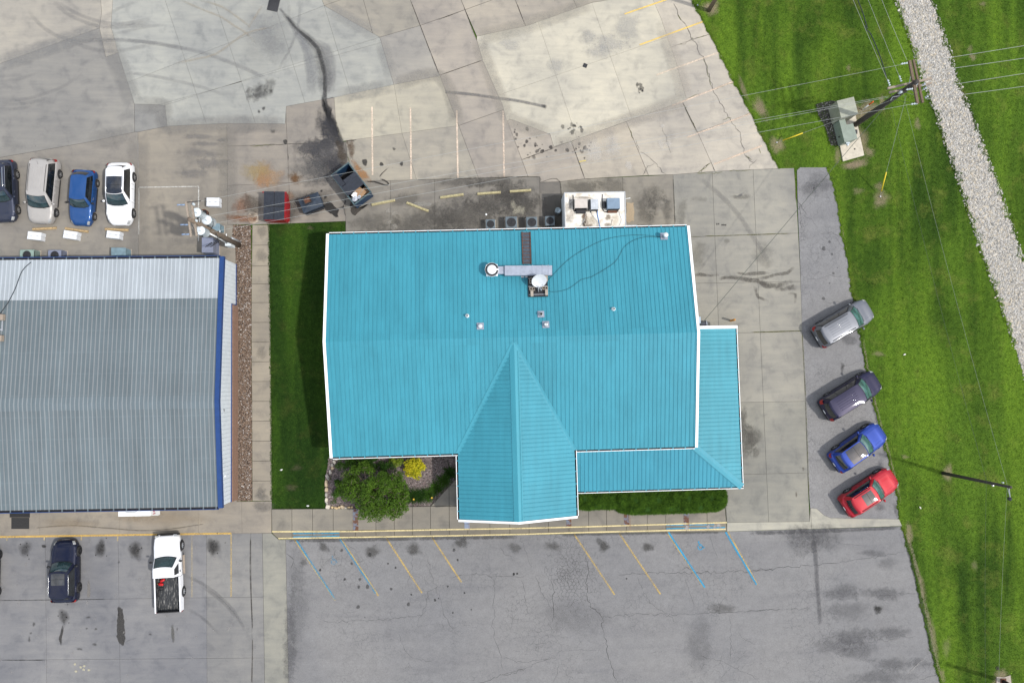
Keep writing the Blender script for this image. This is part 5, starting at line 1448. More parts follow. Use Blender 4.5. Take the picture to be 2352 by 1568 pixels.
rim([(2055,0),(2086,80),(2110,160),(2144,250),(2178,350),(2213,450),(2248,560),(2291,680),(2330,790)],260,'blade','grass creeping into the ditch rocks, near side',.3,.05)
rim([(2352,600),(2330,530),(2296,430),(2262,340),(2228,250),(2198,175),(2177,100),(2160,50),(2140,0)],260,'blade','grass creeping into the ditch rocks, far side',.3,.05)
# ---- pebbles, ditch rock, mulch chips: uncountable
def stones(name,mat,poly_px,dens,smin,smax,z0,jit=0.0,flat=0.6,clip=None):
 poly = [(p.x,p.y) for p in PX(poly_px,z0)]
 a = np.array(poly)
 x0,y0 = a.min(0); x1,y1 = a.max(0)
 if clip: x0,x1,y0,y1 = max(x0,clip[0]),min(x1,clip[1]),max(y0,clip[2]),min(y1,clip[3])
 n = int((x1 - x0) * (y1 - y0) * dens)
 pts = rng.uniform((x0,y0),(x1,y1),(n,2))
 pts = pts[pip(pts,poly)]
 N = len(pts)
 pts = pts + rng.normal(0,jit,pts.shape)
 # deformed octahedron-like stone with 8 verts (bipyramid on a quad, bevelled top)
 ring = np.array([[1,0],[.6,.75],[-.2,.95],[-.9,.4],[-.85,-.5],[-.1,-1],[.75,-.7]])
 k = len(ring)
 S = rng.uniform(smin,smax,(N,1)) * rng.choice([.7,1,1,1.35],(N,1))
 ang = rng.uniform(0,6.28,N); ca,sa = np.cos(ang),np.sin(ang)
 asp = rng.uniform(.55,1,N)
 V = np.empty((N,2 * k + 1,3))
 for i,(rx,ry) in enumerate(ring):
  jx = rx * (1 + rng.normal(0,.14,N)); jy = ry * asp * (1 + rng.normal(0,.14,N))
  for lvl,(sc,zz) in enumerate(((1.0,0.1),(.62,.8))):
   V[:,lvl * k + i,0] = pts[:,0] + (jx * ca - jy * sa) * S[:,0] * sc
   V[:,lvl * k + i,1] = pts[:,1] + (jx * sa + jy * ca) * S[:,0] * sc
   V[:,lvl * k + i,2] = z0 + S[:,0] * flat * zz * (1 + rng.normal(0,.12,N))
 V[:,2 * k,:2] = pts; V[:,2 * k,2] = z0 + S[:,0] * flat * rng.uniform(.85,1.15,N)
 tri = []
 for i in range(k):
  j = (i + 1) % k
  tri += [[i,j,k + j],[i,k + j,k + i],[k + i,k + j,2 * k]]
 tri = np.array(tri)
 idx = (np.arange(N) * (2 * k + 1))[:,None,None] + tri[None]
 me = bpy.data.meshes.new(name)
 me.vertices.add(N * (2 * k + 1)); me.vertices.foreach_set('co',V.reshape(-1).astype(np.float32))
 F = N * len(tri)
 me.loops.add(F * 3); me.loops.foreach_set('vertex_index',idx.reshape(-1).astype(np.int32))
 me.polygons.add(F); me.polygons.foreach_set('loop_start',np.arange(0,F * 3,3,dtype=np.int32)); me.polygons.foreach_set('loop_total',np.full(F,3,np.int32))
 me.materials.append(mat)
 me.update(calc_edges=True)
 return put(name,me)
def mat_stones(name,stops):
 t = NT(name)
 rp = t.n.new('ShaderNodeNewGeometry').outputs['Random Per Island']
 c = t.ramp(rp,stops)
 c = t.mix(0.6,c,t.ramp(t.noise(12,4,.6),[(0.3,.8),(.7,1.12)]),'MULTIPLY')
 return t.set(c,0.85,0,0.2)
M['limestone'] = mat_stones('limestone',[(0.0,(0.22,0.215,0.2)),(0.3,(0.36,0.35,0.325)),(0.75,(0.46,0.445,0.41)),(0.92,(0.46,0.40,0.30)),(1.0,(0.6,0.58,0.53))])
M['pebble'] = mat_stones('river_pebble',[(0.0,(0.035,0.026,0.022)),(0.35,(0.085,0.06,0.045)),(0.65,(0.14,0.10,0.075)),(0.88,(0.20,0.16,0.13)),(0.95,(0.38,0.36,0.33)),(1.0,(0.5,0.48,0.46))])
M['chip'] = mat_stones('mulch_chip',[(0.0,(0.04,0.033,0.032)),(0.5,(0.10,0.086,0.083)),(0.85,(0.17,0.148,0.142)),(1.0,(0.33,0.30,0.285))])
DCLIP = (20,46,-32,32)
tag(stones('ditch_rocks',M['limestone'],DITCH,165,.04,.09,0.01,.09,.8,DCLIP),'pale limestone rocks filling the drainage ditch','rocks',kind='stuff')
tag(stones('pebbles',M['pebble'],PEB,420,.025,.05,0.02,.03,.6),'brown and white river pebbles along the shop wall','pebbles',kind='stuff')
tag(stones('mulch_chips',M['chip'],MULCH,330,.025,.05,0.025,.01,.35),'grey brown mulch chips in the planting bed','mulch',kind='stuff')
# ---- tree in the planting bed
def leaf_cloud(clumps,n_per,spread,size,upbias=0.75):
 cs = []; ns = []
 for (x,y,z,r) in clumps:
  n = int(n_per * (r / .5) ** 2)
  d = rng.normal(size=(n,3)); d /= np.linalg.norm(d,axis=1,keepdims=True)
  rad = r * rng.uniform(.35,1.0,(n,1)) ** .6
  p = np.array([x,y,z]) + d * rad * np.array([1,1,.75])
  nn = d * .6 + rng.normal(0,.45,(n,3)) + np.array([0,0,upbias]); nn /= np.linalg.norm(nn,axis=1,keepdims=True)
  cs.append(p); ns.append(nn)
 return np.concatenate(cs),np.concatenate(ns)
M['leaf'] = mat_leaf('tree_leaf',(0.014,0.036,0.005),(0.088,0.165,0.016))
M['bark'] = plain('bark',(0.19,0.15,0.105),0.9,0,0.3,12)
base = P((858,1122),0.03)
tree = thing('broadleaf_tree','bushy green broadleaf tree overhanging the front walk beside the mulch bed','tree',base)
tr = MB().s()
tr.tube([(0,0,0),(0.05,0.05,0.7),(0.0,0.02,1.4)],0.13,8,r1=0.10)
trunk = tr.build('trunk',M['bark'],tree)
clumps = []
ztop = 3.4
def tpx(x,y,z):
 p = P(((1280 + x / 4.055) / 1.7415,(1800 + y / 4.055) / 1.7415),z)
 return p - base
spots = [(420,420,.42),(560,330,.42),(700,260,.45),(800,330,.35),(430,560,.5),(560,520,.45),(360,640,.42),(480,690,.5),(600,640,.4),(420,760,.38),(760,560,.45),(860,520,.5),(740,680,.4),(1010,430,.42),(1060,560,.55),(1000,660,.4),
         (1180,480,.45),(1240,600,.5),(1310,520,.4),(1360,620,.4),(1160,680,.45),(880,760,.4),(720,770,.45),(780,880,.48),(640,880,.4),(700,1000,.42),(660,1080,.3),(860,960,.5),(800,1080,.42),(940,1090,.4),(980,960,.5),(1100,880,.5),(1080,1010,.45),(1220,900,.5),(1210,1030,.42),(1320,860,.45),(1340,960,.38),(1400,790,.35),(1220,770,.4),(1380,720,.35),(300,560,.25),(1280,1050,.3),(1180,1100,.25),(1400,940,.25),(960,820,.35),(1290,400,.3),(540,790,.35)]
br = MB().s()
for i,(x,y,r) in enumerate(spots):
 d = math.hypot((x - 860) / 600,(y - 700) / 480)
 z = ztop * (1 - 0.35 * d * d) + random.uniform(-.45,.3)
 q = tpx(x,y,z)
 clumps.append((q.x,q.y,q.z,r * 1.0))
 if i % 2 == 0 or d > .6:
  st = Vector((0,0,1.3 + random.uniform(-.1,.2)))
  mid = st.lerp(q,.5) + Vector((random.uniform(-.1,.1),random.uniform(-.1,.1),.25))
  br.tube([st,mid,q - Vector((0,0,.15))],0.045,5,r1=0.010)
br.build('branches',M['bark'],trunk)
# bare pale twigs that poke out on top
tw = MB().s()
for x0,y0,x1,y1 in ((330,400,390,440),(690,290,770,280),(800,730,900,790),(940,800,980,760),(1150,960,1220,990),(1230,1070,1260,930),(1330,810,1440,720),(1210,380,1240,420),(770,860,830,820),(1070,620,1160,640),(960,1070,1060,1060),(1280,840,1320,900),(350,420,420,350),(520,480,500,560)):
 a,b = tpx(x0,y0,ztop + .1),tpx(x1,y1,ztop + .2)
 tw.tube([a,a.lerp(b,.5) + Vector((.02,.03,.06)),b],0.014,4,r1=0.006)
tw.build('twigs',M['bark'],trunk)
clumps += [(x * .92,y * .92,z - .75 - random.random() * .4,r * 1.15) for (x,y,z,r) in clumps]
c_,n_ = leaf_cloud(clumps,250,0,0)
quad_leaves('crown',M['leaf'],c_,n_,(.07,.15),tree)
# ---- shrubs
def shrub(name,label,cat,px,z,rx,ry,h,mat,n,size,group=None,lumps=14):
 b = P(px,0.03)
 t = thing(name,label,cat,b,0,group)
 cl = []
 for i in range(lumps):
  a = random.uniform(0,6.28); rr = math.sqrt(random.random()) * .75
  cl.append((rx * rr * math.cos(a),ry * rr * math.sin(a),h * (1 - .4 * rr * rr) * random.uniform(.6,.95),min(rx,ry) * random.uniform(.3,.42)))
 cc,nn = leaf_cloud(cl,n,0,0,1.0)
 cc[:,2] = np.maximum(cc[:,2],.05)
 quad_leaves('foliage',mat,cc,nn,size,t)
 st = MB()
 for i in range(4):
  q = cl[i]
  st.tube([(0,0,0),(q[0] * .5,q[1] * .5,q[2] * .6),(q[0],q[1],q[2])],.02,4,r1=.008)
 st.build('stem',M['bark'],t)
 return t
M['leaf_yel'] = mat_leaf('golden_leaf',(0.14,0.18,0.008),(0.58,0.49,0.025))
M['leaf_yg'] = mat_leaf('yellowgreen_leaf',(0.045,0.095,0.008),(0.19,0.24,0.02))
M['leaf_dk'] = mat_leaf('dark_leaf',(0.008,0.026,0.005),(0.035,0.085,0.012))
M['leaf_md'] = mat_leaf('mid_leaf',(0.015,0.042,0.006),(0.06,0.13,0.016))
def z4(x,y): return ((1280 + x / 4.055) / 1.7415,(1800 + y / 4.055) / 1.7415)
shrub('golden_shrub','round bright yellow leaved shrub on mulch below the blue eave','shrub',z4(1540,275),0,.80,.95,.85,M['leaf_yel'],300,(.07,.15),None,26)
shrub('green_shrub','yellowish green shrub between the golden shrub and the wall','shrub',z4(1240,170),0,.62,.5,.8,M['leaf_yg'],330,(.06,.13),'shrubs in the planting bed')
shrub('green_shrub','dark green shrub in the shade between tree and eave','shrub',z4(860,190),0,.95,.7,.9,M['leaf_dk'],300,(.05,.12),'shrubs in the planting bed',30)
shrub('green_shrub','mid green shrub at the upper left edge of the tree crown','shrub',z4(560,210),0,.8,.6,.8,M['leaf_md'],300,(.05,.12),'shrubs in the planting bed',26)
shrub('green_shrub','dark low shrub at the lower left edge of the tree crown','shrub',z4(300,600),0,.5,.9,.6,M['leaf_md'],300,(.05,.12),'shrubs in the planting bed',26)
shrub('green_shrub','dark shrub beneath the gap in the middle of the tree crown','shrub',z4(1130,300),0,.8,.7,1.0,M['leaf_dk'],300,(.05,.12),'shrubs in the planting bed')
shrub('green_shrub','soft mid green shrub behind the curved stone edging','shrub',z4(360,230),0,.55,.5,.5,M['leaf_md'],300,(.05,.1),'shrubs in the planting bed')
shrub('ground_cover','low green ground cover inside the stone edging at the bed corner','plant',z4(230,790),0,.36,.72,.22,M['leaf_md'],260,(.03,.07),None,18)
shrub('ground_cover','low dark plant cushion beside the bend in the stone edging','plant',z4(175,440),0,.2,.35,.25,M['leaf_dk'],300,(.03,.07),None,8)
def daylily(px,r,h,n,label):
 b = P(px,0.03)
 t = thing('daylily_clump',label,'plant',b,0,'daylily clumps along the walk')
 base = np.concatenate([rng.normal(0,r * .45,(n,2)),np.zeros((n,1))],1)
 out = np.concatenate([base[:,:2] / r * 1.1,np.zeros((n,1))],1)
 scatter_tris('leaves',M['leaf_dk'] if random.random() < .5 else M['leaf_md'],base,0,(h * .7,h * 1.3),(.025,.05),(.3,1.1),t,dirs=out)
 return t
for (x,y,r,lab) in ((1490,740,.33,'daylily clump touching the tree crown, with a yellow bloom'),(1630,740,.36,'widest daylily clump, second from the tree'),(1770,720,.3,'daylily clump in the bend of the row, third from the tree'),(1895,610,.34,'daylily clump on the slanted bed edge, fourth from the tree'),(2010,490,.3,'small daylily clump second from the entrance gutter'),(2110,370,.32,'dark daylily clump closest to the entrance gutter')):
 daylily(z4(x,y),r,.5,260,lab)
for (x,y) in ((1522,795),(1815,770)):
 p = P(z4(x,y),.5)
 f = MB()
 for k in range(6):
  a = k * math.pi / 3
  f.add([(0,0,0),(.05 * math.cos(a - .4),.05 * math.sin(a - .4),.03),(.085 * math.cos(a),.085 * math.sin(a),.035),(.05 * math.cos(a + .4),.05 * math.sin(a + .4),.03)],[(0,1,2,3)])
 f.tube([(0,0,0),(0,.02,-.45)],.008,4)
 tag(f.build('daylily_bloom',plain('bloom_yellow',(.75,.5,.06),.6),None,p),'yellow daylily bloom on the clump by the tree' if x < 1600 else 'yellow daylily bloom at the bend of the clump row','flower')
# ---- clipped yew hedge
def hedge(px0,px1,h,label):
 a,b = P(px0,h * .6),P(px1,h * .6)
 cx_,cy_ = (a.x + b.x) / 2,(a.y + b.y) / 2
 rx,ry = abs(b.x - a.x) / 2 + .04,abs(b.y - a.y) / 2 + .10
 t = thing('hedge',label,'hedge',(cx_,cy_,0.03),R_(1.5),'clipped hedges before the porch')
 core = MB().s()
 n,m = 40,9
 def sup(u,v,k):
  e = .42
  cu,su = math.cos(u),math.sin(u)
  x = rx * k * math.copysign(abs(cu) ** e,cu); y = ry * k * math.copysign(abs(su) ** e,su)
  cv,sv = math.cos(v),math.sin(v)
  return (x * abs(cv) ** .3,y * abs(cv) ** .3,h * k * abs(sv) ** .5)
 core.grid([[sup(2 * math.pi * i / n,v,.93) for i in range(n + 1)] for v in np.linspace(0,math.pi / 2,m)])
 core.build('branch_core',M['leaf_dk'],t)
 N = int(5200 * rx * ry * 2.2)
 pts = np.stack([rng.uniform(-rx,rx,N),rng.uniform(-ry,ry,N)],1)
 q = (np.abs(pts[:,0]) / rx) ** 7 + (np.abs(pts[:,1]) / ry) ** 4
 pts = pts[q < 1]; q = q[q < 1]
 lump = .10 * np.sin(pts[:,0] * 3.1 + 1) * np.cos(pts[:,1] * 4.3) + .04 * np.sin(pts[:,0] * 7.7)
 z = h * (1 - .55 * q ** 1.6) + lump * 1.4 - rng.uniform(0,.12,len(pts))
 base = np.column_stack([pts,z])
 out = np.column_stack([pts[:,0] / rx * .5,pts[:,1] / ry * 1.0,np.zeros(len(pts))]) * q[:,None]
 scatter_tris('needles',M['yew'],base,0,(.10,.24),(.02,.055),(.1,1.2),t,dirs=out)
 return t
M['yew'] = mat_leaf('yew_needles',(0.008,0.028,0.004),(0.090,0.185,0.018),3.0,0.5)
hedge(D(2,2,655,1395),D(2,3,1005,68),.95,'shorter clipped hedge beside the entrance gable')
hedge(D(2,2,985,1380),D(2,3,1935,100),1.0,'long clipped hedge with rounded east end before the porch')
shrub('weed_tuft','bright green weed growing between the two hedges at the walk','plant',D(2,3,932,75),0,.22,.3,.3,M['leaf_yg'],200,(.04,.09),None,6)
# ---- stone edging, each stone its own object
def rock(px,sx,sy,h,rot,mat,label):
 b = P(px,0.02)
 n = 8
 mb = MB()
 pts = []
 for k in range(n):
  a = 2 * math.pi * k / n + random.uniform(-.2,.2)
  ex = .5
  x = sx / 2 * math.copysign(abs(math.cos(a)) ** ex,math.cos(a)) * random.uniform(.85,1.08)
  y = sy / 2 * math.copysign(abs(math.sin(a)) ** ex,math.sin(a)) * random.uniform(.85,1.08)
  pts.append((x,y))
 lo = [(x,y,0) for x,y in pts]; mi = [(x * 1.0,y * 1.0,h * .75) for x,y in pts]; hi = [(x * .84,y * .82,h * random.uniform(.92,1.08)) for x,y in pts]
 fs = [tuple(range(2 * n,3 * n))]
 for k in range(n):
  j = (k + 1) % n
  fs += [(k,j,n + j,n + k),(n + k,n + j,2 * n + j,2 * n + k)]
 mb.add(lo + mi + hi,fs)
 return tag(mb.build('edging_stone',mat,None,b,rot),label,'stone','stones edging the planting bed')
LS = [plain('edging_limestone_' + n_,c_,.9,0,.25,7) for n_,c_ in (('buff',(.40,.32,.22)),('grey',(.30,.28,.25)),('tan',(.45,.34,.19)),('pale',(.50,.45,.37)))]
SL = [(280,135,75,50,-.4,1,'partly hidden stone at the top end of the edging under the eave'),(235,190,70,45,1.1,1,'slanted grey stone second from the top of the edging'),(200,240,55,40,.9,1,'small stone third from the top of the edging'),(203,290,55,45,.5,0,'chunky stone fourth from the top of the edging'),(170,350,45,75,-.2,1,'stone fifth from the top, before the long bend stone'),
      (125,430,55,105,-.5,1,'long grey stone at the bend of the edging'),(105,535,48,105,0,0,'longest buff stone on the straight side of the edging'),(107,637,48,75,0,0,'square buff stone below the longest side stone'),(105,720,42,65,0.05,1,'plain stone mid way down the straight side'),(105,805,45,75,.1,3,'triangular pale stone near the corner of the edging'),(115,855,38,40,.4,1,'little stone just above the corner boulder'),
      (130,915,75,75,.2,3,'big pale corner boulder of the edging'),(203,922,42,40,.5,2,'small tan stone right of the corner boulder'),(263,930,62,40,.3,2,'tan stone second from the corner boulder along the walk'),(315,922,32,40,0,2,'narrow tan stone third from the corner along the walk'),(367,918,75,55,.4,0,'large angular tan stone on the walk side'),(418,932,45,30,0,3,'flat pale stone right of the large angular one'),(472,922,50,26,0,2,'thin tan stone next to the rusty drain plate'),(517,920,32,28,0,2,'last tiny tan stone under the tree')]
for x,y,w,h,ro,mi,lab in SL:
 rock(z4(x,y),w / 4.055 / 1.7415 / 29.5 * 1.03,h / 4.055 / 1.7415 / 29.5 * 1.03,random.uniform(.12,.2),-ro,LS[mi],lab)
# ================================================================== VEHICLES
M['glass'] = None
def mat_glass(name,col,rough=0.03):
 t = NT(name)
 n = t.noise(1.6,4,.6,vec=t.vec(local=True))
 c = t.mix(t.ramp(n,[(.35,0.0),(.7,1.0)]),tuple(x * .45 for x in col),tuple(x * 1.3 for x in col))
 return t.set(c,rough,0,0.55,coat=1.0,coat_rough=0.02)
M['glass_teal'] = mat_glass('windscreen_teal',(0.055,0.135,0.13))
M['glass_side'] = mat_glass('tinted_side_glass',(0.010,0.013,0.015))
M['glass_ws'] = mat_glass('windscreen_dark',(0.022,0.045,0.05))
M['glass_roof'] = mat_glass('glass_roof',(0.018,0.022,0.030))
M['trim'] = plain('black_trim',(0.014,0.014,0.015),.5,0,.2,10)
M['chrome'] = plain('chrome',(0.75,0.76,0.78),.12,1.0,.05,5)
M['alloy'] = plain('alloy_rim',(0.50,0.51,0.53),.3,.9,.08,8)
M['lamp_red'] = plain('tail_lamp',(0.26,0.010,0.010),.2,0,.1,5)
M['lamp_clear'] = plain('head_lamp',(0.36,0.37,0.37),.15,.2,.1,6)
M['lamp_amber'] = plain('amber_lamp',(0.6,0.18,0.03),.2)
def lerp_table(tab,x):
 if x <= tab[0][0]: return tab[0][1]
 for (x0,y0),(x1,y1) in zip(tab,tab[1:]):
  if x <= x1:
   t = (x - x0) / (x1 - x0)
   t = t * t * (3 - 2 * t) * .5 + t * .5
   return y0 + (y1 - y0) * t
 return tab[-1][1]
def wheel(parent,x,y,side,r,w=0.22,rim=None,spokes=5):
 t = MB().s()
 h = w / 2
 t.lathe([(r * .60,h),(r * .72,h + .006),(r * .93,h * .96),(r,h * .6),(r,-h * .6),(r * .93,-h),(r * .6,-h)],(0,0,0),22,'y')
 o = t.build('tyre',M['rubber'],None)
 rm = MB().s()
 d = side
 rm.lathe([(r * .60,h * .98),(r * .64,h * .9),(r * .60,h * .5),(.0,h * .45)] if side > 0 else [(.0,-h * .45),(r * .60,-h * .5),(r * .64,-h * .9),(r * .60,-h * .98)],(0,0,0),22,'y')
 rm.m(1).s(False)
 for k in range(spokes):
  a = 2 * math.pi * k / spokes
  ca,sa = math.cos(a),math.sin(a)
  ww = r * .10
  yy0,yy1 = d * h * .5,d * h * .92
  pts = []
  for (rr,tw) in ((0.02,ww * .8),(r * .62,ww * 1.2)):
   for s in (-1,1):
    px_,pz = rr * ca - s * tw * sa,rr * sa + s * tw * ca
    pts.append((px_,yy1 if rr > .1 else yy1 * .9,pz))
  vs = pts + [(p[0],yy0,p[2]) for p in pts]
  rm.add(vs,[(0,1,3,2) if d < 0 else (2,3,1,0),(0,2,6,4),(3,1,5,7)])
 rm.lathe([(r * .16,d * h * .5),(r * .15,d * h * .95),(0,d * h * .97)] if d < 0 else [(0,d * h * .97),(r * .15,d * h * .95),(r * .16,d * h * .5)],(0,0,0),10,'y')
 w_e = empty('wheel',(x,y,r),0,parent)
 o.parent = w_e
 ro = rm.build('rim',[M['trim'],rim or M['alloy']],w_e)
 return w_e
def make_car(name,label,cat,cfg,group=None):
 c = dict(L=4.7,W=1.84,H=1.7,WB=2.75,fo=.93,zb=1.02,zh=.98,zn=.80,cowl=.55,wst=-.15,rtop=-1.75,rbot=-2.12,tum=.20,r=.34,crown=.035,spokes=5,rear_z=1.0,nose=.24,tail=.16,ground=.2,
             paint=None,roofmat=None,ws=None,rails=None,sunroof=None,rearpanel=None,antenna=True,chrome_side=False,spoiler=.12,wsw=.80,rim=None,shark=False)
 c.update(cfg)
 L,W,H,WB = c['L'],c['W'],c['H'],c['WB']
 root = thing(name,label,cat,(0,0,0),0,group)
 xF = WB / 2 + c['fo']; xR = xF - L
 hw = W / 2
 paint = c['paint']
 cowl,wst,rtop,rbot = c['cowl'],c['wst'],c['rtop'],c['rbot']
 # ---------- lower body
 ztop = [(xR,c['rear_z'] - .22),(xR + .10,c['rear_z'] - .05),(xR + .3,c['rear_z']),(rbot,c['zb']),(cowl - .1,c['zb']),(cowl + .05,c['zh']),(xF - .55,c['zn'] + .06),(xF - .22,c['zn']),(xF - .06,c['zn'] - .12),(xF,c['zn'] - .26)]
 wid = [(xR,hw * .80),(xR + .06,hw * .90),(xR + .22,hw * .965),(xR + .7,hw),(0,hw),(xF - 1.0,hw),(xF - .5,hw * .95),(xF - c['nose'],hw * .84),(xF - .06,hw * .70),(xF,hw * .56)]
 ax = [WB / 2,-WB / 2]
 ra = c['r'] + .055
 xs = sorted(set([xR,xR + .04,xR + .1,xR + .22,xF,xF - .03,xF - .08,xF - .16,xF - .3] + list(np.linspace(xR + .3,xF - .4,26)) + [a + ra * math.cos(t) for a in ax for t in np.linspace(0,math.pi,9)]))
 rows = []
 for x in xs:
  zt = lerp_table(ztop,x); w = lerp_table(wid,x)
  lo = c['ground'] + .04
  if x > xF - .3: lo = c['ground'] + .02 + .10 * ((x - (xF - .3)) / .3) ** 2
  if x < xR + .25: lo = c['ground'] + .04 + .14 * ((xR + .25 - x) / .25) ** 2
  arch = 0
  for a in ax:
   d = abs(x - a)
   if d < ra: arch = max(arch,c['r'] + math.sqrt(max(0,ra * ra - d * d)))
  zl = max(lo,arch)
  zl = min(zl,zt - .14)
  sh = .045
  half = [(0,zt + c['crown']),(w * .45,zt + c['crown'] * .8),(w * .76,zt + c['crown'] * .25),(w * .90,zt - .025),(w * .965,zt - .085),(w * .985,zt - .15 if zt - .15 > zl else zl + (zt - zl) * .55),(w,zl + (zt - zl) * .45),(w * .995,zl + (zt - zl) * .2),(w * .985,zl),(w * .80,zl + .005)]
  pts = [(x,-y,z) for y,z in reversed(half[1:])] + [(x,y,z) for y,z in half]
  rows.append(pts)
 mb = MB().s()
 mb.grid(rows,flip=False)
 n = len(rows[0])
 k0 = len(mb.v)
 mb.add(rows[0],[tuple(range(n))]); mb.add(rows[-1],[tuple(range(n - 1,-1,-1))])
 # outward check
 body = mb.build('body',paint,root)
 bmn = bmesh.new(); bmn.from_mesh(body.data); bmesh.ops.recalc_face_normals(bmn,faces=bmn.faces); bmn.to_mesh(body.data); bmn.free()
 MB().box(xR + .25,xF - .35,-hw * .78,hw * .78,c['ground'] - .02,c['zb'] - .2).build('underbody',M['trim'],root)
 # wheels
 for a in ax:
  for s in (-1,1):
   wheel(root,a,s * (hw - .10),s,c['r'],.23,c['rim'],c['spokes'])
 # ---------- greenhouse: four curved faces between belt and roof
 zb = c['zb'] - .01; zr = H - .045
 wb = hw * .955; wt = hw - c['tum'] - .03
 wcb = hw * c['wsw'] + .05       # windscreen half width at the cowl
 wrb = hw * .80
 zc = c['zh'] + .01
 def bulge(s,k): return k * (1 - s * s)
 def front(s,v):               # s across -1..1, v 0 cowl .. 1 roof
  xb = cowl + bulge(s,.17) - .05; xt = wst + bulge(s,.10) - .02
  y = s * (wcb + (wt * .94 - wcb) * v)
  x = xb + (xt - xb) * v; z = zc + (zr - zc) * v + .05 * math.sin(v * math.pi)
  return Vector((x,y,z))
 def rear(s,v):
  xb = rbot - bulge(s,.10); xt = rtop - bulge(s,.10) + .02
  y = s * (wrb + (wt * .92 - wrb) * v)
  x = xb + (xt - xb) * v; z = zb + (zr - .02 - zb) * v + .03 * math.sin(v * math.pi)
  return Vector((x,y,z))
 def side(sg,t,v):            # t 0 front .. 1 rear
  f,r = front(sg,v),rear(sg,v)
  p = f.lerp(r,t)
  yb = wb + .0; yt = wt
  y = (yb + (yt - yb) * v) * (1 - .0) + .02 * math.sin(v * math.pi)
  e = max(0,1 - min(t,1 - t) / .12)
  yy = abs(f.y if t < .5 else r.y)
  p.y = sg * (y * (1 - e * e) + yy * e * e)
  p.z = f.z + (r.z - f.z) * t
  p.z += .0
  return p
 gm = MB().s()
 S = np.linspace(-1,1,9); V = np.linspace(0,1,5); T = np.linspace(0,1,15)
 gm.grid([[front(s,v) for s in S] for v in V])
 gm.grid([[rear(s,v) for s in S] for v in V],flip=True)
 for sg in (-1,1):
  gm.grid([[side(sg,t,v) for t in T] for v in V],flip=(sg > 0))
 gob = gm.build('cabin',paint,root)
 # roof surface
 def roof(a,s,lift=0.0):      # a 0 front .. 1 rear
  f,r = front(s,1),rear(s,1)
  p = f.lerp(r,a)
  e = max(0,1 - min(a,1 - a) / .12)
  yy = abs(f.y if a < .5 else r.y)
  lim = wt * (1 - e * e) + (wt * .935) * e * e
  p.y = s * lim
  p.z = f.z + (r.z - f.z) * a + (.05 * math.sin(min(1,a * 1.0) * math.pi) ** .6 + .0) * (1 - (abs(s) ** 3)) + lift
  return p
 rm = MB().s()
 rm.grid([[roof(a,s) for s in np.linspace(-1,1,11)] for a in np.linspace(0,1,15)],flip=True)
 rf = rm.build('roof',c['roofmat'] or paint,root)
 for ob in (gob,rf):
  bmn = bmesh.new(); bmn.from_mesh(ob.data); bmesh.ops.remove_doubles(bmn,verts=bmn.verts,dist=.0005); bmesh.ops.recalc_face_normals(bmn,faces=bmn.faces)
  tot = sum((f.normal.z if ob is rf else f.normal.dot(f.calc_center_median() - Vector(((wst + rtop) / 2,0,zb + .2)))) * f.calc_area() for f in bmn.faces)
  if tot < 0: bmesh.ops.reverse_faces(bmn,faces=bmn.faces)
  bmn.to_mesh(ob.data); bmn.free()
 # ---------- glass, lying 8 mm proud of the cabin
 def patch(fn,us,vs,lift,out):
  g = MB().s()
  rows = []
  for v in vs:
   row = []
   for u in us:
    p = fn(u,v); e = 1e-3
    du = fn(u + e,v) - fn(u - e,v); dv = fn(u,min(1,v + e)) - fn(u,max(0,v - e))
    nn = du.cross(dv).normalized()
    if nn.dot(out(p)) < 0: nn = -nn
    row.append(p + nn * lift)
   rows.append(row)
  g.grid(rows)
  a,b,d = Vector(g.v[0]),Vector(g.v[1]),Vector(g.v[len(us)])
  if (b - a).cross(d - a).dot(out(a)) < 0: g.f = [f[::-1] for f in g.f]
  return g
 ctr = Vector(((wst + rtop) / 2,0,zb))
 patch(front,np.linspace(-.97,.97,9),np.linspace(.0,.96,5),.006,lambda p: Vector((1,0,.6))).build('windscreen_surround',M['trim'],root)
 patch(front,np.linspace(-.92,.92,9),np.linspace(.07,.93,5),.012,lambda p: Vector((1,0,.6))).build('windscreen',c['ws'] or M['glass_ws'],root)
 patch(rear,np.linspace(-.86,.86,9),np.linspace(.18,.90,5),.010,lambda p: Vector((-1,0,.5))).build('rear_window',M['glass_side'],root)
 for sg in (-1,1):
  w1 = MB()
  patch(lambda t,v: side(sg,t,v),np.linspace(.09,.93,9),np.linspace(.03,.97,4),.005,lambda p: Vector((0,sg,.3))).build('window_surround',M['trim'],root)
  splits = c.get('splits',((.12,.42),(.43,.70),(.71,.91)))
  for (t0,t1) in splits:
   g = patch(lambda t,v: side(sg,t,v),np.linspace(t0,t1,5),np.linspace(.06,.94,4),.010,lambda p: Vector((0,sg,.3)))
   # slant the first and last pane with the pillars
   g.build('side_window',M['glass_side'],root)
  if c['chrome_side']:
   t = MB().s()
   t.tube([side(sg,q,.95) + Vector((0,sg * .012,0)) for q in np.linspace(.10,.94,10)],.013,5)
   t.build('window_trim',M['chrome'],root)
  # mirror
  mx = cowl - .28
  m = MB().s()
  m.lathe([(0,-.11),(.05,-.10),(.085,-.04),(.09,.03),(.06,.08),(0,.09)],(mx,sg * (hw + .10),c['zb'] + .03),10,'y')
  mo = m.build('mirror',c.get('mirror',paint),root)
  MB().box(mx - .03,mx + .03,min(sg * (hw - .08),sg * (hw + .05)),max(sg * (hw - .08),sg * (hw + .05)),c['zb'] - .03,c['zb'] + .02).build('mirror_arm',M['trim'],mo)
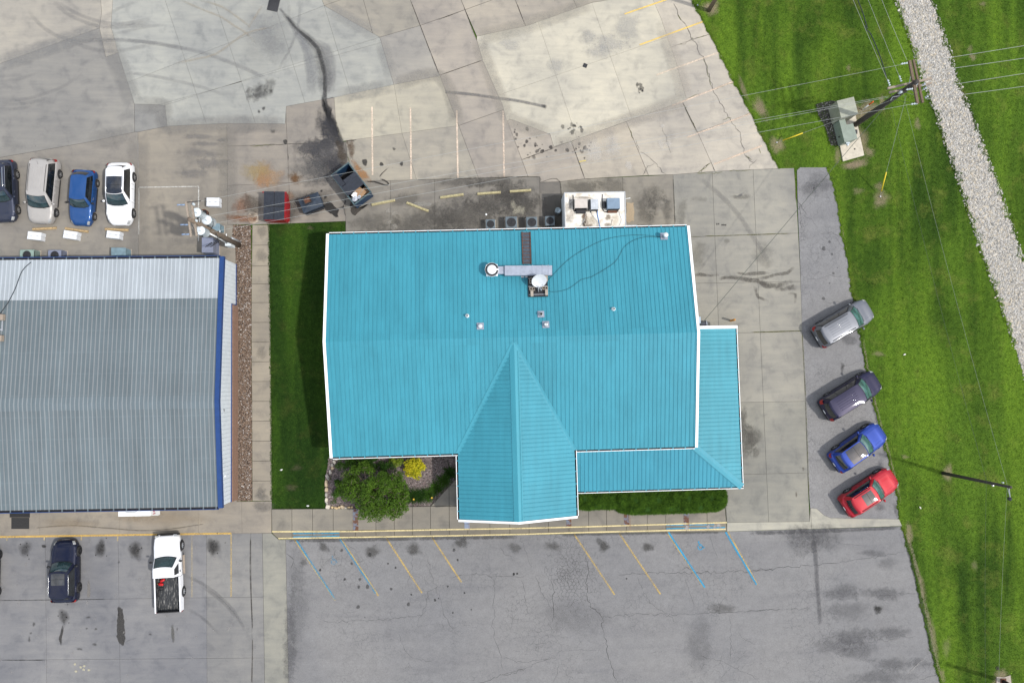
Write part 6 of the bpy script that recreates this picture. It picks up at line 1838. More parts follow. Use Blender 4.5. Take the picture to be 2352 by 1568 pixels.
  # door handles
  for xh in (.05,-.95):
   MB().box(xh - .09,xh + .09,min(sg * hw * .985,sg * (hw + .025)),max(sg * hw * .985,sg * (hw + .025)),.86,.89,.006).build('door_handle',M['chrome'] if c.get('hchrome') else paint,root)
  # door seams and sill
  sl = MB()
  for xh in (cowl - .25,-.42,-WB / 2 + .62):
   if xR + .5 < xh: sl.box(xh - .006,xh + .006,min(sg * hw * .9,sg * (hw + .002)),max(sg * hw * .9,sg * (hw + .002)),.42,c['zb'] - .1)
  sl.build('door_seams',M['trim'],root)
  MB().box(-WB / 2 + ra + .03,WB / 2 - ra - .03,min(sg * hw * .93,sg * (hw + .012)),max(sg * hw * .93,sg * (hw + .012)),c['ground'] + .02,c['ground'] + .12,.01).build('sill',M['trim'],root)
  # lamps
  h = MB().s()
  xs_ = np.linspace(xF - .09,xF - .34,5)
  rows = []
  for x in xs_:
   w = lerp_table(wid,x); zt = lerp_table(ztop,x)
   rows.append([(x + .012,sg * w * .83,zt + .004),(x + .01,sg * (w * .945 + .006),zt - .035),(x + .006,sg * (w + .008),zt - .13)])
  h.grid(rows); hl = h.build('headlamp',M['lamp_clear'],root)
  r_l = MB().s()
  z0,z1 = c.get('tail_z',(.78,1.0))
  rows = []
  for zz in np.linspace(z0,z1,4):
   x = xR + .03 + max(0,(zz - c['rear_z'] + .2)) * .35
   w = lerp_table(wid,xR + .06)
   rows.append([(x - .02,sg * w * .74,zz),(x - .015,sg * w * .96,zz),(x + .07,sg * (lerp_table(wid,xR + .12) + .012),zz),(x + .16,sg * (lerp_table(wid,xR + .2) + .010),zz)])
  r_l.grid(rows); tl = r_l.build('tail_lamp',M['lamp_red'],root)
  for ob in (hl,tl):
   bmn = bmesh.new(); bmn.from_mesh(ob.data); bmesh.ops.recalc_face_normals(bmn,faces=bmn.faces)
   if sum(f.normal.y * sg * f.calc_area() for f in bmn.faces) + sum(f.normal.z * f.calc_area() for f in bmn.faces) < 0: bmesh.ops.reverse_faces(bmn,faces=bmn.faces)
   bmn.to_mesh(ob.data); bmn.free()
 # grille and plates
 g = MB().box(xF - .06,xF + .004,-hw * .42,hw * .42,c['zn'] - .38,c['zn'] - .24,.01); g.build('grille',M['trim'],root)
 MB().box(xF - .03,xF + .012,-hw * .3,hw * .3,c['zn'] - .29,c['zn'] - .265).build('grille_bar',M['chrome'],root)
 MB().box(xR - .012,xR + .03,-.16,.16,c['rear_z'] - .36,c['rear_z'] - .22).build('number_plate',M['white'],root)
 MB().box(xR - .03,xR + .05,-hw * .72,hw * .72,.42,.56,.015).build('rear_bumper_strip',M['trim'],root)
 # bonnet seam lines
 hs = MB().s()
 for sg in (-1,1):
  hs.tube([(x,sg * hw * (.60 - .10 * (x - cowl) / max(.1,xF - cowl)),lerp_table(ztop,x) + c['crown'] * .55 + .002) for x in np.linspace(cowl + .28,xF - .22,6)],.008,4)
 hs.build('bonnet_crease',paint,root)
 wp = MB().s()
 for y0,y1 in ((.45,-.15),(-.15,-.62)):
  wp.tube([(cowl + .10,y0 * hw * 1.2,zc + .03),(cowl + .06,y1 * hw * 1.1,zc + .05)],.010,4)
 wp.build('wiper',M['trim'],root)
 # roof furniture
 if c['rails']:
  for sg in (-1,1):
   t = MB().s()
   t.tube([roof(a,sg * .86,lf) for a,lf in ((.10,.01),(.14,.055),(.35,.06),(.6,.06),(.86,.055),(.90,.01))],.020,6)
   t.build('roof_rail',c['rails'],root)
 if c.get('ribs'):
  t = MB().s()
  for s in (-.5,-.25,0,.25,.5):
   t.tube([roof(a,s,.004) for a in np.linspace(.2,.82,8)],.011,4)
  t.build('roof_ribs',paint,root)
 if c['sunroof']:
  a0,a1,sw = c['sunroof']
  g = MB().s(); g.grid([[roof(a,s,.012) for s in np.linspace(-sw,sw,7)] for a in np.linspace(a0,a1,6)],flip=True)
  if (Vector(g.v[1]) - Vector(g.v[0])).cross(Vector(g.v[7]) - Vector(g.v[0])).z < 0: g.f = [f[::-1] for f in g.f]
  so = g.build('sunroof',M['glass_roof'],root)
  am = (a0 + a1) / 2
  t = MB(); t.tube([roof(am,s,.016) for s in np.linspace(-sw,sw,5)],.010,4); t.build('sunroof_seam',M['trim'],so)
 if c['rearpanel']:
  a0,a1 = c['rearpanel']
  g = MB().s(); g.grid([[roof(a,s,.013) for s in np.linspace(-.80,.80,7)] for a in np.linspace(a0,a1,4)],flip=True)
  if (Vector(g.v[1]) - Vector(g.v[0])).cross(Vector(g.v[7]) - Vector(g.v[0])).z < 0: g.f = [f[::-1] for f in g.f]
  g.build('roof_rear_panel',paint,root)
 if c['spoiler']:
  sp = MB().s()
  sp.grid([[roof(1,s,.0) + Vector((.06,0,.012)) for s in np.linspace(-.9,.9,7)],[roof(1,s,.0) + Vector((-c['spoiler'],0,-.02)) for s in np.linspace(-.84,.84,7)],[roof(1,s,.0) + Vector((-c['spoiler'] + .01,0,-.05)) for s in np.linspace(-.84,.84,7)]],flip=False)
  if (Vector(sp.v[1]) - Vector(sp.v[0])).cross(Vector(sp.v[7]) - Vector(sp.v[0])).z < 0: sp.f = [f[::-1] for f in sp.f]
  sp.build('spoiler',paint,root)
 if c['antenna']:
  t = MB().s(); q = roof(.88,0,0)
  t.tube([q,q + Vector((.0,0,.05)),q + Vector((-.22,0,.22))],.012,5,r1=.004)
  t.build('antenna',M['trim'],root)
 if c.get('step'):
  for sg in (-1,1):
   MB().box(-.75,.75,min(sg * (hw - .05),sg * (hw + .1)),max(sg * (hw - .05),sg * (hw + .1)),.30,.36,.015).build('running_board',c['step'],root)
 return root
def place(root,loc,ang):
 root.location = (loc.x,loc.y,0.052)
 root.rotation_euler = (0,0,ang)
def pose_wheels(root,front_px,rear_px,side,hw):
 """from the visible wheel hubs; side +1 = car's left side is the visible one"""
 a,b = P(front_px,.38),P(rear_px,.38)
 d = (a - b); ang = math.atan2(d.y,d.x)
 mid = (a + b) / 2
 left = Vector((-math.sin(ang),math.cos(ang),0))
 place(root,mid - left * side * hw,ang)
def pose_ends(root,front_px,rear_px,cfgmid,z=.75):
 a,b = P(front_px,z),P(rear_px,z)
 d = a - b; ang = math.atan2(d.y,d.x)
 m = (a + b) / 2 - d.normalized() * cfgmid
 place(root,m,ang)
def q1(x,y): return (x / 4.2 / 1.7415,344.53 + y / 4.2 / 1.7415)
VAN = dict(L=5.05,W=1.96,H=1.78,WB=3.0,fo=.96,zb=1.06,zh=1.04,zn=.86,cowl=1.25,wst=.45,rtop=-2.12,rbot=-2.42,tum=.22,r=.34,rear_z=1.06,tail_z=(.85,1.2),splits=((.12,.36),(.375,.66),(.675,.90)),ribs=True)
pA = mat_car('paint_dark_steel_blue',(0.030,0.037,0.062),.3)
car1 = make_car('parked_car','dark steel blue SUV cut off by the left frame edge, rear row','car',dict(L=4.75,W=1.92,H=1.74,WB=2.75,paint=pA,cowl=.78,wst=.10,rtop=-1.85,rbot=-2.10,sunroof=(.14,.66,.72),chrome_side=True,rails=M['chrome'],spokes=6,r=.37,hchrome=True),'cars parked behind the shop')
pose_wheels(car1,q1(315,1010),q1(295,415),1,.95)
pB = mat_car('paint_champagne',(0.38,0.365,0.345),.2)
car2 = make_car('parked_car','champagne silver minivan with black roof rails, behind the shop','minivan',dict(VAN,paint=pB,rails=M['trim'],antenna=True,WB=3.0,L=5.0,H=1.75),'cars parked behind the shop')
pose_wheels(car2,q1(955,1055),q1(1015,415),1,.96)
pC = mat_car('paint_royal_blue',(0.016,0.070,0.22),.25)
car3 = make_car('parked_car','small royal blue retro hatchback between the champagne van and white car','car',dict(L=4.29,W=1.72,H=1.60,WB=2.6,fo=.80,paint=pC,zb=1.02,zh=1.0,zn=.82,nose=.34,cowl=.70,wst=.18,rtop=-1.55,rbot=-1.92,tum=.23,r=.31,spokes=8,spoiler=.0,antenna=False,mirror=M['trim'],hchrome=True),'cars parked behind the shop')
pose_wheels(car3,q1(1595,1120),q1(1640,565),1,.85)
pD = mat_car('paint_white',(0.74,0.75,0.76),0.0,.03)
car4 = make_car('parked_car','white crossover with dark glass roof beside the white outlined stall','car',dict(L=4.80,W=1.90,H=1.70,WB=2.82,fo=.96,paint=pD,cowl=.86,wst=.10,rtop=-1.78,rbot=-2.12,tum=.24,r=.36,sunroof=(.0,.66,.90),spokes=6,rails=M['chrome']),'cars parked behind the shop')
pose_wheels(car4,q1(2255,1070),q1(2265,460),1,.94)
def q2(x,y): return ((3200 + x / 2.8) / 1.7415,(1160 + y / 2.8) / 1.7415)
def q3(x,y): return ((3250 + x / 3.5625) / 1.7415,(1650 + y / 3.5625) / 1.7415)
pE = mat_car('paint_silver_grey',(0.14,0.15,0.17),.35)
car5 = make_car('parked_car','silver grey minivan with roof rails, topmost on the side asphalt strip','minivan',dict(VAN,paint=pE,rails=M['trim'],ws=M['glass_teal'],L=4.95,antenna=False),'cars parked along the lawn edge')
pose_ends(car5,q2(790,190),q2(185,545),.0)
pF = mat_car('paint_deep_navy',(0.016,0.015,0.042),.3)
car6 = make_car('parked_car','dark navy minivan with purplish roof, second from top on side strip','minivan',dict(VAN,paint=pF,ws=M['glass_teal'],L=5.0,antenna=False),'cars parked along the lawn edge')
pose_ends(car6,q2(885,980),q2(265,1365),.0)
pG = mat_car('paint_bright_blue',(0.012,0.040,0.24),.25)
car7 = make_car('parked_car','bright blue crossover with glass roof, third on the side strip','car',dict(L=4.72,W=1.90,H=1.66,WB=2.84,fo=.95,paint=pG,cowl=.78,wst=.02,rtop=-1.70,rbot=-2.10,tum=.25,r=.37,sunroof=(.01,.80,.88),rearpanel=(.82,.99),ws=M['glass_teal'],spokes=5,shark=True,antenna=False),'cars parked along the lawn edge')
pose_ends(car7,q3(1010,235),q3(300,745),.0)
pH = mat_car('paint_red',(0.34,0.009,0.020),.15)
car8 = make_car('parked_car','red SUV with sunroof, lowest on the side asphalt strip','car',dict(L=4.75,W=1.88,H=1.69,WB=2.76,fo=.97,paint=pH,cowl=.74,wst=.02,rtop=-1.80,rbot=-2.10,tum=.23,r=.36,sunroof=(.14,.60,.66),ws=M['glass_teal'],spokes=5,rails=M['trim'],antenna=False),'cars parked along the lawn edge')
pose_ends(car8,q3(1185,885),q3(455,1365),.0)
def q4(x,y): return ((160 + x / 3.7935) / 1.7415,(2100 + y / 3.7935) / 1.7415)
pI = mat_car('paint_midnight',(0.005,0.008,0.026),.2)
car9 = make_car('parked_car','midnight blue SUV facing the shop front','car',dict(L=4.62,W=1.88,H=1.68,WB=2.73,fo=.90,paint=pI,cowl=.66,wst=.05,rtop=-1.75,rbot=-2.02,tum=.21,r=.37,rails=None,chrome_side=True,rim=M['trim'],ws=M['glass_ws'],mirror=M['trim'],antenna=False,sunroof=(.06,.5,.7)),'vehicles before the shop')
pose_wheels(car9,q4(605,395),q4(605,930),-1,.93)
c11 = make_car('parked_car','dark car whose wheels just reach into the left frame edge by the shop front','car',dict(L=4.6,W=1.84,H=1.6,WB=2.72,paint=pI,cowl=.66,wst=.05,rtop=-1.75,rbot=-2.02,rim=M['trim'],antenna=False),'vehicles before the shop')
pose_wheels(c11,D(0,3,-4,470),D(0,3,-4,780),-1,.92)
c11.rotation_euler = (0,0,R_(90))
# ------------------------------------------------------------------ white pickup
def make_pickup():
 c = dict(L=5.72,W=1.94,H=1.74,WB=3.44,fo=.92,zb=1.06,zh=1.04,zn=.94,r=.37)
 root = thing('pickup_truck','white regular cab pickup with open black lined bed, before the shop','truck',group='vehicles before the shop')
 paint = mat_car('paint_pickup_white',(0.76,0.77,0.79),0.0,.03)
 hw = c['W'] / 2; WB = c['WB']; xF = WB / 2 + c['fo']; xR = xF - c['L']
 cab = -.42                       # rear wall of the cab
 ra = c['r'] + .07
 ztop = [(cab,1.06),(.75,1.06),(.95,1.05),(xF - .5,.99),(xF - .15,.93),(xF,.72)]
 wid = [(cab,hw),(xF - .8,hw * .985),(xF - .3,hw * .94),(xF - .10,hw * .86),(xF,hw * .72)]
 xs = sorted(set([cab,xF,xF - .04,xF - .1,xF - .2] + list(np.linspace(cab,xF - .3,18)) + [WB / 2 + ra * math.cos(t) for t in np.linspace(0,math.pi,9)]))
 rows = []
 for x in xs:
  zt = lerp_table(ztop,x); w = lerp_table(wid,x)
  d = abs(x - WB / 2); zl = max(.34,c['r'] + math.sqrt(max(0,ra * ra - d * d))) if d < ra else .34
  zl = min(zl,zt - .15)
  half = [(0,zt + .035),(w * .5,zt + .03),(w * .8,zt + .012),(w * .93,zt - .02),(w * .985,zt - .09),(w,zl + (zt - zl) * .5),(w * .99,zl),(w * .8,zl)]
  rows.append([(x,-y,z) for y,z in reversed(half[1:])] + [(x,y,z) for y,z in half])
 mb = MB().s(); mb.grid(rows); n = len(rows[0]); mb.add(rows[0],[tuple(range(n))]); mb.add(rows[-1],[tuple(range(n - 1,-1,-1))])
 body = mb.build('body',paint,root)
 bmn = bmesh.new(); bmn.from_mesh(body.data); bmesh.ops.recalc_face_normals(bmn,faces=bmn.faces); bmn.to_mesh(body.data); bmn.free()
 MB().box(xR + .2,xF - .3,-hw * .7,hw * .7,.30,.60).build('underbody',M['trim'],root)
 for a in (WB / 2,-WB / 2):
  for s in (-1,1): wheel(root,a,s * (hw - .10),s,c['r'],.25,M['steel'],7)
 # cab
 zr = 1.73
 bot = [(.98,hw * .86),(.60,hw * .97),(cab + .02,hw * .97)]
 g = MB().s()
 def cabp(x,y,z): return (x,y,z)
 top = [(.36,hw * .74),(.2,hw * .78),(cab + .06,hw * .80)]
 def front(s,v): return Vector((.98 + .14 * (1 - s * s) + (.34 - .98 - .06 * (1 - s * s)) * v,s * (hw * .88 + (hw * .74 - hw * .88) * v),1.07 + (zr - 1.07) * v))
 def rearw(s,v): return Vector((cab + .02 + .06 * v,s * (hw * .94 + (hw * .78 - hw * .94) * v),1.05 + (zr - 1.05) * v))
 def side(sg,t,v):
  f,r = front(sg,v),rearw(sg,v); p = f.lerp(r,t)
  e = max(0,1 - t / .2)
  p.y = sg * ((hw * .97 + (hw * .79 - hw * .97) * v) * (1 - e * e) + abs(f.y) * e * e)
  return p
 S = np.linspace(-1,1,9); V = np.linspace(0,1,4)
 g.grid([[front(s,v) for s in S] for v in V]); g.grid([[rearw(s,v) for s in S] for v in V],flip=True)
 for sg in (-1,1): g.grid([[side(sg,t,v) for t in np.linspace(0,1,8)] for v in V],flip=(sg > 0))
 def roof(a,s,l=0): 
  p = front(s,1).lerp(rearw(s,1),a); p.y = s * hw * (.74 + .05 * min(1,a * 4)); p.z = zr + .045 * (1 - s ** 4) * math.sin(math.pi * min(1,max(0,a * .9 + .05))) + l; return p
 g.grid([[roof(a,s) for s in S] for a in np.linspace(0,1,8)],flip=True)
 ob = g.build('cab',paint,root)
 bmn = bmesh.new(); bmn.from_mesh(ob.data); bmesh.ops.remove_doubles(bmn,verts=bmn.verts,dist=.002); bmesh.ops.recalc_face_normals(bmn,faces=bmn.faces); bmn.to_mesh(ob.data); bmn.free()
 def quadp(fn,us,vs,off):
  gg = MB().s(); gg.grid([[fn(u,v) + off for u in us] for v in vs]); return gg
 quadp(front,np.linspace(-.96,.96,9),np.linspace(.02,.97,4),Vector((.006,0,.006))).build('windscreen_surround',M['trim'],root)
 quadp(front,np.linspace(-.9,.9,9),np.linspace(.10,.93,4),Vector((.012,0,.012))).build('windscreen',M['glass_ws'],root)
 quadp(rearw,np.linspace(-.7,.7,5),np.linspace(.25,.85,3),Vector((-.008,0,.003))).build('rear_window',M['glass_side'],root)
 for sg in (-1,1):
  quadp(lambda t,v: side(sg,t,v),np.linspace(.26,.84,5),np.linspace(.10,.88,3),Vector((0,sg * .010,.004))).build('side_window',M['glass_side'],root)
  m = MB().s(); m.lathe([(0,-.12),(.06,-.10),(.085,0),(.06,.1),(0,.12)],(.72,sg * (hw + .13),1.16),10,'y'); m.build('mirror',M['trim'],root)
  MB().box(-.12,.04,min(sg * hw * .98,sg * (hw + .025)),max(sg * hw * .98,sg * (hw + .025)),.95,1.0).build('door_handle',M['trim'],root)
  MB().box(-.4,1.0,min(sg * (hw - .02),sg * (hw + .13)),max(sg * (hw - .02),sg * (hw + .13)),.33,.40,.02).build('running_board',M['woodlight'],root)
  # bed side with wheel opening
  rw = MB()
  xw = -WB / 2
  outl = [(cab - .03,.45),(xw + ra,.45)] + [(xw + ra * math.cos(t),c['r'] + ra * math.sin(t)) for t in np.linspace(0.12,math.pi - .12,9)] + [(xw - ra,.45),(xR + .04,.50),(xR + .02,1.06),(cab - .03,1.06)]
  y0,y1 = sg * (hw - .10),sg * hw
  nn = len(outl)
  vs = [(x,y1,z) for x,z in outl] + [(x,y0,z) for x,z in outl]
  rw.add(vs,[tuple(range(nn)),tuple(range(2 * nn - 1,nn - 1,-1))] + [(i,nn + i,nn + (i + 1) % nn,(i + 1) % nn) for i in range(nn)])
  b2 = rw.build('bed_side',paint,root)
  bmn = bmesh.new(); bmn.from_mesh(b2.data); bmesh.ops.recalc_face_normals(bmn,faces=bmn.faces); bmn.to_mesh(b2.data); bmn.free()
  MB().box(xR + .05,cab - .05,min(sg * (hw - .115),sg * (hw - .105)),max(sg * (hw - .115),sg * (hw - .105)),.62,1.05).build('bed_liner_side',M['bedliner'],root)
  MB().box(xR - .006,xR + .06,min(sg * (hw - .13),sg * (hw + .006)),max(sg * (hw - .13),sg * (hw + .006)),.66,1.0,.01).build('tail_lamp',M['lamp_red'],root)
  h = MB().box(xF - .16,xF - .03,min(sg * hw * .6,sg * hw * .88),max(sg * hw * .6,sg * hw * .88),.74,.92,.02); h.build('headlamp',M['lamp_clear'],root)
 MB().box(xR + .02,cab - .03,-hw + .1,hw - .1,.56,.62).build('bed_floor',M['bedliner'],root)
 rb = MB()
 for k in range(11):
  y = -.72 + k * .144
  rb.box(xR + .08,cab - .06,y - .03,y + .03,.62,.645)
 rb.build('bed_ribs',M['bedliner'],root)
 MB().box(cab - .06,cab - .035,-hw + .12,hw - .12,.62,1.06).build('bed_liner_front',M['bedliner'],root)
 MB().box(xR,xR + .07,-hw + .14,hw - .14,.58,1.04,.01).build('tailgate',M['trim'],root)
 MB().box(xR - .06,xR + .02,-hw + .05,hw - .05,.42,.54,.02).build('rear_bumper',M['trim'],root)
 MB().box(xF - .10,xF + .05,-hw * .86,hw * .86,.42,.66,.03).build('front_bumper',M['trim'],root)
 MB().box(xF - .05,xF + .012,-hw * .5,hw * .5,.70,.90,.02).build('grille',M['trim'],root)
 return root
def mat_bedliner():
 t = NT('scuffed_bed_liner')
 n = t.noise(9,6,.7,vec=t.vec(1.2,.25,1,R_(90)))
 c = t.mix(t.ramp(n,[(.52,0.0),(.66,1.0)]),(.028,.031,.034),(.24,.235,.22))
 return t.set(c,.55,0,.4)
M['bedliner'] = mat_bedliner()
pickup = make_pickup()
pose_wheels(pickup,q4(2165,310),q4(2188,985),-1,.97)
# petrol cans lying in the bed
for x,y,ang,lab,cap in ((1858,832,.45,'red fuel can lying nearest the cab in the pickup bed',False),(1835,893,-.1,'red fuel can with yellow spout in the pickup bed',True)):
 b = P(q4(x,y),.78)
 t = thing('fuel_can',lab,'fuel can',(b.x,b.y,.70),ang)
 MB().s().lathe([(0,-.20),(.07,-.19),(.10,-.12),(.11,0),(.10,.12),(.06,.19),(0,.20)],(0,0,.1),12,'x').build('can',plain('red_plastic',(.5,.012,.015),.4),t)
 MB().s().tube([(-.1,0,.2),(-.08,0,.26),(.08,0,.26),(.1,0,.2)],.014,5).build('handle',plain('red_plastic_handle',(.5,.012,.015),.4),t)
 MB().cyl((-.15,0),.03,.16,.22,8).build('cap',M['black'],t)
 if cap: MB().s().tube([(-.18,0,.12),(-.30,.02,.13)],.022,6,r1=.012).build('spout',plain('yellow_spout',(.65,.5,.15),.5),t)
b = P(q4(1850,960),.7)
t = thing('tow_strap','black coiled strap lying behind the red cans in the pickup bed','strap',(b.x,b.y,.70))
MB().s().tube([(.14 * math.cos(a) * (1 + .05 * a),.09 * math.sin(a) * (1 + .05 * a),.02 + .008 * a) for a in np.linspace(0,11,40)],.02,5).build('coil',M['black'],t)
b = P(q4(1815,770),.75)
t = thing('tool_bag','small dark tool bag against the front wall of the pickup bed','bag',(b.x,b.y,.70),R_(88))
MB().box(-.12,.12,-.18,.18,0,.2,.03).build('bag',M['black'],t)
MB().s().tube([(0,-.1,.19),(0,-.05,.27),(0,.05,.27),(0,.1,.19)],.012,5).build('handle',M['rubber'],t)
# ================================================================== OBJECTS
def rot2(x,y,a): return (x * math.cos(a) - y * math.sin(a),x * math.sin(a) + y * math.cos(a))
# ------------------------------------------------------------------ rooftop equipment
def roofz(x,y):
 """world -> roof surface height of the restaurant's main pitches"""
 v = Matrix.Rotation(-R_(1.5),2) @ Vector((x - BC[0],y - BC[1]))
 return ZR2 - (RW - v.y) * S_s if v.y < RW else ZR2 - (v.y - RW) * S_n
def on_roof(px):
 z = 4.5
 for _ in range(6):
  p = P(px,z); z = roofz(p.x,p.y)
 return P(px,z)
def q8(x,y): return ((1900 + x / 6.5333) / 1.7415,(1000 + y / 6.5333) / 1.7415)
M['alum'] = plain('spun_aluminium',(0.72,0.73,0.74),.35,.5,.06,6)
M['duct'] = plain('galvanised_duct',(0.30,0.335,0.40),.42,.45,.14,3)
M['cbd'] = plain('concrete_block',(0.33,0.29,0.24),.9,0,.2,10)
# exhaust fan
b = on_roof(q8(440,545))
t = thing('exhaust_fan','round white rooftop exhaust fan with black ring at the duct end','fan',(b.x,b.y,b.z - .1),R_(1.5))
MB().box(-.42,.42,-.42,.42,0,.55,.02).build('curb',M['white'],t)
MB().s().lathe([(.50,.55),(.50,.85),(.485,.86),(.485,.60)],(0,0,0),32).build('wind_band',M['alum'],t)
MB().cyl((0,0),.484,.56,.83,28).build('ring_gap',M['black'],t)
MB().s().lathe([(.34,.83),(.34,.88),(.31,.93),(.2,.97),(0,.98)],(0,0,0),28).build('cap',M['white'],t)
MB().box(.34,.48,-.07,.07,.84,.90).build('bracket',M['alum'],t)
# duct
d0,d1 = q8(775,400),q8(2018,660)
bz = on_roof(q8(1400,540)).z
p0,p1 = P(d0,bz + .62),P(d1,bz + .62)
cxm,cym = (p0.x + p1.x) / 2,(p0.y + p1.y) / 2
t = thing('roof_duct','long galvanised rectangular duct lying on the blue roof','duct',(cxm,cym,bz - .18),R_(.6))
hl,hwd = abs(p1.x - p0.x) / 2,abs(p1.y - p0.y) / 2
for i,(a,b_) in enumerate(((-1,.165),(.17,.585),(.59,.84),(.845,1))):
 MB().box(a * hl,b_ * hl,-hwd,hwd,.30,.80 - (.05 if i == 3 else 0),.012).build('duct_section',M['duct'],t)
for a in (.1675,.5875,.8425):
 MB().box(a * hl - .02,a * hl + .02,-hwd - .02,hwd + .02,.29,.825).build('duct_flange',M['duct'],t)
MB().box(-hl - .62,-hl,-hwd * .62,hwd * .95,.22,.62,.02).build('transition',M['duct'],t)
MB().box(-hl * .3,hl * .45,-hwd - .10,hwd + .02,.05,.30).build('support_curb',M['steel'],t)
# roof hatch strip with ladder
tl,tr2 = (1198.5,533),(1217.2,533); bl,br2 = (1201,607),(1219.5,607)
pts = [on_roof(p) + Vector((0,0,.06)) for p in (tl,tr2,br2,bl)]
t = thing('roof_ladder','rusty steel ladder on a dark mat running up from the rear eave','ladder',(pts[0].x,pts[0].y,pts[0].z))
o0 = pts[0]
MB().add([tuple(p - o0) for p in pts] + [tuple(p - o0 - Vector((0,0,.05))) for p in pts],[(0,1,2,3) if (pts[1] - pts[0]).cross(pts[2] - pts[0]).z > 0 else (3,2,1,0),(0,4,5,1),(1,5,6,2),(2,6,7,3),(3,7,4,0)]).build('mat',plain('dark_roof_mat',(.06,.075,.095),.8,0,.3,8),t)
for a,b_ in ((0,3),(1,2)):
 MB().tube([pts[a] - o0 + Vector((0,0,.05)),pts[b_] - o0 + Vector((0,0,.05))],.035,5).build('rail',M['rust'],t)
for k in range(9):
 f = k / 9 + .35 * 0 + .06
 if f > 1: continue
 a,b_ = pts[0].lerp(pts[3],f),pts[1].lerp(pts[2],f)
 MB().tube([a - o0 + Vector((0,0,.05)),b_ - o0 + Vector((0,0,.05))],.02,5).build('rung',M['rust'],t)
# satellite dish on ballast frame
cpx = q8(1640,960)
b = on_roof(cpx)
RT = -math.atan(S_n)
t = thing('satellite_dish','oval white satellite dish on a block weighted mount beside the duct','antenna',(b.x,b.y,b.z + .06),R_(1.5))
t.rotation_euler = (RT,0,R_(1.5))
fr = MB()
W2 = 1.06
MB().box(-.72,.72,-.78,.78,0,.05).build('rubber_mat',M['black'],t)
for y in (-.62,.0,.62):
 MB().box(-.68,.68,y - .02,y + .02,.05,.10).build('frame_bar',M['steel'],t)
MB().s().tube([(.02,-.45,.08),(.02,-.2,.62)],.045,8).build('mast',M['steel'],t)
ds = MB().s()
rowsd = []
cd = Vector((.05,.22,.80)); nv = Vector((.12,-.72,.70)).normalized()
xv = Vector((1,.18,0)).normalized(); yv = nv.cross(xv).normalized()
for r in np.linspace(0,1,6):
 rowsd.append([cd + xv * (.56 * r * math.cos(a)) + yv * (.52 * r * math.sin(a)) + nv * (.13 * r * r) for a in np.linspace(0,2 * math.pi,25)])
ds.grid(rowsd)
if (Vector(ds.v[26]) - Vector(ds.v[25])).cross(Vector(ds.v[50]) - Vector(ds.v[25])).dot(nv) < 0: ds.f = [f[::-1] for f in ds.f]
ds.build('dish',plain('dish_white',(.47,.50,.52),.45,0,.08,4),t)
MB().s().tube([cd - yv * .5,cd + nv * .55 - yv * .52],.025,6).build('feed_arm',M['steel'],t)
MB().s().lathe([(0,-.1),(.05,-.08),(.05,.08),(0,.1)],tuple(cd + nv * .58 - yv * .5),8).build('feed_horn',M['steel'],t)
for s in (-1,1):
 MB().s().tube([cd + xv * s * .3 - yv * .3,cd + nv * .5 - yv * .5],.012,4).build('strut',M['steel'],t)
def cinder(x,y,z,ang,lab,flat=False,holes=True):
 w_ = Matrix.Rotation(R_(1.5),2) @ Vector((x,y))
 o = thing('cinder_block',lab,'block',(b.x + w_.x,b.y + w_.y,b.z + .06 + z - y * S_n),R_(1.5) + ang,'blocks weighing down the dish mount')
 o.rotation_euler = (Matrix.Rotation(R_(1.5),3,'Z') @ Matrix.Rotation(RT,3,'X') @ Matrix.Rotation(ang,3,'Z')).to_euler()
 L2,Wd,Hh = .20,.10,.19
 if holes:   # two open cores seen from above
  m = MB()
  for a0,a1 in ((-.2,-.165),(-.02,.02),(.165,.2)): m.box(a0,a1,-Wd,Wd,0,Hh)
  for y0 in (-Wd,Wd - .03):
   m.box(-.165,-.02,y0,y0 + .03,0,Hh); m.box(.02,.165,y0,y0 + .03,0,Hh)
  m.build('block',M['cbd'],o)
 else:
  MB().box(-L2,L2,-Wd,Wd,0,Hh,.008).build('block',M['cbd'],o)
 return o
cinder(-.50,.40,.05,R_(90),'hollow block upper left on the dish mount',holes=True)
cinder(-.26,.42,.05,R_(90),'solid turned block second from left at the top of the dish mount',holes=False)
cinder(.44,.55,.05,R_(90),'solid block at the upper right of the dish mount',holes=False)
cinder(.64,.56,.05,R_(90),'solid block at the far upper right corner of the dish mount',holes=False)
cinder(-.42,-.20,.05,0,'hollow block mid left below the dish',holes=True)
cinder(.52,-.16,.05,0,'hollow block mid right below the dish',holes=True)
cinder(-.46,-.55,.10,R_(90),'solid block at the lower left corner of the dish mount',holes=False)
cinder(.60,-.50,.10,R_(90),'solid block at the lower right corner of the dish mount',holes=False)
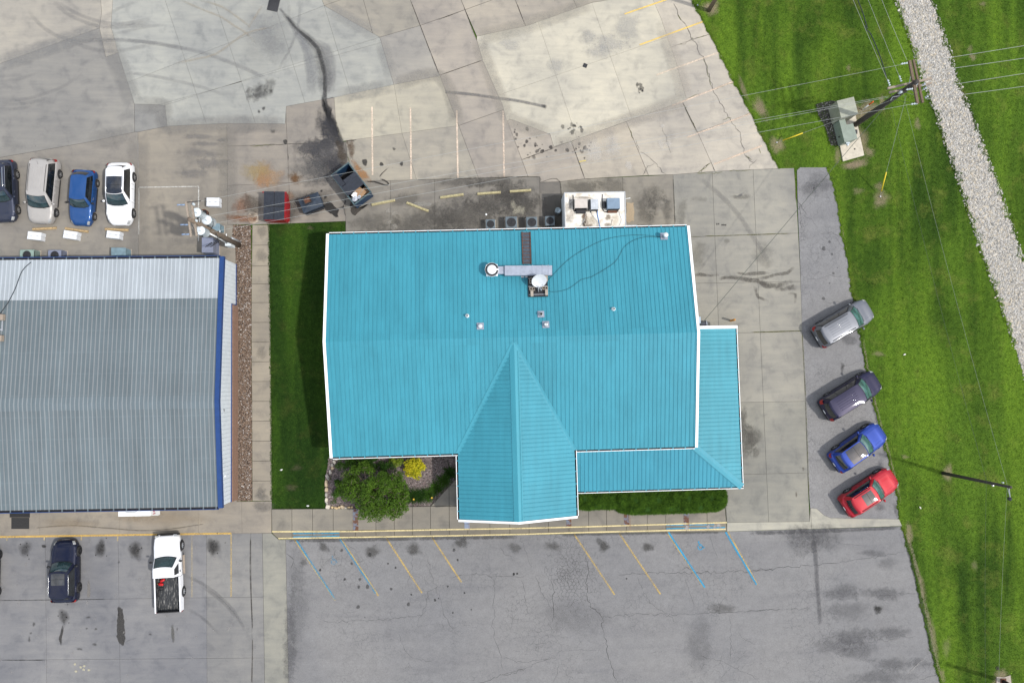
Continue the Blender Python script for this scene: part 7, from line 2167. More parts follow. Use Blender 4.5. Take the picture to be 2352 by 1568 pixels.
# roof pipes
def pipe_vent(px,label,r,h,flash,kind='cone'):
 p = on_roof(px)
 t = thing('roof_vent',label,'vent',(p.x,p.y,p.z),R_(1.5),'vent pipes on the blue roof')
 if flash: MB().box(-flash,flash,-flash,flash,-.02,.06).build('flashing',M['duct'],t).rotation_euler = (RT,0,0)
 if kind == 'cone':
  MB().s().lathe([(r * 1.7,-.05),(r * 1.6,.06),(r * 1.0,h * .7),(r,h),(r * .75,h)],(0,0,0),16).build('boot',M['white'],t)
  MB().cyl((0,0),r * .74,h - .1,h - .02,12).build('opening',M['dark'],t)
 elif kind == 'pipe':
  MB().s().lathe([(r * 1.5,.02),(r * 1.3,.10),(r,.14),(r,h),(r * .8,h)],(0,0,0),16).build('pipe',M['steel'],t)
  MB().cyl((0,0),r * .79,h - .1,h - .02,12).build('opening',M['dark'],t)
 elif kind == 'cap':
  MB().s().cyl((0,0),r * .75,0,h - .1,14).build('pipe',M['steel'],t)
  MB().s().lathe([(r,h - .12),(r * 1.05,h - .06),(r * .9,h),(0,h + .02)],(0,0,0),18).build('rain_cap',M['alum'],t)
 elif kind == 'twin':
  MB().s().lathe([(r * 1.4,.03),(r * 1.2,.16),(r,.2),(r,h * .7),(0,h * .7)],(0,0,0),16).build('base',M['steel'],t)
  for s in (-1,1):
   MB().cyl((s * r * .45,0),r * .4,h * .6,h,12).build('pipe',M['alum'],t)
 return t
pipe_vent(D(1,1,1858,1418),'small white cone vent left of the entrance ridge tip',.09,.32,0)
pipe_vent(D(1,1,1970,1507),'pipe with rain cap on a square grey flashing left of ridge tip',.15,.28,.25,'cap')
pipe_vent(D(2,1,350,1405),'open dark vent pipe on a square flashing below the dish',.12,.4,.24,'pipe')
pipe_vent(D(2,1,392,1493),'twin pipe vent on square flashing nearest the ridge',.15,.5,.25,'twin')
pipe_vent(D(2,1,970,1360),'small white cone vent alone on the right half of the roof',.09,.32,0)
pipe_vent(D(2,1,1402,740),'tall capped flue at the far right rear corner of the roof',.18,.75,.27,'cap')
M['cable'] = plain('black_cable',(.012,.02,.026),.6)
for pts,lab in (([(395,1130),(460,1060),(570,950),(700,860),(900,765),(1100,730),(1250,730),(1385,745)],'dark cable curving over the roof, upper of two'),([(385,1188),(440,1212),(575,1190),(700,1105),(780,1085),(980,960),(1060,830),(1160,765),(1270,742),(1390,752)],'dark cable snaking over the roof, lower of two')):
 w = [on_roof(D(2,1,*p)) + Vector((0,0,.055)) for p in pts]
 path = smooth_path(w,.3)
 tag(MB().tube(path,.011,4).build('roof_cable',M['cable']),lab,'cable','cables on the blue roof')
# shop roof bits
p = P((20,700),4.1)
pth = smooth_path([P(D(0,1,*q),4.0) for q in ((235,950),(160,1030),(110,1180),(50,1310),(-10,1400),(-60,1500))],.3)
sc_ = [Vector((q.x,q.y,(3.42 + (9.06 - q.y) * .088) + .07)) for q in pth]
tag(MB().tube(sc_,.03,5).build('roof_cable',M['cable']),'dark cable crossing the white roof band at the left edge','cable')
def shoproof(px):
 z = 4.0
 for _ in range(5):
  q = P(px,z); z = ZSR - abs(q.y - (SHY + YR)) * (s_n if q.y > SHY + YR else s_s)
 return P(px,z)
for (x,y,w_,lab) in ((-5,729,.62,'tan wooden block under the pipe rack on the grey roof, upper'),(-6,777,.5,'tan wooden block under the pipe rack on the grey roof, lower')):
 q = shoproof((x,y))
 MBo = MB().box(-w_ / 2,w_ / 2 + .25,-.22,.22,0,.35,.02)
 tag(MBo.build('roof_block',M['woodlight'],None,(q.x,q.y,q.z + .03)),lab,'block','blocks on the grey roof')
q = shoproof((0,757))
t = thing('roof_bracket','grey metal bracket lying between the two tan roof blocks','bracket',(q.x,q.y,q.z + .04))
MB().box(-.7,.16,-.05,.05,.0,.06).build('arm',M['steel'],t); MB().box(.16,.24,-.1,.9,0,.06).build('rail',M['steel'],t)
# ------------------------------------------------------------------ air conditioners
def condenser(px,s,h,label,group,mat,ang=R_(1.5),fan_open=False,wid=None):
 p = P(px,h)
 t = thing('air_conditioner',label,'air conditioner',(p.x,p.y,.06),ang,group)
 hs = s / 2; hd = (wid or s) / 2
 MB().box(-hs - .06,hs + .06,-hd - .06,hd + .06,0,.06).build('pad',M['cbd'],t)
 MB().box(-hs + .02,hs - .02,-hd + .02,hd - .02,.06,h - .06).build('coil',M['darksteel'],t)
 for sx in (-1,1):
  for sy in (-1,1):
   MB().box(sx * (hs - .04) - .04,sx * (hs - .04) + .04,sy * (hd - .04) - .04,sy * (hd - .04) + .04,.06,h - .05).build('corner_post',mat,t)
 n_l = 7
 lv = MB()
 for k in range(n_l):
  z = .12 + k * (h - .25) / n_l
  lv.box(-hs,hs,-hd,hd,z,z + .02)
 lv.build('louvres',mat,t)
 # top with round opening
 r = min(hs,hd) * .80
 tp = MB()
 n = 24
 ring = [(r * math.cos(2 * math.pi * k / n),r * math.sin(2 * math.pi * k / n)) for k in range(n)]
 out = []
 for k in range(n):
  a = 2 * math.pi * k / n
  m_ = max(abs(math.cos(a)) / hs,abs(math.sin(a)) / hd)
  out.append((math.cos(a) / m_ * .985,math.sin(a) / m_ * .985))
 vs = [(x,y,h) for x,y in ring] + [(x,y,h - .01) for x,y in out] + [(x,y,h - .08) for x,y in out] + [(x,y,h - .14) for x,y in ring]
 fs = []
 for k in range(n):
  j = (k + 1) % n
  fs += [(k,n + k,n + j,j),(n + k,2 * n + k,2 * n + j,n + j),(3 * n + k,k,j,3 * n + j)]
 tp.add(vs,fs)
 tp.build('top_cover',mat,t)
 MB().cyl((0,0),r * .99,h - .30,h - .28,20).build('fan_well',M['dark'],t)
 fb = MB()
 for k in range(5):
  a0 = 2 * math.pi * k / 5 + .4
  fb.add([(.06 * math.cos(a0),.06 * math.sin(a0),h - .20)] + [(r * .9 * math.cos(a0 + d),r * .9 * math.sin(a0 + d),h - .22 + .06 * d) for d in (0,.35,.7)] + [(.06 * math.cos(a0 + .9),.06 * math.sin(a0 + .9),h - .17)],[(0,1,2,3,4)])
 fb.cyl((0,0),.09,h - .24,h - .14,12)
 fb.build('fan',M['alum'] if fan_open else M['steel'],t)
 g = MB()
 for rr in np.linspace(.3,.98,4):
  g.tube([(r * rr * math.cos(a),r * rr * math.sin(a),h - .01) for a in np.linspace(0,2 * math.pi,25)],.0045,3,cap=False)
 for k in range(4):
  a = math.pi * k / 4
  g.tube([(r * math.cos(a),r * math.sin(a),h - .005),(-r * math.cos(a),-r * math.sin(a),h - .005)],.005,3)
 g.build('fan_guard',M['darksteel'],t)
 return t
M['ac_grey'] = plain('slate_grey_enamel',(.115,.145,.165),.45,.2,.1,6)
M['ac_green'] = plain('pale_green_enamel',(.23,.31,.27),.45,.1,.12,5)
M['ac_blue'] = plain('grey_blue_enamel',(.20,.22,.29),.45,.2,.1,5)
M['ac_teal'] = plain('teal_grey_enamel',(.16,.235,.27),.5,.1,.18,4)
GRP = 'condensers behind the restaurant'
condenser(D(1,1,2057,635),.74,.72,'leftmost small slate condenser behind the restaurant',GRP,M['ac_grey'])
condenser(D(1,1,2235,620),.90,.92,'large slate condenser, second from left behind the restaurant',GRP,M['ac_grey'])
condenser(D(2,1,272,620),.86,.92,'slate condenser with exposed silver fan, third from left',GRP,M['ac_grey'],fan_open=True)
condenser(D(2,1,427,606),.74,.76,'rightmost small condenser beside the white cooler roof',GRP,M['ac_grey'])
condenser(D(0,1,232,898),1.05,.95,'pale green condenser half under the shop eave at the left','condensers behind the shop',M['ac_green'],0.015,wid=.8)
condenser(D(0,1,470,900),1.0,.92,'grey blue condenser second from left under the shop eave','condensers behind the shop',M['ac_blue'],0.015,wid=.8)
def cabinet(name,label,cat,px_corners,h,mat,seam=True,parts=None,group=None):
 pts = PX(px_corners,h)
 c = sum(pts,Vector()) / len(pts)
 ang = math.atan2((pts[1] - pts[0]).y,(pts[1] - pts[0]).x)
 w = (pts[1] - pts[0]).length / 2; d = (pts[2] - pts[1]).length / 2
 t = thing(name,label,cat,(c.x,c.y,.055),ang,group)
 MB().box(-w,w,-d,d,.05,h - .03,.012).build('case',mat,t)
 MB().box(-w - .02,w + .02,-d - .02,d + .02,h - .05,h,.012).build('lid',mat,t)
 MB().box(-w - .05,w + .05,-d - .05,d + .05,0,.05).build('base',M['cbd'],t)
 if seam:
  for k in range(5):
   x = w + .001
   MB().box(w - .002,w + .012,-d * .8,d * .8,.15 + k * .12,.20 + k * .12).build('louvre',mat,t)
 return t
cabinet('air_conditioner','boxy teal grey unit against the shop eave right of the white car','air conditioner',DD(0,1,[(955,900),(1075,900),(1075,838),(955,838)]),1.0,M['ac_teal'],group='condensers behind the shop')
cabinet('generator_cabinet','big grey box with clipped corner at the shop corner below the pole','cabinet',DD(0,1,[(1730,876),(1822,876),(1822,752),(1730,752)]),1.5,M['ac_blue'])
cabinet('meter_cabinet','teal box standing right behind the transformer pole','cabinet',DD(0,1,[(1815,690),(1880,690),(1880,632),(1815,632)]),1.1,M['ac_teal'])
# ladder leaning at the shop corner
b = P(D(0,1,1895,850),0)
t = thing('wall_ladder','black steel ladder standing against the shop corner','ladder',(b.x,b.y,.05),0)
for s in (-1,1): MB().tube([(s * .2,.9,0),(s * .2,-.3,2.9)],.03,6).build('rail',M['darksteel'],t)
for k in range(9):
 f = (k + .5) / 9
 MB().tube([(-.2,.9 - 1.2 * f,2.9 * f),(.2,.9 - 1.2 * f,2.9 * f)],.018,5).build('rung',M['darksteel'],t)
# ------------------------------------------------------------------ walk-in cooler
def q7(x,y): return ((2220 + x / 5.88) / 1.7415,(750 + y / 5.88) / 1.7415)
CH = 2.45
cc = PX([q7(200,205),q7(1668,172),q7(1690,960),q7(215,975)],CH)
wloc = (cc[0] + cc[1] + cc[2] + cc[3]) / 4
t = thing('walk_in_cooler','white flat roofed walk-in cooler box attached behind the restaurant','cooler',(wloc.x,wloc.y,0.05),R_(1.3))
hx,hy = 2.32,1.52
def mat_cooler():
 m = NT('stained_white_roof')
 n = m.noise(.9,6,.7,dist=1.0); n2 = m.noise(3.5,5,.65)
 c = m.mix(m.ramp(n,[(.52,0.0),(.72,1.0)]),(.72,.69,.62),(.40,.34,.26))
 c = m.mix(m.math('MULTIPLY',m.ramp(n2,[(.55,0.0),(.75,1.0)]),.6),c,(.30,.24,.17))
 return m.set(c,.8,0,.3)
M['cooler'] = mat_cooler()
MB().box(-hx,hx,-hy - .2,hy,0,CH - .06).build('wall',M['siding'],t)
rf = MB().box(-hx + .06,hx - .06,-hy - .2,hy - .06,CH - .059,CH - .02).build('roof_deck',M['cooler'],t)
for bx in ((-hx,hx,hy - .06,hy,CH - .059,CH + .03),(-hx,-hx + .06,-hy - .2,hy - .061,CH - .059,CH + .03),(hx - .06,hx,-hy - .2,hy - .061,CH - .059,CH + .03)):
 MB().box(*bx).build('edge_trim',M['steel'],t)
dr = MB().box(hx,hx + .03,-.5,.4,.1,2.0).build('cooler_door',M['white'],t)
MB().box(hx + .03,hx + .07,-.4,-.3,.9,1.2).build('door_handle',M['steel'],dr)
cool = t
def cst(name,px,rx,ry,col,a,mat='stain_rag',rot=0.0):
 o = blob(None,name,px,rx,ry,col,a,mat,rot,z=CH + .034)
 o.parent = cool; o.matrix_parent_inverse = cool.matrix_basis.inverted()
 return o
cool.rotation_mode = 'XYZ'
cool.matrix_basis = Matrix.Translation(cool.location) @ Matrix.Rotation(R_(1.3),4,'Z')
for x,y,rx,ry,c_,a in ((700,700,.28,.38,(.10,.045,.02),.9),(690,830,.26,.40,(.03,.018,.012),.95),(620,545,.55,.16,(.03,.022,.016),.95),(1250,575,.40,.07,(.07,.04,.025),.9),(1240,700,.26,.26,(.22,.18,.13),.8),(1230,870,.28,.2,(.24,.2,.15),.7),(380,380,.3,.5,(.18,.17,.16),.7),(620,235,.7,.08,(.3,.27,.24),.6),(280,500,.3,.6,(.35,.32,.28),.5),(420,560,.35,.3,(.35,.31,.26),.5),(800,760,.5,.5,(.42,.36,.27),.5),(760,900,.5,.12,(.16,.09,.05),.6),(1420,800,.4,.5,(.5,.43,.3),.4),(340,720,.5,.4,(.4,.37,.33),.5)):
 cst('roof_stain',q7(x,y),rx,ry,c_,a)
def roof_unit(name,label,pxs,z0,h,mat,extra=None):
 pts = PX(pxs,z0 + h)
 c = sum(pts,Vector()) / 4
 w = (pts[1] - pts[0]).length / 2; d = (pts[2] - pts[1]).length / 2
 t = thing(name,label,'refrigeration unit',(c.x,c.y,z0),R_(1.3),'units on the cooler roof')
 MB().box(-w,w,-d,d,.06,h,.015).build('housing',mat,t)
 for s in (-1,1): MB().box(s * w * .8 - .03,s * w * .8 + .03,-d - .12,d + .04,0,.06).build('skid',M['darksteel'],t)
 MB().box(-w * .9,w * .9,-d - .02,-d - .001,.10,h - .06).build('coil',M['dark'],t)
 return t,w,d
ZC_ = CH + .032
u,w,d = roof_unit('condensing_unit','beige condensing unit at the left on the cooler roof',[q7(465,265),q7(765,265),q7(765,482),q7(465,482)],ZC_,.62,plain('beige_enamel',(.46,.42,.38),.5,0,.1,4))
MB().box(-w * .7,w * .8,-d - .32,-d - .03,.02,.22,.02).build('compressor',M['black'],u)
u,w,d = roof_unit('condensing_unit','galvanised fan box in the middle of the cooler roof',[q7(842,268),q7(1025,268),q7(1025,515),q7(842,515)],ZC_,.66,plain('dull_galvanised',(.42,.45,.48),.45,.4,.2,5))
MB().box(-w - .12,-w - .002,-d,d,.06,.5).build('side_coil',M['darksteel'],u)
u,w,d = roof_unit('condensing_unit','blue grey condensing unit at the right on the cooler roof',[q7(1228,245),q7(1528,245),q7(1528,500),q7(1228,500)],ZC_,.62,plain('blue_grey_enamel',(.16,.225,.30),.45,.1,.12,4))
MB().s().lathe([(.12,-.24),(.15,-.2),(.15,.2),(.12,.24)],(-w - .17,0,.16),12,'y').build('receiver_tank',M['darksteel'],u)
MB().box(-w * .8,w * .7,-d - .20,-d - .03,.02,.12,.02).build('base_tray',M['rust'],u)
for pts,r,mat,lab,cat in (([(425,175),(430,300),(430,420),(440,520),(455,560),(480,540)],.035,M['black'],'black insulated pipe running down the left of the beige unit','pipe'),
                              ([(1115,160),(1110,300),(1110,420),(1125,520),(1170,570),(1240,585)],.03,M['black'],'black pipe bending round the blue grey unit','pipe'),
                              ([(1000,540),(995,620),(1015,720),(1040,860),(1050,945)],.032,plain('blue_hose',(.03,.17,.46),.5,0,.4,9),'bright blue hose running from the middle unit to the eave','hose'),
                              ([(845,545),(870,640),(940,730),(990,800),(1003,940)],.014,M['steel'],'thin grey conduit left of the blue hose','cable'),
                              ([(1505,550),(1520,640),(1565,740),(1540,830),(1490,930)],.014,M['steel'],'thin grey cable curving down from the right unit','cable'),
                              ([(715,600),(700,740),(640,850),(570,955)],.014,M['steel'],'thin pale cable over the dark rust stain','cable'),
                              ([(1350,740),(1330,820),(1320,890)],.016,M['woodlight'],'loose stick lying on the cooler roof','stick')):
 path = smooth_path([P(q7(*p),ZC_ + .03) for p in pts],.2)
 tag(MB().s().tube(path,r,6).build(cat + '_run' if cat != 'stick' else 'stick',mat),lab,cat)
b = P(q7(755,830),ZC_)
tag(MB().prism([(-.09,-.2),(.06,-.16),(.12,.02),(.04,.2),(-.08,.14)],0,.07).build('broken_block',M['cbd'],None,(b.x,b.y,ZC_),.2),'broken tan concrete chunk on the cooler roof stain','block')
b = P(q7(715,872),ZC_)
tag(MB().box(-.06,.06,-.1,.1,0,.07,.008).build('brick',M['cbd'],None,(b.x,b.y,ZC_ + .002),.2),'single pale brick beside the broken chunk on cooler roof','brick')
# metal can by the cooler
b = P(q7(70,540),.75)
t = thing('metal_drum','round pale metal drum between the condensers and the cooler','drum',(b.x,b.y,.06))
MB().s().lathe([(0,0),(.21,0),(.215,.35),(.21,.70),(.225,.74),(.19,.75),(.185,.70),(0,.69)],(0,0,0),24).build('shell',plain('drum_steel',(.36,.43,.47),.4,.5,.1,5),t)
MB().cyl((0,0),.03,.69,.72,8).build('bung',M['darksteel'],t)
# hand rail
b = P(q7(1790,900),.9)
t = thing('hand_rail','short galvanised hand rail beside the cooler at the rear eave','railing',(b.x,b.y,.06),R_(1.5))
for x in (-.42,.42): MB().tube([(x,0,0),(x,0,.95)],.024,6).build('post',M['steel'],t)
MB().box(-.46,.46,-.035,.035,.93,.97).build('top_rail',M['steel'],t); MB().tube([(-.42,0,.5),(.42,0,.5)],.018,5).build('mid_rail',M['steel'],t)
b = P(q7(1715,268),2.1)
t = thing('cooler_pipe','short white pipe with a knob sticking out of the cooler side','pipe',(wloc.x + hx + .06,b.y,2.1),0)
MB().s().tube([(0,0,0),(.3,.06,0)],.018,6).build('pipe',M['white'],t); MB().s().lathe([(0,-.04),(.04,-.02),(.04,.02),(0,.04)],(.32,.06,0),8).build('knob',M['white'],t)
# clean-out caps
for px,lab in ((D(1,1,1193,702),'white clean-out cap close to the rear eave'),(D(1,1,2020,552),'white clean-out cap near the leftmost condenser')):
 b = P(px,.1)
 t = thing('cleanout_cap',lab,'cap',(b.x,b.y,.06),0,'white clean-out caps')
 MB().s().lathe([(.075,0),(.075,.07),(.065,.085),(0,.088)],(0,0,0),14).build('cap',M['white'],t)
 MB().box(-.02,.02,-.02,.02,.086,.11).build('nut',M['white'],t)
# ------------------------------------------------------------------ dumpsters
def lid(parent,x0,x1,y0,y1,z,mat,ribs=7,axis='x',tiltx=0.0):
 m = MB()
 m.box(x0,x1,y0,y1,z,z + .03,.008)
 for k in range(ribs):
  f = (k + .5) / ribs
  if axis == 'x':
   yy = y0 + (y1 - y0) * f; m.box(x0 + .06,x1 - .06,yy - .022,yy + .022,z + .03,z + .055)
  else:
   xx = x0 + (x1 - x0) * f; m.box(xx - .022,xx + .022,y0 + .06,y1 - .06,z + .03,z + .055)
 return m.build('lid',mat,parent)
M['lidblack'] = plain('black_lid_plastic',(.022,.027,.038),.5,0,.25,6)
def q6(x,y): return ((1020 + x / 4.9) / 1.7415,(640 + y / 4.9) / 1.7415)
# red dumpster
hD = 1.35
cpt = PX([q6(165,615),q6(570,615),q6(580,1170),q6(175,1175)],hD)
c = sum(cpt,Vector()) / 4
w,d = (cpt[1] - cpt[0]).length / 2,(cpt[2] - cpt[1]).length / 2
t = thing('dumpster','red dumpster with closed black ribbed lids','dumpster',(c.x,c.y,.06),-.01)
red = plain('red_dumpster_paint',(.22,.010,.014),.5,0,.25,3)
prof = [(-w,-d),(w,-d),(w,d),(-w,d)]
m = MB()
m.box(-w + .02,w + .02,-d - .02,d,.12,hD - .10)
m.build('bin',red,t)
MB().box(-w + .03,w - .02,-d + .03,d - .04,hD - .0995,hD - .093).build('bin_opening',M['dark'],t)
MB().add([(w + .02,-d,.3),(w + .18,-d * .9,.25),(w + .18,d * .3,.25),(w + .02,d * .95,.3),(w + .02,-d,hD - .15),(w + .12,-d * .6,hD - .35),(w + .12,d * .1,hD - .35),(w + .02,d * .95,hD - .15)],[(0,1,5,4),(1,2,6,5),(2,3,7,6),(4,5,6,7),(3,2,1,0)]).build('fork_pocket',red,t)
for (x0,x1,y0,y1) in ((-w,-.02,-.02,d),(.02,w,-.02,d),(-w,-.02,-d,-.10),(.02,w,-d,-.10)):
 lid(t,x0,x1,y0,y1,hD - .09,M['lidblack'],6,'y')
MB().tube([(-w,-.06,hD - .02),(w + .05,-.06,hD - .02)],.025,6).build('hinge_bar',M['darksteel'],t)
for s in (-1,1): MB().box(s * (w + .06) - .08,s * (w + .06) + .08,d - .1,d - .02,hD - .16,hD - .08).build('lifting_ear',red,t)
# small dark grease bin
cpt = PX([q6(855,775),q6(1225,630),q6(1320,890),q6(950,1025)],.95)
c = sum(cpt,Vector()) / 4
ang = math.atan2((cpt[1] - cpt[0]).y,(cpt[1] - cpt[0]).x)
w,d = (cpt[1] - cpt[0]).length / 2,(cpt[2] - cpt[1]).length / 2
t = thing('grease_bin','small dark blue grease bin with an open rusty filler box','bin',(c.x,c.y,.06),ang)
dk = plain('dark_bin_steel',(.022,.034,.052),.5,.1,.3,4)
m = MB(); m.box(-w,w,-d,d,.08,.80); m.build('tank',dk,t)
m = MB()
m.add([(-w - .03,-d - .03,.80),(w + .03,-d - .03,.80),(w + .03,d + .03,.80),(-w - .03,d + .03,.80),(-w * .1,0,.92),(w * .6,0,.92)],[(0,1,5,4),(1,2,5),(2,3,4,5),(3,0,4)])
m.build('sloped_lid',dk,t)
fb = empty('filler',(-.14,.20,.88),0,t)
for bx in ((-.30,.30,.22,.26,0,.22),(-.30,.30,-.26,-.22,0,.22),(-.30,-.26,-.219,.219,0,.22),(.26,.30,-.219,.219,0,.22)):
 MB().box(*bx).build('filler_wall',M['darksteel'],fb)
MB().box(-.26,.26,-.219,.219,-.02,.05).build('filler_mesh',M['rust'],fb)
for s in (-1,1): MB().box(s * (w + .02) - .04,s * (w + .02) + .04,-.3,.3,.3,.42).build('fork_pocket',dk,t)
MB().box(-w * .9,w * .9,-d - .10,-d - .03,.05,.3).build('skid',M['darksteel'],t)
# big navy dumpster with one lid half open
hB = 1.45
M['rimteal'] = plain('dark_teal_rim',(.05,.085,.095),.6,0,.4,6)
cpt = PX([q6(1500,310),q6(1835,60),q6(2265,620),q6(1970,890)],hB)
c = sum(cpt,Vector()) / 4
ang = math.atan2((cpt[2] - cpt[1]).y,(cpt[2] - cpt[1]).x)
w,d = ((cpt[2] - cpt[1]).length + (cpt[3] - cpt[0]).length) / 4,((cpt[1] - cpt[0]).length + (cpt[2] - cpt[3]).length) / 4
t = thing('dumpster','big navy open dumpster full of cardboard and bags, lids askew','dumpster',(c.x,c.y,.06),ang)
nav = plain('navy_dumpster_paint',(.012,.038,.085),.5,0,.3,3)
for bx in ((-w,w,d - .05,d,.1,hB),(-w,w,-d,-d + .05,.1,hB),(-w,-w + .05,-d + .051,d - .051,.1,hB),(w - .05,w,-d + .051,d - .051,.1,hB)):
 MB().box(*bx).build('side',nav,t)
MB().box(-w + .051,w - .051,-d + .051,d - .051,.1,.16).build('floor',M['dark'],t)
for bx in ((-w - .04,w + .04,d - .06,d + .04,hB,hB + .05),(-w - .04,w + .04,-d - .04,-d + .06,hB,hB + .05),(w - .06,w + .04,-d + .061,d - .061,hB,hB + .05),(-w - .04,-w + .06,-d + .061,d - .061,hB,hB + .05)):
 MB().box(*bx).build('rim',M['rimteal'],t)
# x runs from the north-west end (-w) to the south-east end (+w)
lid(t,-w + .02,-.25,-d,-.03 - .35,hB + .051,M['lidblack'],7,'x')
lid(t,-w + .85,-.22,-.36,d - .02,hB + .052,M['lidblack'],8,'x')
lid(t,-.21,w * .42,-d,d - .02,hB + .053,M['lidblack'],12,'x')
dump = t
def trash(name,label,cat,x,y,z,build_fn,rz=0.0):
 v = rot2(x,y,ang)
 o = thing(name,label,cat,(c.x + v[0],c.y + v[1],.06 + z),ang + rz)
 build_fn(o); return o
card = plain('cardboard',(.32,.20,.11),.85,0,.15,5)
def cbox(sx,sy,sz):
 def f(o):
  MB().box(-sx,sx,-sy,sy,0,sz).build('carton',card,o)
  MB().box(-sx - .16,-sx - .003,-sy,sy,sz - .02,sz).build('flap',card,o)
  MB().box(-.03,.03,-sy - .002,sy + .002,sz + .001,sz + .006).build('tape',M['woodlight'],o)
 return f
trash('cardboard_box','flattened brown cardboard box on top of the rubbish in the dumpster','box',w * .64,.12,.95,cbox(.30,.34,.22),.25)
trash('cardboard_box','smaller brown carton beneath the bags in the dumpster','box',w * .72,-.38,.72,cbox(.25,.28,.2),-.4)
trash('cardboard_box','dark carton at the right rim inside the dumpster','box',w * .74,.50,.75,cbox(.22,.25,.2),.1)
bagm = plain('white_plastic_bag',(.42,.46,.52),.35,0,.15,6)
def bag(s):
 def f(o):
  m = MB().s(); rows = []
  for v in np.linspace(0,math.pi,9):
   rows.append([(s * math.sin(v) * math.cos(a) * (1 + .18 * math.sin(3 * a + v * 4)),s * math.sin(v) * math.sin(a) * (1 + .18 * math.cos(4 * a - v * 3)),s * .55 - s * .55 * math.cos(v)) for a in np.linspace(0,2 * math.pi,15)])
  m.grid(rows,flip=True); m.build('bag',bagm,o)
  MB().s().tube([(0,0,s * 1.05),(.05,.03,s * 1.3)],.03,5,r1=.05).build('knot',bagm,o)
 return f
trash('rubbish_bag','white plastic bag at the lower rim of the navy dumpster','bag',w * .70,-.52,.93,bag(.24))
trash('rubbish_bag','second white bag between cartons in the navy dumpster','bag',w * .56,-.30,.98,bag(.2))
trash('rubbish_bag','crumpled clear bag at the south end of the navy dumpster','bag',w * .76,-.12,.95,bag(.22))
def papers(o):
 MB().box(-.12,.12,-.16,.16,0,.012).build('sheet',M['white'],o); MB().box(-.05,.19,-.02,.26,.013,.025).build('sheet',M['white'],o)
trash('paper_sheets','white paper sheets lying on the cardboard in the dumpster','paper',w * .5,-.38,1.22,papers,.3)
# ------------------------------------------------------------------ wheel stops and white blocks
stopy = plain('worn_yellow_concrete',(.36,.32,.18),.85,0,.35,9,bump=.01)
stopt = plain('tan_wheel_stop',(.40,.29,.155),.85,0,.3,9,bump=.01)
def wheel_stop(a,b,mat,label,group):
 pa,pb = P(a,.15),P(b,.15)
 d_ = pb - pa; L = d_.length / 2; m_ = (pa + pb) / 2
 t = thing('wheel_stop',label,'wheel stop',(m_.x,m_.y,.062),math.atan2(d_.y,d_.x),group)
 b_ = MB()
 pr = [(-.11,0),(-.10,.06),(-.06,.13),(.06,.13),(.10,.06),(.11,0)]
 vs = [(-L + .0,y,z) for y,z in pr] + [(-L + .05,y * .97,z * 1.02) for y,z in pr] + [(L - .05,y * .97,z * 1.02) for y,z in pr] + [(L,y,z) for y,z in pr]
 n = len(pr)
 fs = [tuple(range(n - 1,-1,-1)),tuple(range(3 * n,4 * n))]
 for r in range(3):
  for k in range(n - 1): fs.append((r * n + k,r * n + k + 1,(r + 1) * n + k + 1,(r + 1) * n + k))
 b_.add(vs,fs)
 ob = b_.build('bar',mat,t)
 bmn = bmesh.new(); bmn.from_mesh(ob.data); bmesh.ops.recalc_face_normals(bmn,faces=bmn.faces); bmn.to_mesh(ob.data); bmn.free()
 for s in (-1,1): MB().cyl((s * L * .72,0),.022,.128,.140,8).build('pin',M['rust'],t)
 return t
for (a,b,lab) in (((1040,467),(1240,428),'worn yellow wheel stop nearest the navy dumpster'),((1340,450),(1527,522),'skewed yellow wheel stop turned against the others'),((1627,405),(1826,378),'yellow wheel stop in the middle of the rear row'),((1945,374),(2145,360),'yellow wheel stop second from the cooler'),((2222,354),(2405,342),'yellow wheel stop nearest the cooler')):
 wheel_stop(D(1,1,*a),D(1,1,*b),stopy,lab,'yellow wheel stops behind the restaurant')
for (a,b,lab) in (((278,677),(480,666),'tan wheel stop before the champagne minivan'),((556,670),(753,697),'tilted tan wheel stop before the small blue hatchback'),((897,675),(1096,684),'tan wheel stop before the white crossover')):
 wheel_stop(D(0,1,*a),D(0,1,*b),stopt,lab,'tan wheel stops behind the shop')
def white_block(px,L,W_,H_,ang,label):
 p = P(px,H_)
 t = thing('barrier_block',label,'block',(p.x,p.y,.06),ang,'white concrete blocks behind the shop')
 mw = plain('whitewashed_block',(.60,.62,.64),.8,0,.06,4)
 m = MB()
 g = .05
 # half-block outlines in plan with v-notches at the ends and a lengthwise groove on top
 out = [(-L,-W_),(L,-W_),(L,-g),(L - g,0),(L,g),(L,W_),(-L,W_),(-L,g),(-L + g,0),(-L,-g)]
 m.prism(out,0,H_ - .02)
 m.box(-L + .01,L - .01,.018,W_ - .01,H_ - .019,H_ + .012); m.box(-L + .01,L - .01,-W_ + .01,-.018,H_ - .019,H_ + .012)
 m.build('block',mw,t)
 for s in (-1,1): MB().tube([(s * L * .45 - .07,0,H_ - .01),(s * L * .45 - .05,0,H_ + .03),(s * L * .45 + .05,0,H_ + .03),(s * L * .45 + .07,0,H_ - .01)],.012,5).build('lifting_loop',M['steel'],t)
 return t
white_block(D(0,1,297,735),.52,.30,.62,R_(-6),'white block leftmost, below the champagne minivan')
white_block(D(0,1,603,727),.52,.30,.62,R_(-8),'white block below the small blue hatchback')
white_block(D(0,1,970,725),.50,.28,.62,R_(-6),'white block below the white crossover')
white_block(D(0,1,1822,445),.48,.33,.62,0,'white block standing alone above the transformer pole')
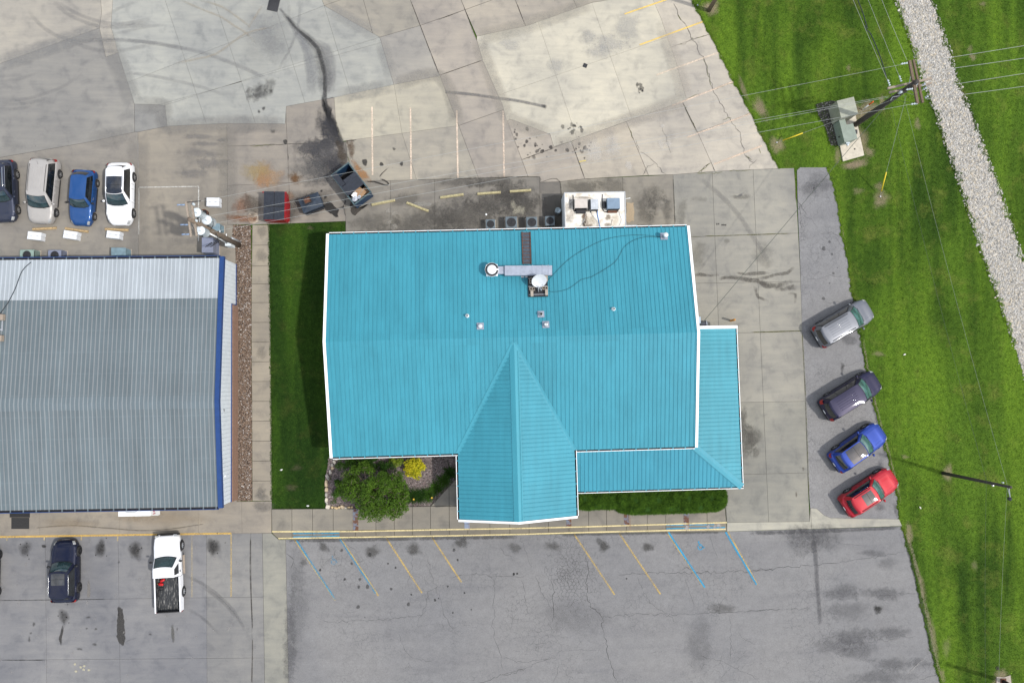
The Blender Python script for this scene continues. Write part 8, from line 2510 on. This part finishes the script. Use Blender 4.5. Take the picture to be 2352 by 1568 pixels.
# ------------------------------------------------------------------ utility poles
M['pole_dark'] = plain('creosote_pole',(.045,.040,.036),.85,0,.35,10)
M['pole_brown'] = plain('old_wood_pole',(.15,.115,.085),.85,0,.3,10)
M['porc'] = plain('grey_porcelain',(.50,.56,.60),.2,0,.08,6)
M['wire'] = plain('aluminium_wire',(.38,.39,.38),.5,.4,.08,5)
M['wire_md'] = plain('greyed_wire',(.2,.23,.19),.6)
M['wire_dk'] = plain('weathered_wire',(.06,.075,.06),.6,.1,.1,5)
def bar(a,b,w,h,mat,parent,name):
 """rectangular timber from a to b, local coordinates"""
 a,b = Vector(a),Vector(b)
 d_ = (b - a).normalized(); s = Vector((-d_.y,d_.x,0)).normalized() * w / 2; u = Vector((0,0,h / 2))
 vs = [a - s - u,a + s - u,a + s + u,a - s + u,b - s - u,b + s - u,b + s + u,b - s + u]
 m = MB().add(vs,[(0,1,2,3),(7,6,5,4),(0,4,5,1),(1,5,6,2),(2,6,7,3),(3,7,4,0)])
 ob = m.build(name,mat,parent)
 bmn = bmesh.new(); bmn.from_mesh(ob.data); bmesh.ops.recalc_face_normals(bmn,faces=bmn.faces); bmn.to_mesh(ob.data); bmn.free()
 return ob
def insulator(parent,p,d_,n=3,r=.07):
 """string of bells from p along d_"""
 m = MB().s()
 d_ = Vector(d_).normalized(); x = d_.orthogonal().normalized(); y = d_.cross(x)
 for k in range(n):
  c0 = Vector(p) + d_ * (k * .16)
  rings = []
  for (rr,t_) in ((.02,0),(r,.02),(r,.05),(.03,.09),(.02,.15)):
   rings.append([c0 + d_ * t_ + (x * math.cos(a) + y * math.sin(a)) * rr for a in np.linspace(0,2 * math.pi,11)])
  m.grid(rings)
 return m.build('insulator',M['porc'],parent)
def wire(a,b,r,mat,label,sag=.35,cat='power line',group='overhead wires',name='overhead_wire',n=24):
 a,b = Vector(a),Vector(b)
 pts = [a.lerp(b,k / n) - Vector((0,0,sag * 4 * (k / n) * (1 - k / n))) for k in range(n + 1)]
 return tag(MB().tube(pts,r,5).build(name,mat),label,cat,group)
# ---- right-hand pole
PR = P((1963.4,287.3)); HR = 9.3
t = thing('utility_pole','dark wooden utility pole with double crossarms beside the green cabinet','utility pole',(PR.x,PR.y,0))
MB().s().tube([(0,0,-.2),(0,0,4.5),(0,0,HR)],.215,14,r1=.165).build('pole',M['pole_dark'],t)
MB().tube([(.20,-.05,0),(.175,-.04,HR * .7)],.022,5).build('ground_wire',M['steel'],t)
def lp(c,r,x,y,z): return P(D(c,r,x,y),z) - Vector((PR.x,PR.y,0))
za1,za2 = 9.0,8.95
bar(lp(3,0,1372,520,za1),lp(3,0,1442,888,za1),.17,.15,M['wood'],t,'crossarm')
bar(lp(3,0,1405,512,za1 - .35),lp(3,0,1485,880,za1 - .35),.14,.14,M['wood'],t,'crossarm')
bar(lp(3,0,1186,757,8.0),lp(3,0,1560,672,8.0),.14,.14,M['woodlight'],t,'crossarm')
bar(lp(3,0,1200,792,7.6),lp(3,0,1560,712,7.6),.14,.14,M['woodlight'],t,'crossarm')
for f in (.25,.75):
 a_,b_ = lp(3,0,1372,520,za1),lp(3,0,1442,888,za1)
 q = a_.lerp(b_,f); MB().tube([q,(0,0,8.2)],.02,5).build('arm_brace',M['steel'],t)
wdir = (P((0,470),9) - P((2100,190),9)); wdir.z = 0; wdir.normalize()
ends = []
for (x,y) in ((1355,540),(1400,760),(1440,885)):
 q = lp(3,0,x,y,za1)
 insulator(t,q,(wdir.x,wdir.y,0),3); ends.append(q + wdir * .5 + Vector((PR.x,PR.y,0)))
for (x,y) in ((1450,535),(1490,725),(1515,832),(1500,760)):
 q = lp(3,0,x,y,za1 - .3); insulator(t,q - Vector((0,0,.1)),(.3,.1,1),2,.08)
for (x,y) in ((1205,735),(1303,700)):
 q = lp(3,0,x,y,8.0); insulator(t,q,(-.35,.9,.1),3,.075)
MB().s().cyl((.32,.05),.06,8.3,8.75,10).build('fused_cutout',M['porc'],t)
MB().s().tube([lp(3,0,1205,740,8.0),lp(3,0,1225,840,7.0),lp(3,0,1270,860,7.0),lp(3,0,1400,880,8.5),lp(3,0,1500,870,8.6)],.015,5).build('jumper',M['wire_dk'],t)
MB().s().tube([lp(3,0,1490,770,8.7),lp(3,0,1400,810,8.2),lp(3,0,1340,790,7.9)],.014,5).build('jumper',M['wire'],t)
MB().s().cyl((-.25,-.12),.10,7.4,7.75,12).build('arrester',M['porc'],t)
MB().s().tube([lp(3,0,1210,860,7.0),lp(3,0,1230,830,7.1),lp(3,0,1290,820,7.4)],.03,6).build('spool_rack',M['steel'],t)
# ---- transformer pole
PL = P((549.2,563.4)); HL = 10.2
tp = thing('transformer_pole','leaning-looking wooden pole carrying three white transformers by the shop corner','utility pole',(PL.x,PL.y,0))
MB().s().tube([(0,0,-.2),(0,0,5),(0,0,HL)],.20,14,r1=.14).build('pole',M['pole_brown'],tp)
def q5(x,y): return ((680 + x / 5.6) / 1.7415,(760 + y / 5.6) / 1.7415)
def lq(x,y,z): return P(q5(x,y),z) - Vector((PL.x,PL.y,0))
bar(lq(362,262,9.8),lq(478,1050,9.8),.12,.12,M['woodlight'],tp,'crossarm')
bar(lq(480,232,9.2),lq(600,1030,9.2),.12,.12,M['woodlight'],tp,'crossarm')
tw = plain('transformer_grey',(.60,.65,.68),.4,0,.06,4)
for (x,y,zt,r) in ((592,500,8.75,.30),(818,668,7.55,.33),(680,905,8.3,.30)):
 q = lq(x,y,zt)
 m = MB().s(); m.lathe([(0,-1.05),(r * .93,-1.02),(r,-.98),(r,-.06),(r * 1.03,-.05),(r * 1.03,0),(r * .9,.04),(0,.07)],tuple(q),22)
 tr_ = m.build('transformer',tw,tp)
 MB().s().tube([q + Vector((.05,-.05,.05)),q + Vector((.07,-.07,.3))],.045,8,r1=.03).build('bushing',M['porc'],tr_)
 MB().s().tube([q + Vector((.0,0,-.4)),(0,0,q.z - .4)],.05,6).build('hanger',M['steel'],tr_)
 MB().box(q.x - .05,q.x + .05,q.y - r - .06,q.y - r + .02,q.z - .4,q.z - .25).build('terminal',M['darksteel'],tr_)
for (x,y) in ((540,325),(598,695)): insulator(tp,lq(x,y,9.25),(0,0,1),2,.09)
for (x,y) in ((335,330),(410,775),(440,990)):
 q = lq(x,y,9.7)
 m = MB().s(); m.tube([q,q + Vector((-.28,-.01,-.02))],.05,8); m.tube([q + Vector((-.28,0,0)),q + Vector((-.5,-.02,.02))],.035,8,r1=.05); m.build('cutout',plain('blue_grey_polymer',(.20,.28,.42),.4),tp)
MB().s().tube([lq(360,280,9.85),lq(490,265,9.7),lq(690,248,9.6)],.03,5).build('dead_end',M['darksteel'],tp)
for pts in ([(600,640,9),(660,680,8.4),(700,760,8)],[(740,480,8.6),(860,560,7.6),(1010,720,6.8)],[(610,970,8.4),(760,960,7.6),(900,900,7)],[(490,780,9.2),(560,900,9),(620,960,8.6)],[(600,790,9),(650,760,8.6),(640,690,9)],[(965,700,7.3),(960,820,6.8),(870,930,6.7)],[(1030,960,6.0),(1080,1080,5),(1150,1060,4.4)]):
 MB().s().tube(smooth_path([lq(*p) for p in pts],.2),.022,5).build('jumper',M['cable'],tp)
# conduit riser and meter boxes on the pole
MB().s().tube([lq(870,965,6.6),lq(1060,1060,4.4),lq(1270,1190,2.3)],.055,8).build('conduit',M['white'],tp)
bm_ = lq(1335,1235,1.5)
MB().box(bm_.x - .22,bm_.x + .22,bm_.y - .12,bm_.y + .12,.9,1.9,.01).build('meter_box',plain('pale_box',(.55,.60,.62),.5,0,.06),tp)
MB().s().tube([lq(1380,1080,1.5),lq(1470,1120,.9),lq(1570,1160,.1)],.10,10).build('cable_guard',M['steel'],tp)
for z in (3.0,4.4):
 q = lq(0,0,z); MB().tube([(0,0,z),(.0,.35,z)],.03,5).build('standoff',M['white'],tp)
b = P(q5(762,505),.45)
t = thing('barrel','small rusty open barrel hidden behind the transformers','barrel',(b.x,b.y,.06))
MB().s().lathe([(0,0),(.25,0),(.26,.42),(.24,.45),(.23,.06),(0,.05)],(0,0,0),18).build('shell',M['rust'],t)
MB().cyl((0,0),.22,.05,.30,14).build('contents',M['dark'],t)
# ---- spans between the two poles: four wires
def Wp(px,z): return P(px,z)
lft = [Wp(q5(690,248),9.6),Wp(q5(900,580),8.2),Wp(q5(1020,745),7.0),Wp(q5(930,940),6.6)]
rgt = [Wp(D(3,0,1330,548),9.0),Wp(D(3,0,1200,822),7.3),Wp(D(3,0,1190,834),7.1),Wp(D(3,0,1400,890),9.0)]
for a,b_,r,sg,lab in zip(lft,rgt,(.008,.009,.009,.009),(.10,.12,.14,.12),('uppermost wire spanning the lot between both poles','second wire from the top spanning the lot','third wire spanning the lot, close below the second','lowest wire spanning the lot over the wheel stops')):
 wire(a,b_,r,M['wire'],lab,sg)
# from the right pole to the east
for i,((x,y),(xe,ye)) in enumerate((((1450,535),(2352,390)),((1565,610),(2352,497)),((1500,760),(2352,628)),((1520,850),(2352,738)))):
 a = P(D(3,0,x,y),9.0); e = P(D(3,0,xe,ye),8.85)
 e = a + (e - a) * 1.5
 wire(a,e,.013,M['wire'],('top','second','third','bottom')[i] + ' wire leaving the right pole eastward over the rock ditch',.06)
# northward trio
for i,((x,y,z),(xe,ye)) in enumerate((((1185,690,8.0),(893,0)),((1290,665,8.0),(1022,0)),((1350,515,9.0),(1138,0)))):
 a = P(D(3,0,x,y),z); e = P(D(3,0,xe,ye),z)
 e = a + (e - a) * 1.3
 wire(a,e,.010,M['wire'],('left','middle','right')[i] + ' wire of the three leading north from the right pole',.04)
a = P(D(3,0,1180,690),7.8); e = a + (P(D(3,0,930,0),7.8) - a) * 1.3
pts = [P(D(3,0,*q),7.8) for q in ((1175,660),(1120,480),(1040,290),(1010,265),(990,230),(1000,220),(1012,250),(980,130),(930,0),(880,-120))]
tag(MB().s().tube(smooth_path(pts,.2),.035,5).build('overhead_wire',M['cable']),'thick black cable with a slack loop north of the right pole','power line','overhead wires')
# southward pair over the lawn
t2 = P((2166,1086)); H2 = 8.2
for i,((x,y,z),(xe,ye,r_e,ze)) in enumerate((((1215,900,7.0),(2030,1325,2,6.2)),((1300,720,7.8),(2210,1370,2,7.7)))):
 a = P(D(3,0,x,y),z); e = P(D(3,2,xe,ye),ze)
 wire(a,e,.007,M['wire_dk'] if i == 0 else M['wire_md'],('left','right')[i] + ' wire running down the lawn to the lower pole',.25)
 e2 = P(D(3,3,(2030,2150)[i],1400),ze); e2 = e + (e2 - e) * 1.4
 wire(e,e2,.006,M['wire_dk'] if i == 0 else M['wire_md'],('left','right')[i] + ' wire continuing south from the lower pole',.15)
# service drop to the restaurant
wire(P((1606,750),3.4),P((2036,242),5.6),.018,M['wire_dk'],'dark service cable from the right pole to the restaurant corner',.15)
# guy wires with yellow guards
for (ax,ay,r1_,gx,gy,ge_,top,lab) in ((235,1222,0,455,1125,2.3,(1240,850,6.9),'left guy wire with yellow guard at the pavement edge'),(1120,400,1,1156,183,2.5,(1345,820,7.4),'right guy wire with yellow guard on the lawn')):
 A = P(D(3,r1_,ax,ay),0); T = P(D(3,0,*top[:2]),top[2])
 gy_ = thing('guy_wire',lab,'guy wire',(A.x,A.y,0),0,'guy wires of the right pole')
 v = T - A
 MB().tube([(0,0,0),v],.012,4).build('wire',M['wire'],gy_)
 G = P(D(3,r1_,gx,gy),0)
 # length of guard: find fraction of v whose projection reaches the guard end
 best = min(np.linspace(.02,.8,200),key=lambda f: ((P(D(3,r1_,gx,gy),(A + v * f).z) - (A + v * f)).length))
 MB().s().tube([v * .06,v * best],.045,8).build('guard',plain('yellow_guard',(.68,.52,.03),.45,0,.1),gy_)
 MB().cyl((0,0),.05,-.02,.12,8).build('anchor',M['steel'],gy_)
# ---- lower right pole with arm
t = thing('utility_pole','slim dark wooden pole standing in the lower right lawn','utility pole',(t2.x,t2.y,0))
MB().s().tube([(0,0,-.2),(0,0,4),(0,0,H2)],.14,12,r1=.095).build('pole',M['pole_dark'],t)
MB().tube([(.02,-.1,H2 - .25),(-.02,-.72,H2 - .1)],.025,5).build('bracket',M['steel'],t)
MB().tube([(.10,-.1,H2 - .55),(.02,-.70,H2 - .15)],.02,5).build('bracket_stay',M['steel'],t)
MB().s().lathe([(0,-.14),(.12,-.12),(.14,0),(.08,.1),(0,.12)],(-.02,-.80,H2 - .12),12).build('lamp_head',M['darksteel'],t)
MB().s().cyl((-.06,.22),.05,H2 - .9,H2 - .7,8).build('insulator',M['porc'],t); MB().box(-.05,.03,-.18,-.1,6.1,6.3).build('clamp',M['steel'],t)
# ---- top pole, mostly outside
b = P((1627.8,24.9))
t = thing('utility_pole','brown wooden pole at the top frame edge by the lawn corner','utility pole',(b.x,b.y,0))
MB().s().tube([(0,0,-.2),(0,0,4),(0,0,9)],.17,14,r1=.12).build('pole',M['pole_brown'],t)
MB().tube([(0,.12,8.4),(0,1.2,8.6)],.03,5).build('arm',M['steel'],t)
b2 = P((1602,13))
g_ = thing('guy_wire','dark guy wire beside the pole at the top edge','guy wire',(b2.x,b2.y,0))
MB().tube([(0,0,0),(b.x - b2.x + .1,b.y - b2.y + 1.2,7.5)],.02,5).build('wire',M['wire_dk'],g_); MB().cyl((0,0),.06,-.02,.1,8).build('anchor',M['steel'],g_)
# ---- bottom right sign pole
b = P((2303,1563))
t = thing('sign_pole','black steel pole on a concrete footing at the lower right corner','pole',(b.x,b.y,0))
MB().prism([(-.55,-.8),(.7,-.8),(.6,.45),(.1,.3),(-.5,.35)],0,.06).build('footing',M['cbd'],t)
MB().box(-.22,.22,-.22,.22,.06,.12).build('base_plate',M['rust'],t)
MB().s().tube([(0,0,.1),(0,0,7)],.15,14).build('pole',M['black'],t)
b = P(D(3,3,2122,1437),0)
t = thing('valve_box','round dark hole of a valve box in the lower right lawn','valve box',(b.x,b.y,0))
MB().s().lathe([(.12,.0),(.14,.03),(.12,.035),(.10,.0)],(0,0,0),16).build('collar',M['darksoil'],t); MB().cyl((0,0),.105,.001,.012,14).build('well',M['dark'],t)
# ------------------------------------------------------------------ green switch cabinet on its pad
def qg(x,y): return ((3220 + x / 3.563) / 1.7415,(220 + y / 3.563) / 1.7415)
padpts = PX([qg(490,1310),qg(755,1190),qg(845,1430),qg(545,1515)],.12)
HG1,HG2 = 1.75,1.25
t = thing('switch_cabinet','pale green steel switch cabinet on a concrete pad by the right pole','cabinet',(0,0,0))
gm = plain('pale_green_steel',(.20,.24,.20),.5,0,.12,3)
gm2 = plain('weathered_green_steel',(.27,.28,.22),.5,0,.2,2)
def poly_of(px,z): return [(p.x,p.y) for p in PX(px,z)]
big = poly_of([qg(455,655),qg(695,597),qg(757,833),qg(515,898)],HG1)
small = poly_of([qg(487,930),qg(570,912),qg(592,995),qg(685,975),qg(750,1190),qg(565,1245)],HG2)
ctr = P(qg(600,950),0)
def shift(pl): return [(x - ctr.x,y - ctr.y) for x,y in pl]
t.location = (ctr.x,ctr.y,0)
pad = poly_of([qg(400,790),qg(690,720),qg(845,1430),qg(545,1515)],.12)
MB().prism(shift(pad),0,.12).build('concrete_pad',plain('pad_concrete',(.46,.42,.34),.9,0,.15,4),t)
MB().prism(shift(big),.121,HG1).build('tall_case',gm2,t)
MB().prism(shift(small),.122,HG2).build('low_case',gm,t)
def seam(a,b,z0,z1,nm):
 pa,pb = P(a,z1) - ctr,P(b,z1) - ctr
 return MB().tube([(pa.x,pa.y,z1 + .002),(pb.x,pb.y,z1 + .002)],.012,4).build(nm,M['darksteel'],t)
seam(qg(487,930),qg(515,898),0,HG2 + .0,'seam')
hp = P(qg(728,1095),.8) - ctr
MB().box(hp.x - .09,hp.x + .09,hp.y - .16,hp.y + .16,.5,.85,.01).build('vent_box',M['darksteel'],t)
hp = P(qg(615,1255),1.0) - ctr
MB().box(hp.x - .18,hp.x + .14,hp.y - .07,hp.y + .07,.8,1.05,.01).build('meter',plain('meter_grey',(.42,.48,.5),.4),t)
MB().s().cyl((hp.x,hp.y - .12),.08,.85,.97,12).build('meter_glass',M['porc'],t)
for (x,y,z) in ((465,790,1.2),(485,1170,.8)):
 q = P(qg(x,y),z) - ctr; MB().box(q.x - .03,q.x + .03,q.y - .05,q.y + .05,z - .06,z + .06).build('door_handle',M['darksteel'],t)
q = P(qg(708,1343),.12) - ctr; MB().cyl((q.x,q.y),.055,.121,.15,12).build('conduit_stub',M['dark'],t)
# marker post
A = P(qg(815,780)); 
t = thing('marker_post','white marker post with orange top beside the green cabinet','post',(A.x,A.y,0))
MB().s().tube([(0,0,-.05),(0,0,1.15)],.045,8).build('post',M['white'],t); MB().s().tube([(0,0,1.15),(0,0,1.85)],.052,8).build('orange_cap',plain('orange_plastic',(.65,.11,.015),.5),t)
# gravel by the cabinet
DRK = [qg(155,700),qg(380,650),qg(450,665),qg(345,775),qg(470,1290),qg(370,1290),qg(280,1000),qg(190,860)]
sheet('cabinet_gravel',DRK,.01,plain('dark_gravel_bed',(.06,.055,.045),.9,0,.4,8),kind='structure',paved=False)  # dark-toned bed below the stones
tag(stones('dark_gravel',mat_stones('dark_gravel',[(0,(.03,.03,.028)),(.6,(.10,.095,.085)),(1,(.32,.30,.27))]),DRK,150,.03,.06,.008,.02,.6),'dark gravel along the green cabinet','gravel',kind='stuff')
# ------------------------------------------------------------------ small fixtures
# storm grates
def grate(px,ang,w,d_,label,slats):
 p = P(px,.07)
 t = thing('storm_grate',label,'grate',(p.x,p.y,.058),ang,'storm grates in the rear lot')
 MB().box(-w,w,-d_,d_,0,.010).build('well',M['dark'],t)
 for bx in ((-w,w,d_ - .05,d_,.010,.03),(-w,w,-d_,-d_ + .05,.010,.03),(-w,-w + .05,-d_ + .051,d_ - .051,.010,.03),(w - .05,w,-d_ + .051,d_ - .051,.010,.03)):
  MB().box(*bx).build('frame',M['darksteel'],t)
 for k in range(slats):
  x = -w + .09 + k * (2 * w - .18) / (slats - 1)
  MB().box(x - .02,x + .02,-d_ + .052,d_ - .052,.011,.028).build('slat',M['darksteel'],t)
 return t
grate(D(1,0,203,35),R_(-12),.42,.58,'large dark storm grate at the top of the run-off stain',12)
grate(D(2,0,728,562),R_(-22),.16,.16,'small square drain grate in the cream concrete slab',5)
b = P(D(0,1,2165,580),.07)
t = thing('manhole','round concrete manhole ring with rusty half cover by the red dumpster','manhole',(b.x,b.y,.058))
MB().s().lathe([(.46,0),(.45,.03),(.30,.03),(.29,.0)],(0,0,0),26).build('ring',plain('manhole_concrete',(.36,.31,.25),.9,0,.2,6),t)
MB().cyl((.0,0),.288,.001,.018,24).build('fill',plain('manhole_fill',(.34,.28,.21),.9,0,.25,5),t)
rg = MB()
for k in range(5): rg.box(.02 + k * .055,.045 + k * .055,-.24 + k * .02,-.02 + k * .03,.02,.032)
rg.build('grating',M['rust'],t)
# rusty plates across the front walk
def drain_plate(c,x,y0,y1,w,label,mat):
 a,b_ = P(D(c,3,x,y0),.16),P(D(c,3,x,y1),.16)
 m = (a + b_) / 2
 t = thing('drain_plate',label,'drain cover',(m.x,m.y,.155),R_(1.5),'steel drain plates across the front walk')
 L = (a - b_).length / 2
 n = max(2,int(L / .45))
 for k in range(n):
  y = -L + 2 * L * k / n
  MB().box(-w,w,y + .01,y + 2 * L / n - .01,0,.022,.004).build('plate',mat,t)
 return t
def mat_rustplate():
 m = NT('rusting_plate')
 n = m.noise(3.4,6,.65)
 c = m.mix(m.ramp(n,[(.44,0.0),(.52,1.0)]),(.13,.15,.19),(.10,.045,.028))
 return m.set(c,.7,0,.3)
M['rustplate'] = mat_rustplate()
drain_plate(1,903,78,275,.20,'rusty drain plate leftmost, coming out from under the tree',M['rustplate'])
drain_plate(1,1856,160,256,.20,'plain grey drain plate under the entrance gable corner',plain('grey_plate',(.19,.23,.31),.5,.3,.1,3))
drain_plate(2,588,140,240,.20,'rusty drain plate at the right corner of the entrance gable',M['rustplate'])
drain_plate(2,1081,60,228,.20,'rusty drain plate at the gap between the hedges',M['rustplate'])
drain_plate(2,1591,70,218,.20,'rusty drain plate beside the blue painted curb',M['rustplate'])
# bollard
b = P((1678,736.4))
t = thing('bollard','orange yellow steel bollard standing on the driveway','bollard',(b.x,b.y,.05))
MB().s().lathe([(.085,0),(.085,1.02),(.07,1.07),(0,1.09)],(0,0,0),16).build('post',plain('orange_bollard_paint',(.50,.23,.04),.5,0,.2,5),t)
MB().s().lathe([(.105,0),(.10,.03),(.086,.04)],(0,0,0),16).build('collar',M['cbd'],t)
# meter, gas tank at the east wall
def qm(x,y): return ((2740 + x / 9.046) / 1.7415,(1220 + y / 9.046) / 1.7415)
b = P(qm(465,540),2.0)
t = thing('meter_cabinet','pale blue grey meter cabinet on the restaurant east wall','cabinet',(b.x,b.y,1.0),R_(1.5))
MB().box(-.22,.22,-.25,.25,0,1.0,.015).build('case',plain('pale_meter_blue',(.36,.45,.54),.5,0,.06),t)
MB().box(.221,.235,-.2,.2,.1,.9).build('door',plain('pale_meter_door',(.34,.43,.52),.5,0,.06),t)
b = P(qm(620,720),1.6)
t = thing('exhaust_hood','dark rounded metal exhaust hood on the wall beside the porch roof','exhaust',(b.x,b.y,.9),R_(1.5))
MB().s().lathe([(.0,-.55),(.34,-.52),(.36,-.45),(.36,.30),(.33,.34),(0,.36)],(0,0,.45),20,'x').build('drum',plain('dark_hood_metal',(.085,.085,.095),.4,.5,.2,5),t)
MB().s().lathe([(.39,.30),(.39,.38),(.36,.38),(.36,.30)],(0,0,.45),20,'x').build('band',M['steel'],t)
MB().box(-.5,.2,-.04,.04,-.85,.12).build('stand',M['darksteel'],t)
# ice freezer at the shop front
def qi(x,y): return ((440 + x / 9.046) / 1.7415,(2010 + y / 9.046) / 1.7415)
HI = 1.85
pa,pb = P(qi(320,470),HI),P(qi(1465,470),HI)
fx0,fx1 = pa.x,pb.x
fy = (pa.y + pb.y) / 2
t = thing('ice_freezer','white slanted front ice freezer with red lettering at the shop front','freezer',((fx0 + fx1) / 2,fy,.06),R_(.75))
hw_ = (fx1 - fx0) / 2
dep = .95
prof = [(0.0,HI - .06),(-.22,.45),(-.22,.08),(dep,.08),(dep,HI - .06)]     # y,z  (y=0 is the front top edge; front leans out towards -y)
wht = plain('freezer_white',(.74,.76,.76),.35,0,.05,3)
vs = [(-hw_,y,z) for y,z in prof] + [(hw_,y,z) for y,z in prof]
n = 5
ob = MB().add(vs,[tuple(range(n)),tuple(range(2 * n - 1,n - 1,-1))] + [(i,n + i,n + (i + 1) % n,(i + 1) % n) for i in range(n)]).build('case',wht,t)
bmn = bmesh.new(); bmn.from_mesh(ob.data); bmesh.ops.recalc_face_normals(bmn,faces=bmn.faces); bmn.to_mesh(ob.data); bmn.free()
MB().box(-hw_ - .02,hw_ + .02,-.02,dep + .01,HI - .059,HI,.01).build('top_cap',wht,t)
def fr(u,v):   # point on the slanted front
 return Vector((u * hw_,-.22 * v,HI - .06 + (.45 - HI + .06) * v)) + Vector((0,-.012,.004))
for (u0,u1) in ((-.86,-.08),(.08,.86)):
 g = MB().add([fr(u0,.10),fr(u1,.10),fr(u1,.88),fr(u0,.88)],[(3,2,1,0)])
 dd = g.build('glass_door',plain('freezer_glass',(.10,.06,.045),.15,0,.3,3),t)
 MB().tube([fr(u1 * .98 if u0 < 0 else u0 * 1.1,.25) + Vector((0,-.03,0)),fr(u1 * .98 if u0 < 0 else u0 * 1.1,.7) + Vector((0,-.03,0))],.014,5).build('door_handle',M['steel'],dd)
MB().s().tube([(-.55 * hw_,.30,HI + .02),(.05 * hw_,.28,HI + .02),(.25 * hw_,.42,HI + .02)],.02,5).build('power_cord',M['steel'],t)
# lettering on the east side, real word
fc = bpy.data.curves.new('ice_letters','FONT')
fc.body = 'ICE'; fc.size = .62; fc.extrude = .004; fc.align_x = 'CENTER'
fo = bpy.data.objects.new('ice_text_tmp',fc); COL.objects.link(fo)
dg = bpy.context.evaluated_depsgraph_get()
me = bpy.data.meshes.new_from_object(fo.evaluated_get(dg))
bpy.data.objects.remove(fo,do_unlink=True)
me.materials.clear(); me.materials.append(plain('red_lettering',(.42,.015,.05),.5))
lo = put('lettering',me,t)
lo.rotation_euler = (R_(90),0,R_(90)); lo.location = (hw_ + .006,.42,.95)
# door mats
for i,(pp,lab) in enumerate((([(97,152),(250,152),(250,248),(97,248)],'larger black rubber mat before the shop door'),([(83,112),(256,112),(256,150),(83,150)],'narrow black mat half under the shop eave'))):
 pts = [(p.x,p.y) for p in PX(DD(0,3,pp),.07)]
 m0 = np.mean(pts,0)
 o = thing('door_mat',lab,'mat',(m0[0],m0[1],.058 + i * .002),0,'black mats at the shop door')
 MB().prism([(x - m0[0],y - m0[1]) for x,y in pts],0,.018).build('mat',plain('black_mat',(.03,.03,.03),.9,0,.25,20),o)
 rb_ = MB()
 xs_ = [p[0] - m0[0] for p in pts]; ys_ = [p[1] - m0[1] for p in pts]
 for k in range(7):
  yy = min(ys_) + .05 + k * (max(ys_) - min(ys_) - .1) / 6
  rb_.box(min(xs_) + .04,max(xs_) - .04,yy - .01,yy + .01,.018,.024)
 rb_.build('ribs',M['rubber'],o)
# litter
for px,lab,col in ((D(1,3,495,50),'white plastic scrap on the grass near the stone corner',(.6,.62,.6)),(D(3,3,1465,67),'pale scrap of paper on the lawn below the red car',(.6,.58,.5)),(D(3,2,1330,250),'tiny white litter on the lawn right of the vans',(.65,.62,.6)),(D(1,2,268,1237),'white litter on the grass strip by the side walk',(.62,.62,.6))):
 b = P(px,.06)
 m = MB(); m.add([(-.12,-.03,.02),(.02,-.06,.04),(.13,.04,.03),(.0,.07,.06),(-.06,.05,.02),(0,0,.09)],[(0,1,5),(1,2,5),(2,3,5),(3,4,5),(4,0,5)])
 tag(m.build('litter',plain('litter_scrap',col,.7),None,(b.x,b.y,.05),random.random() * 6),lab,'litter')
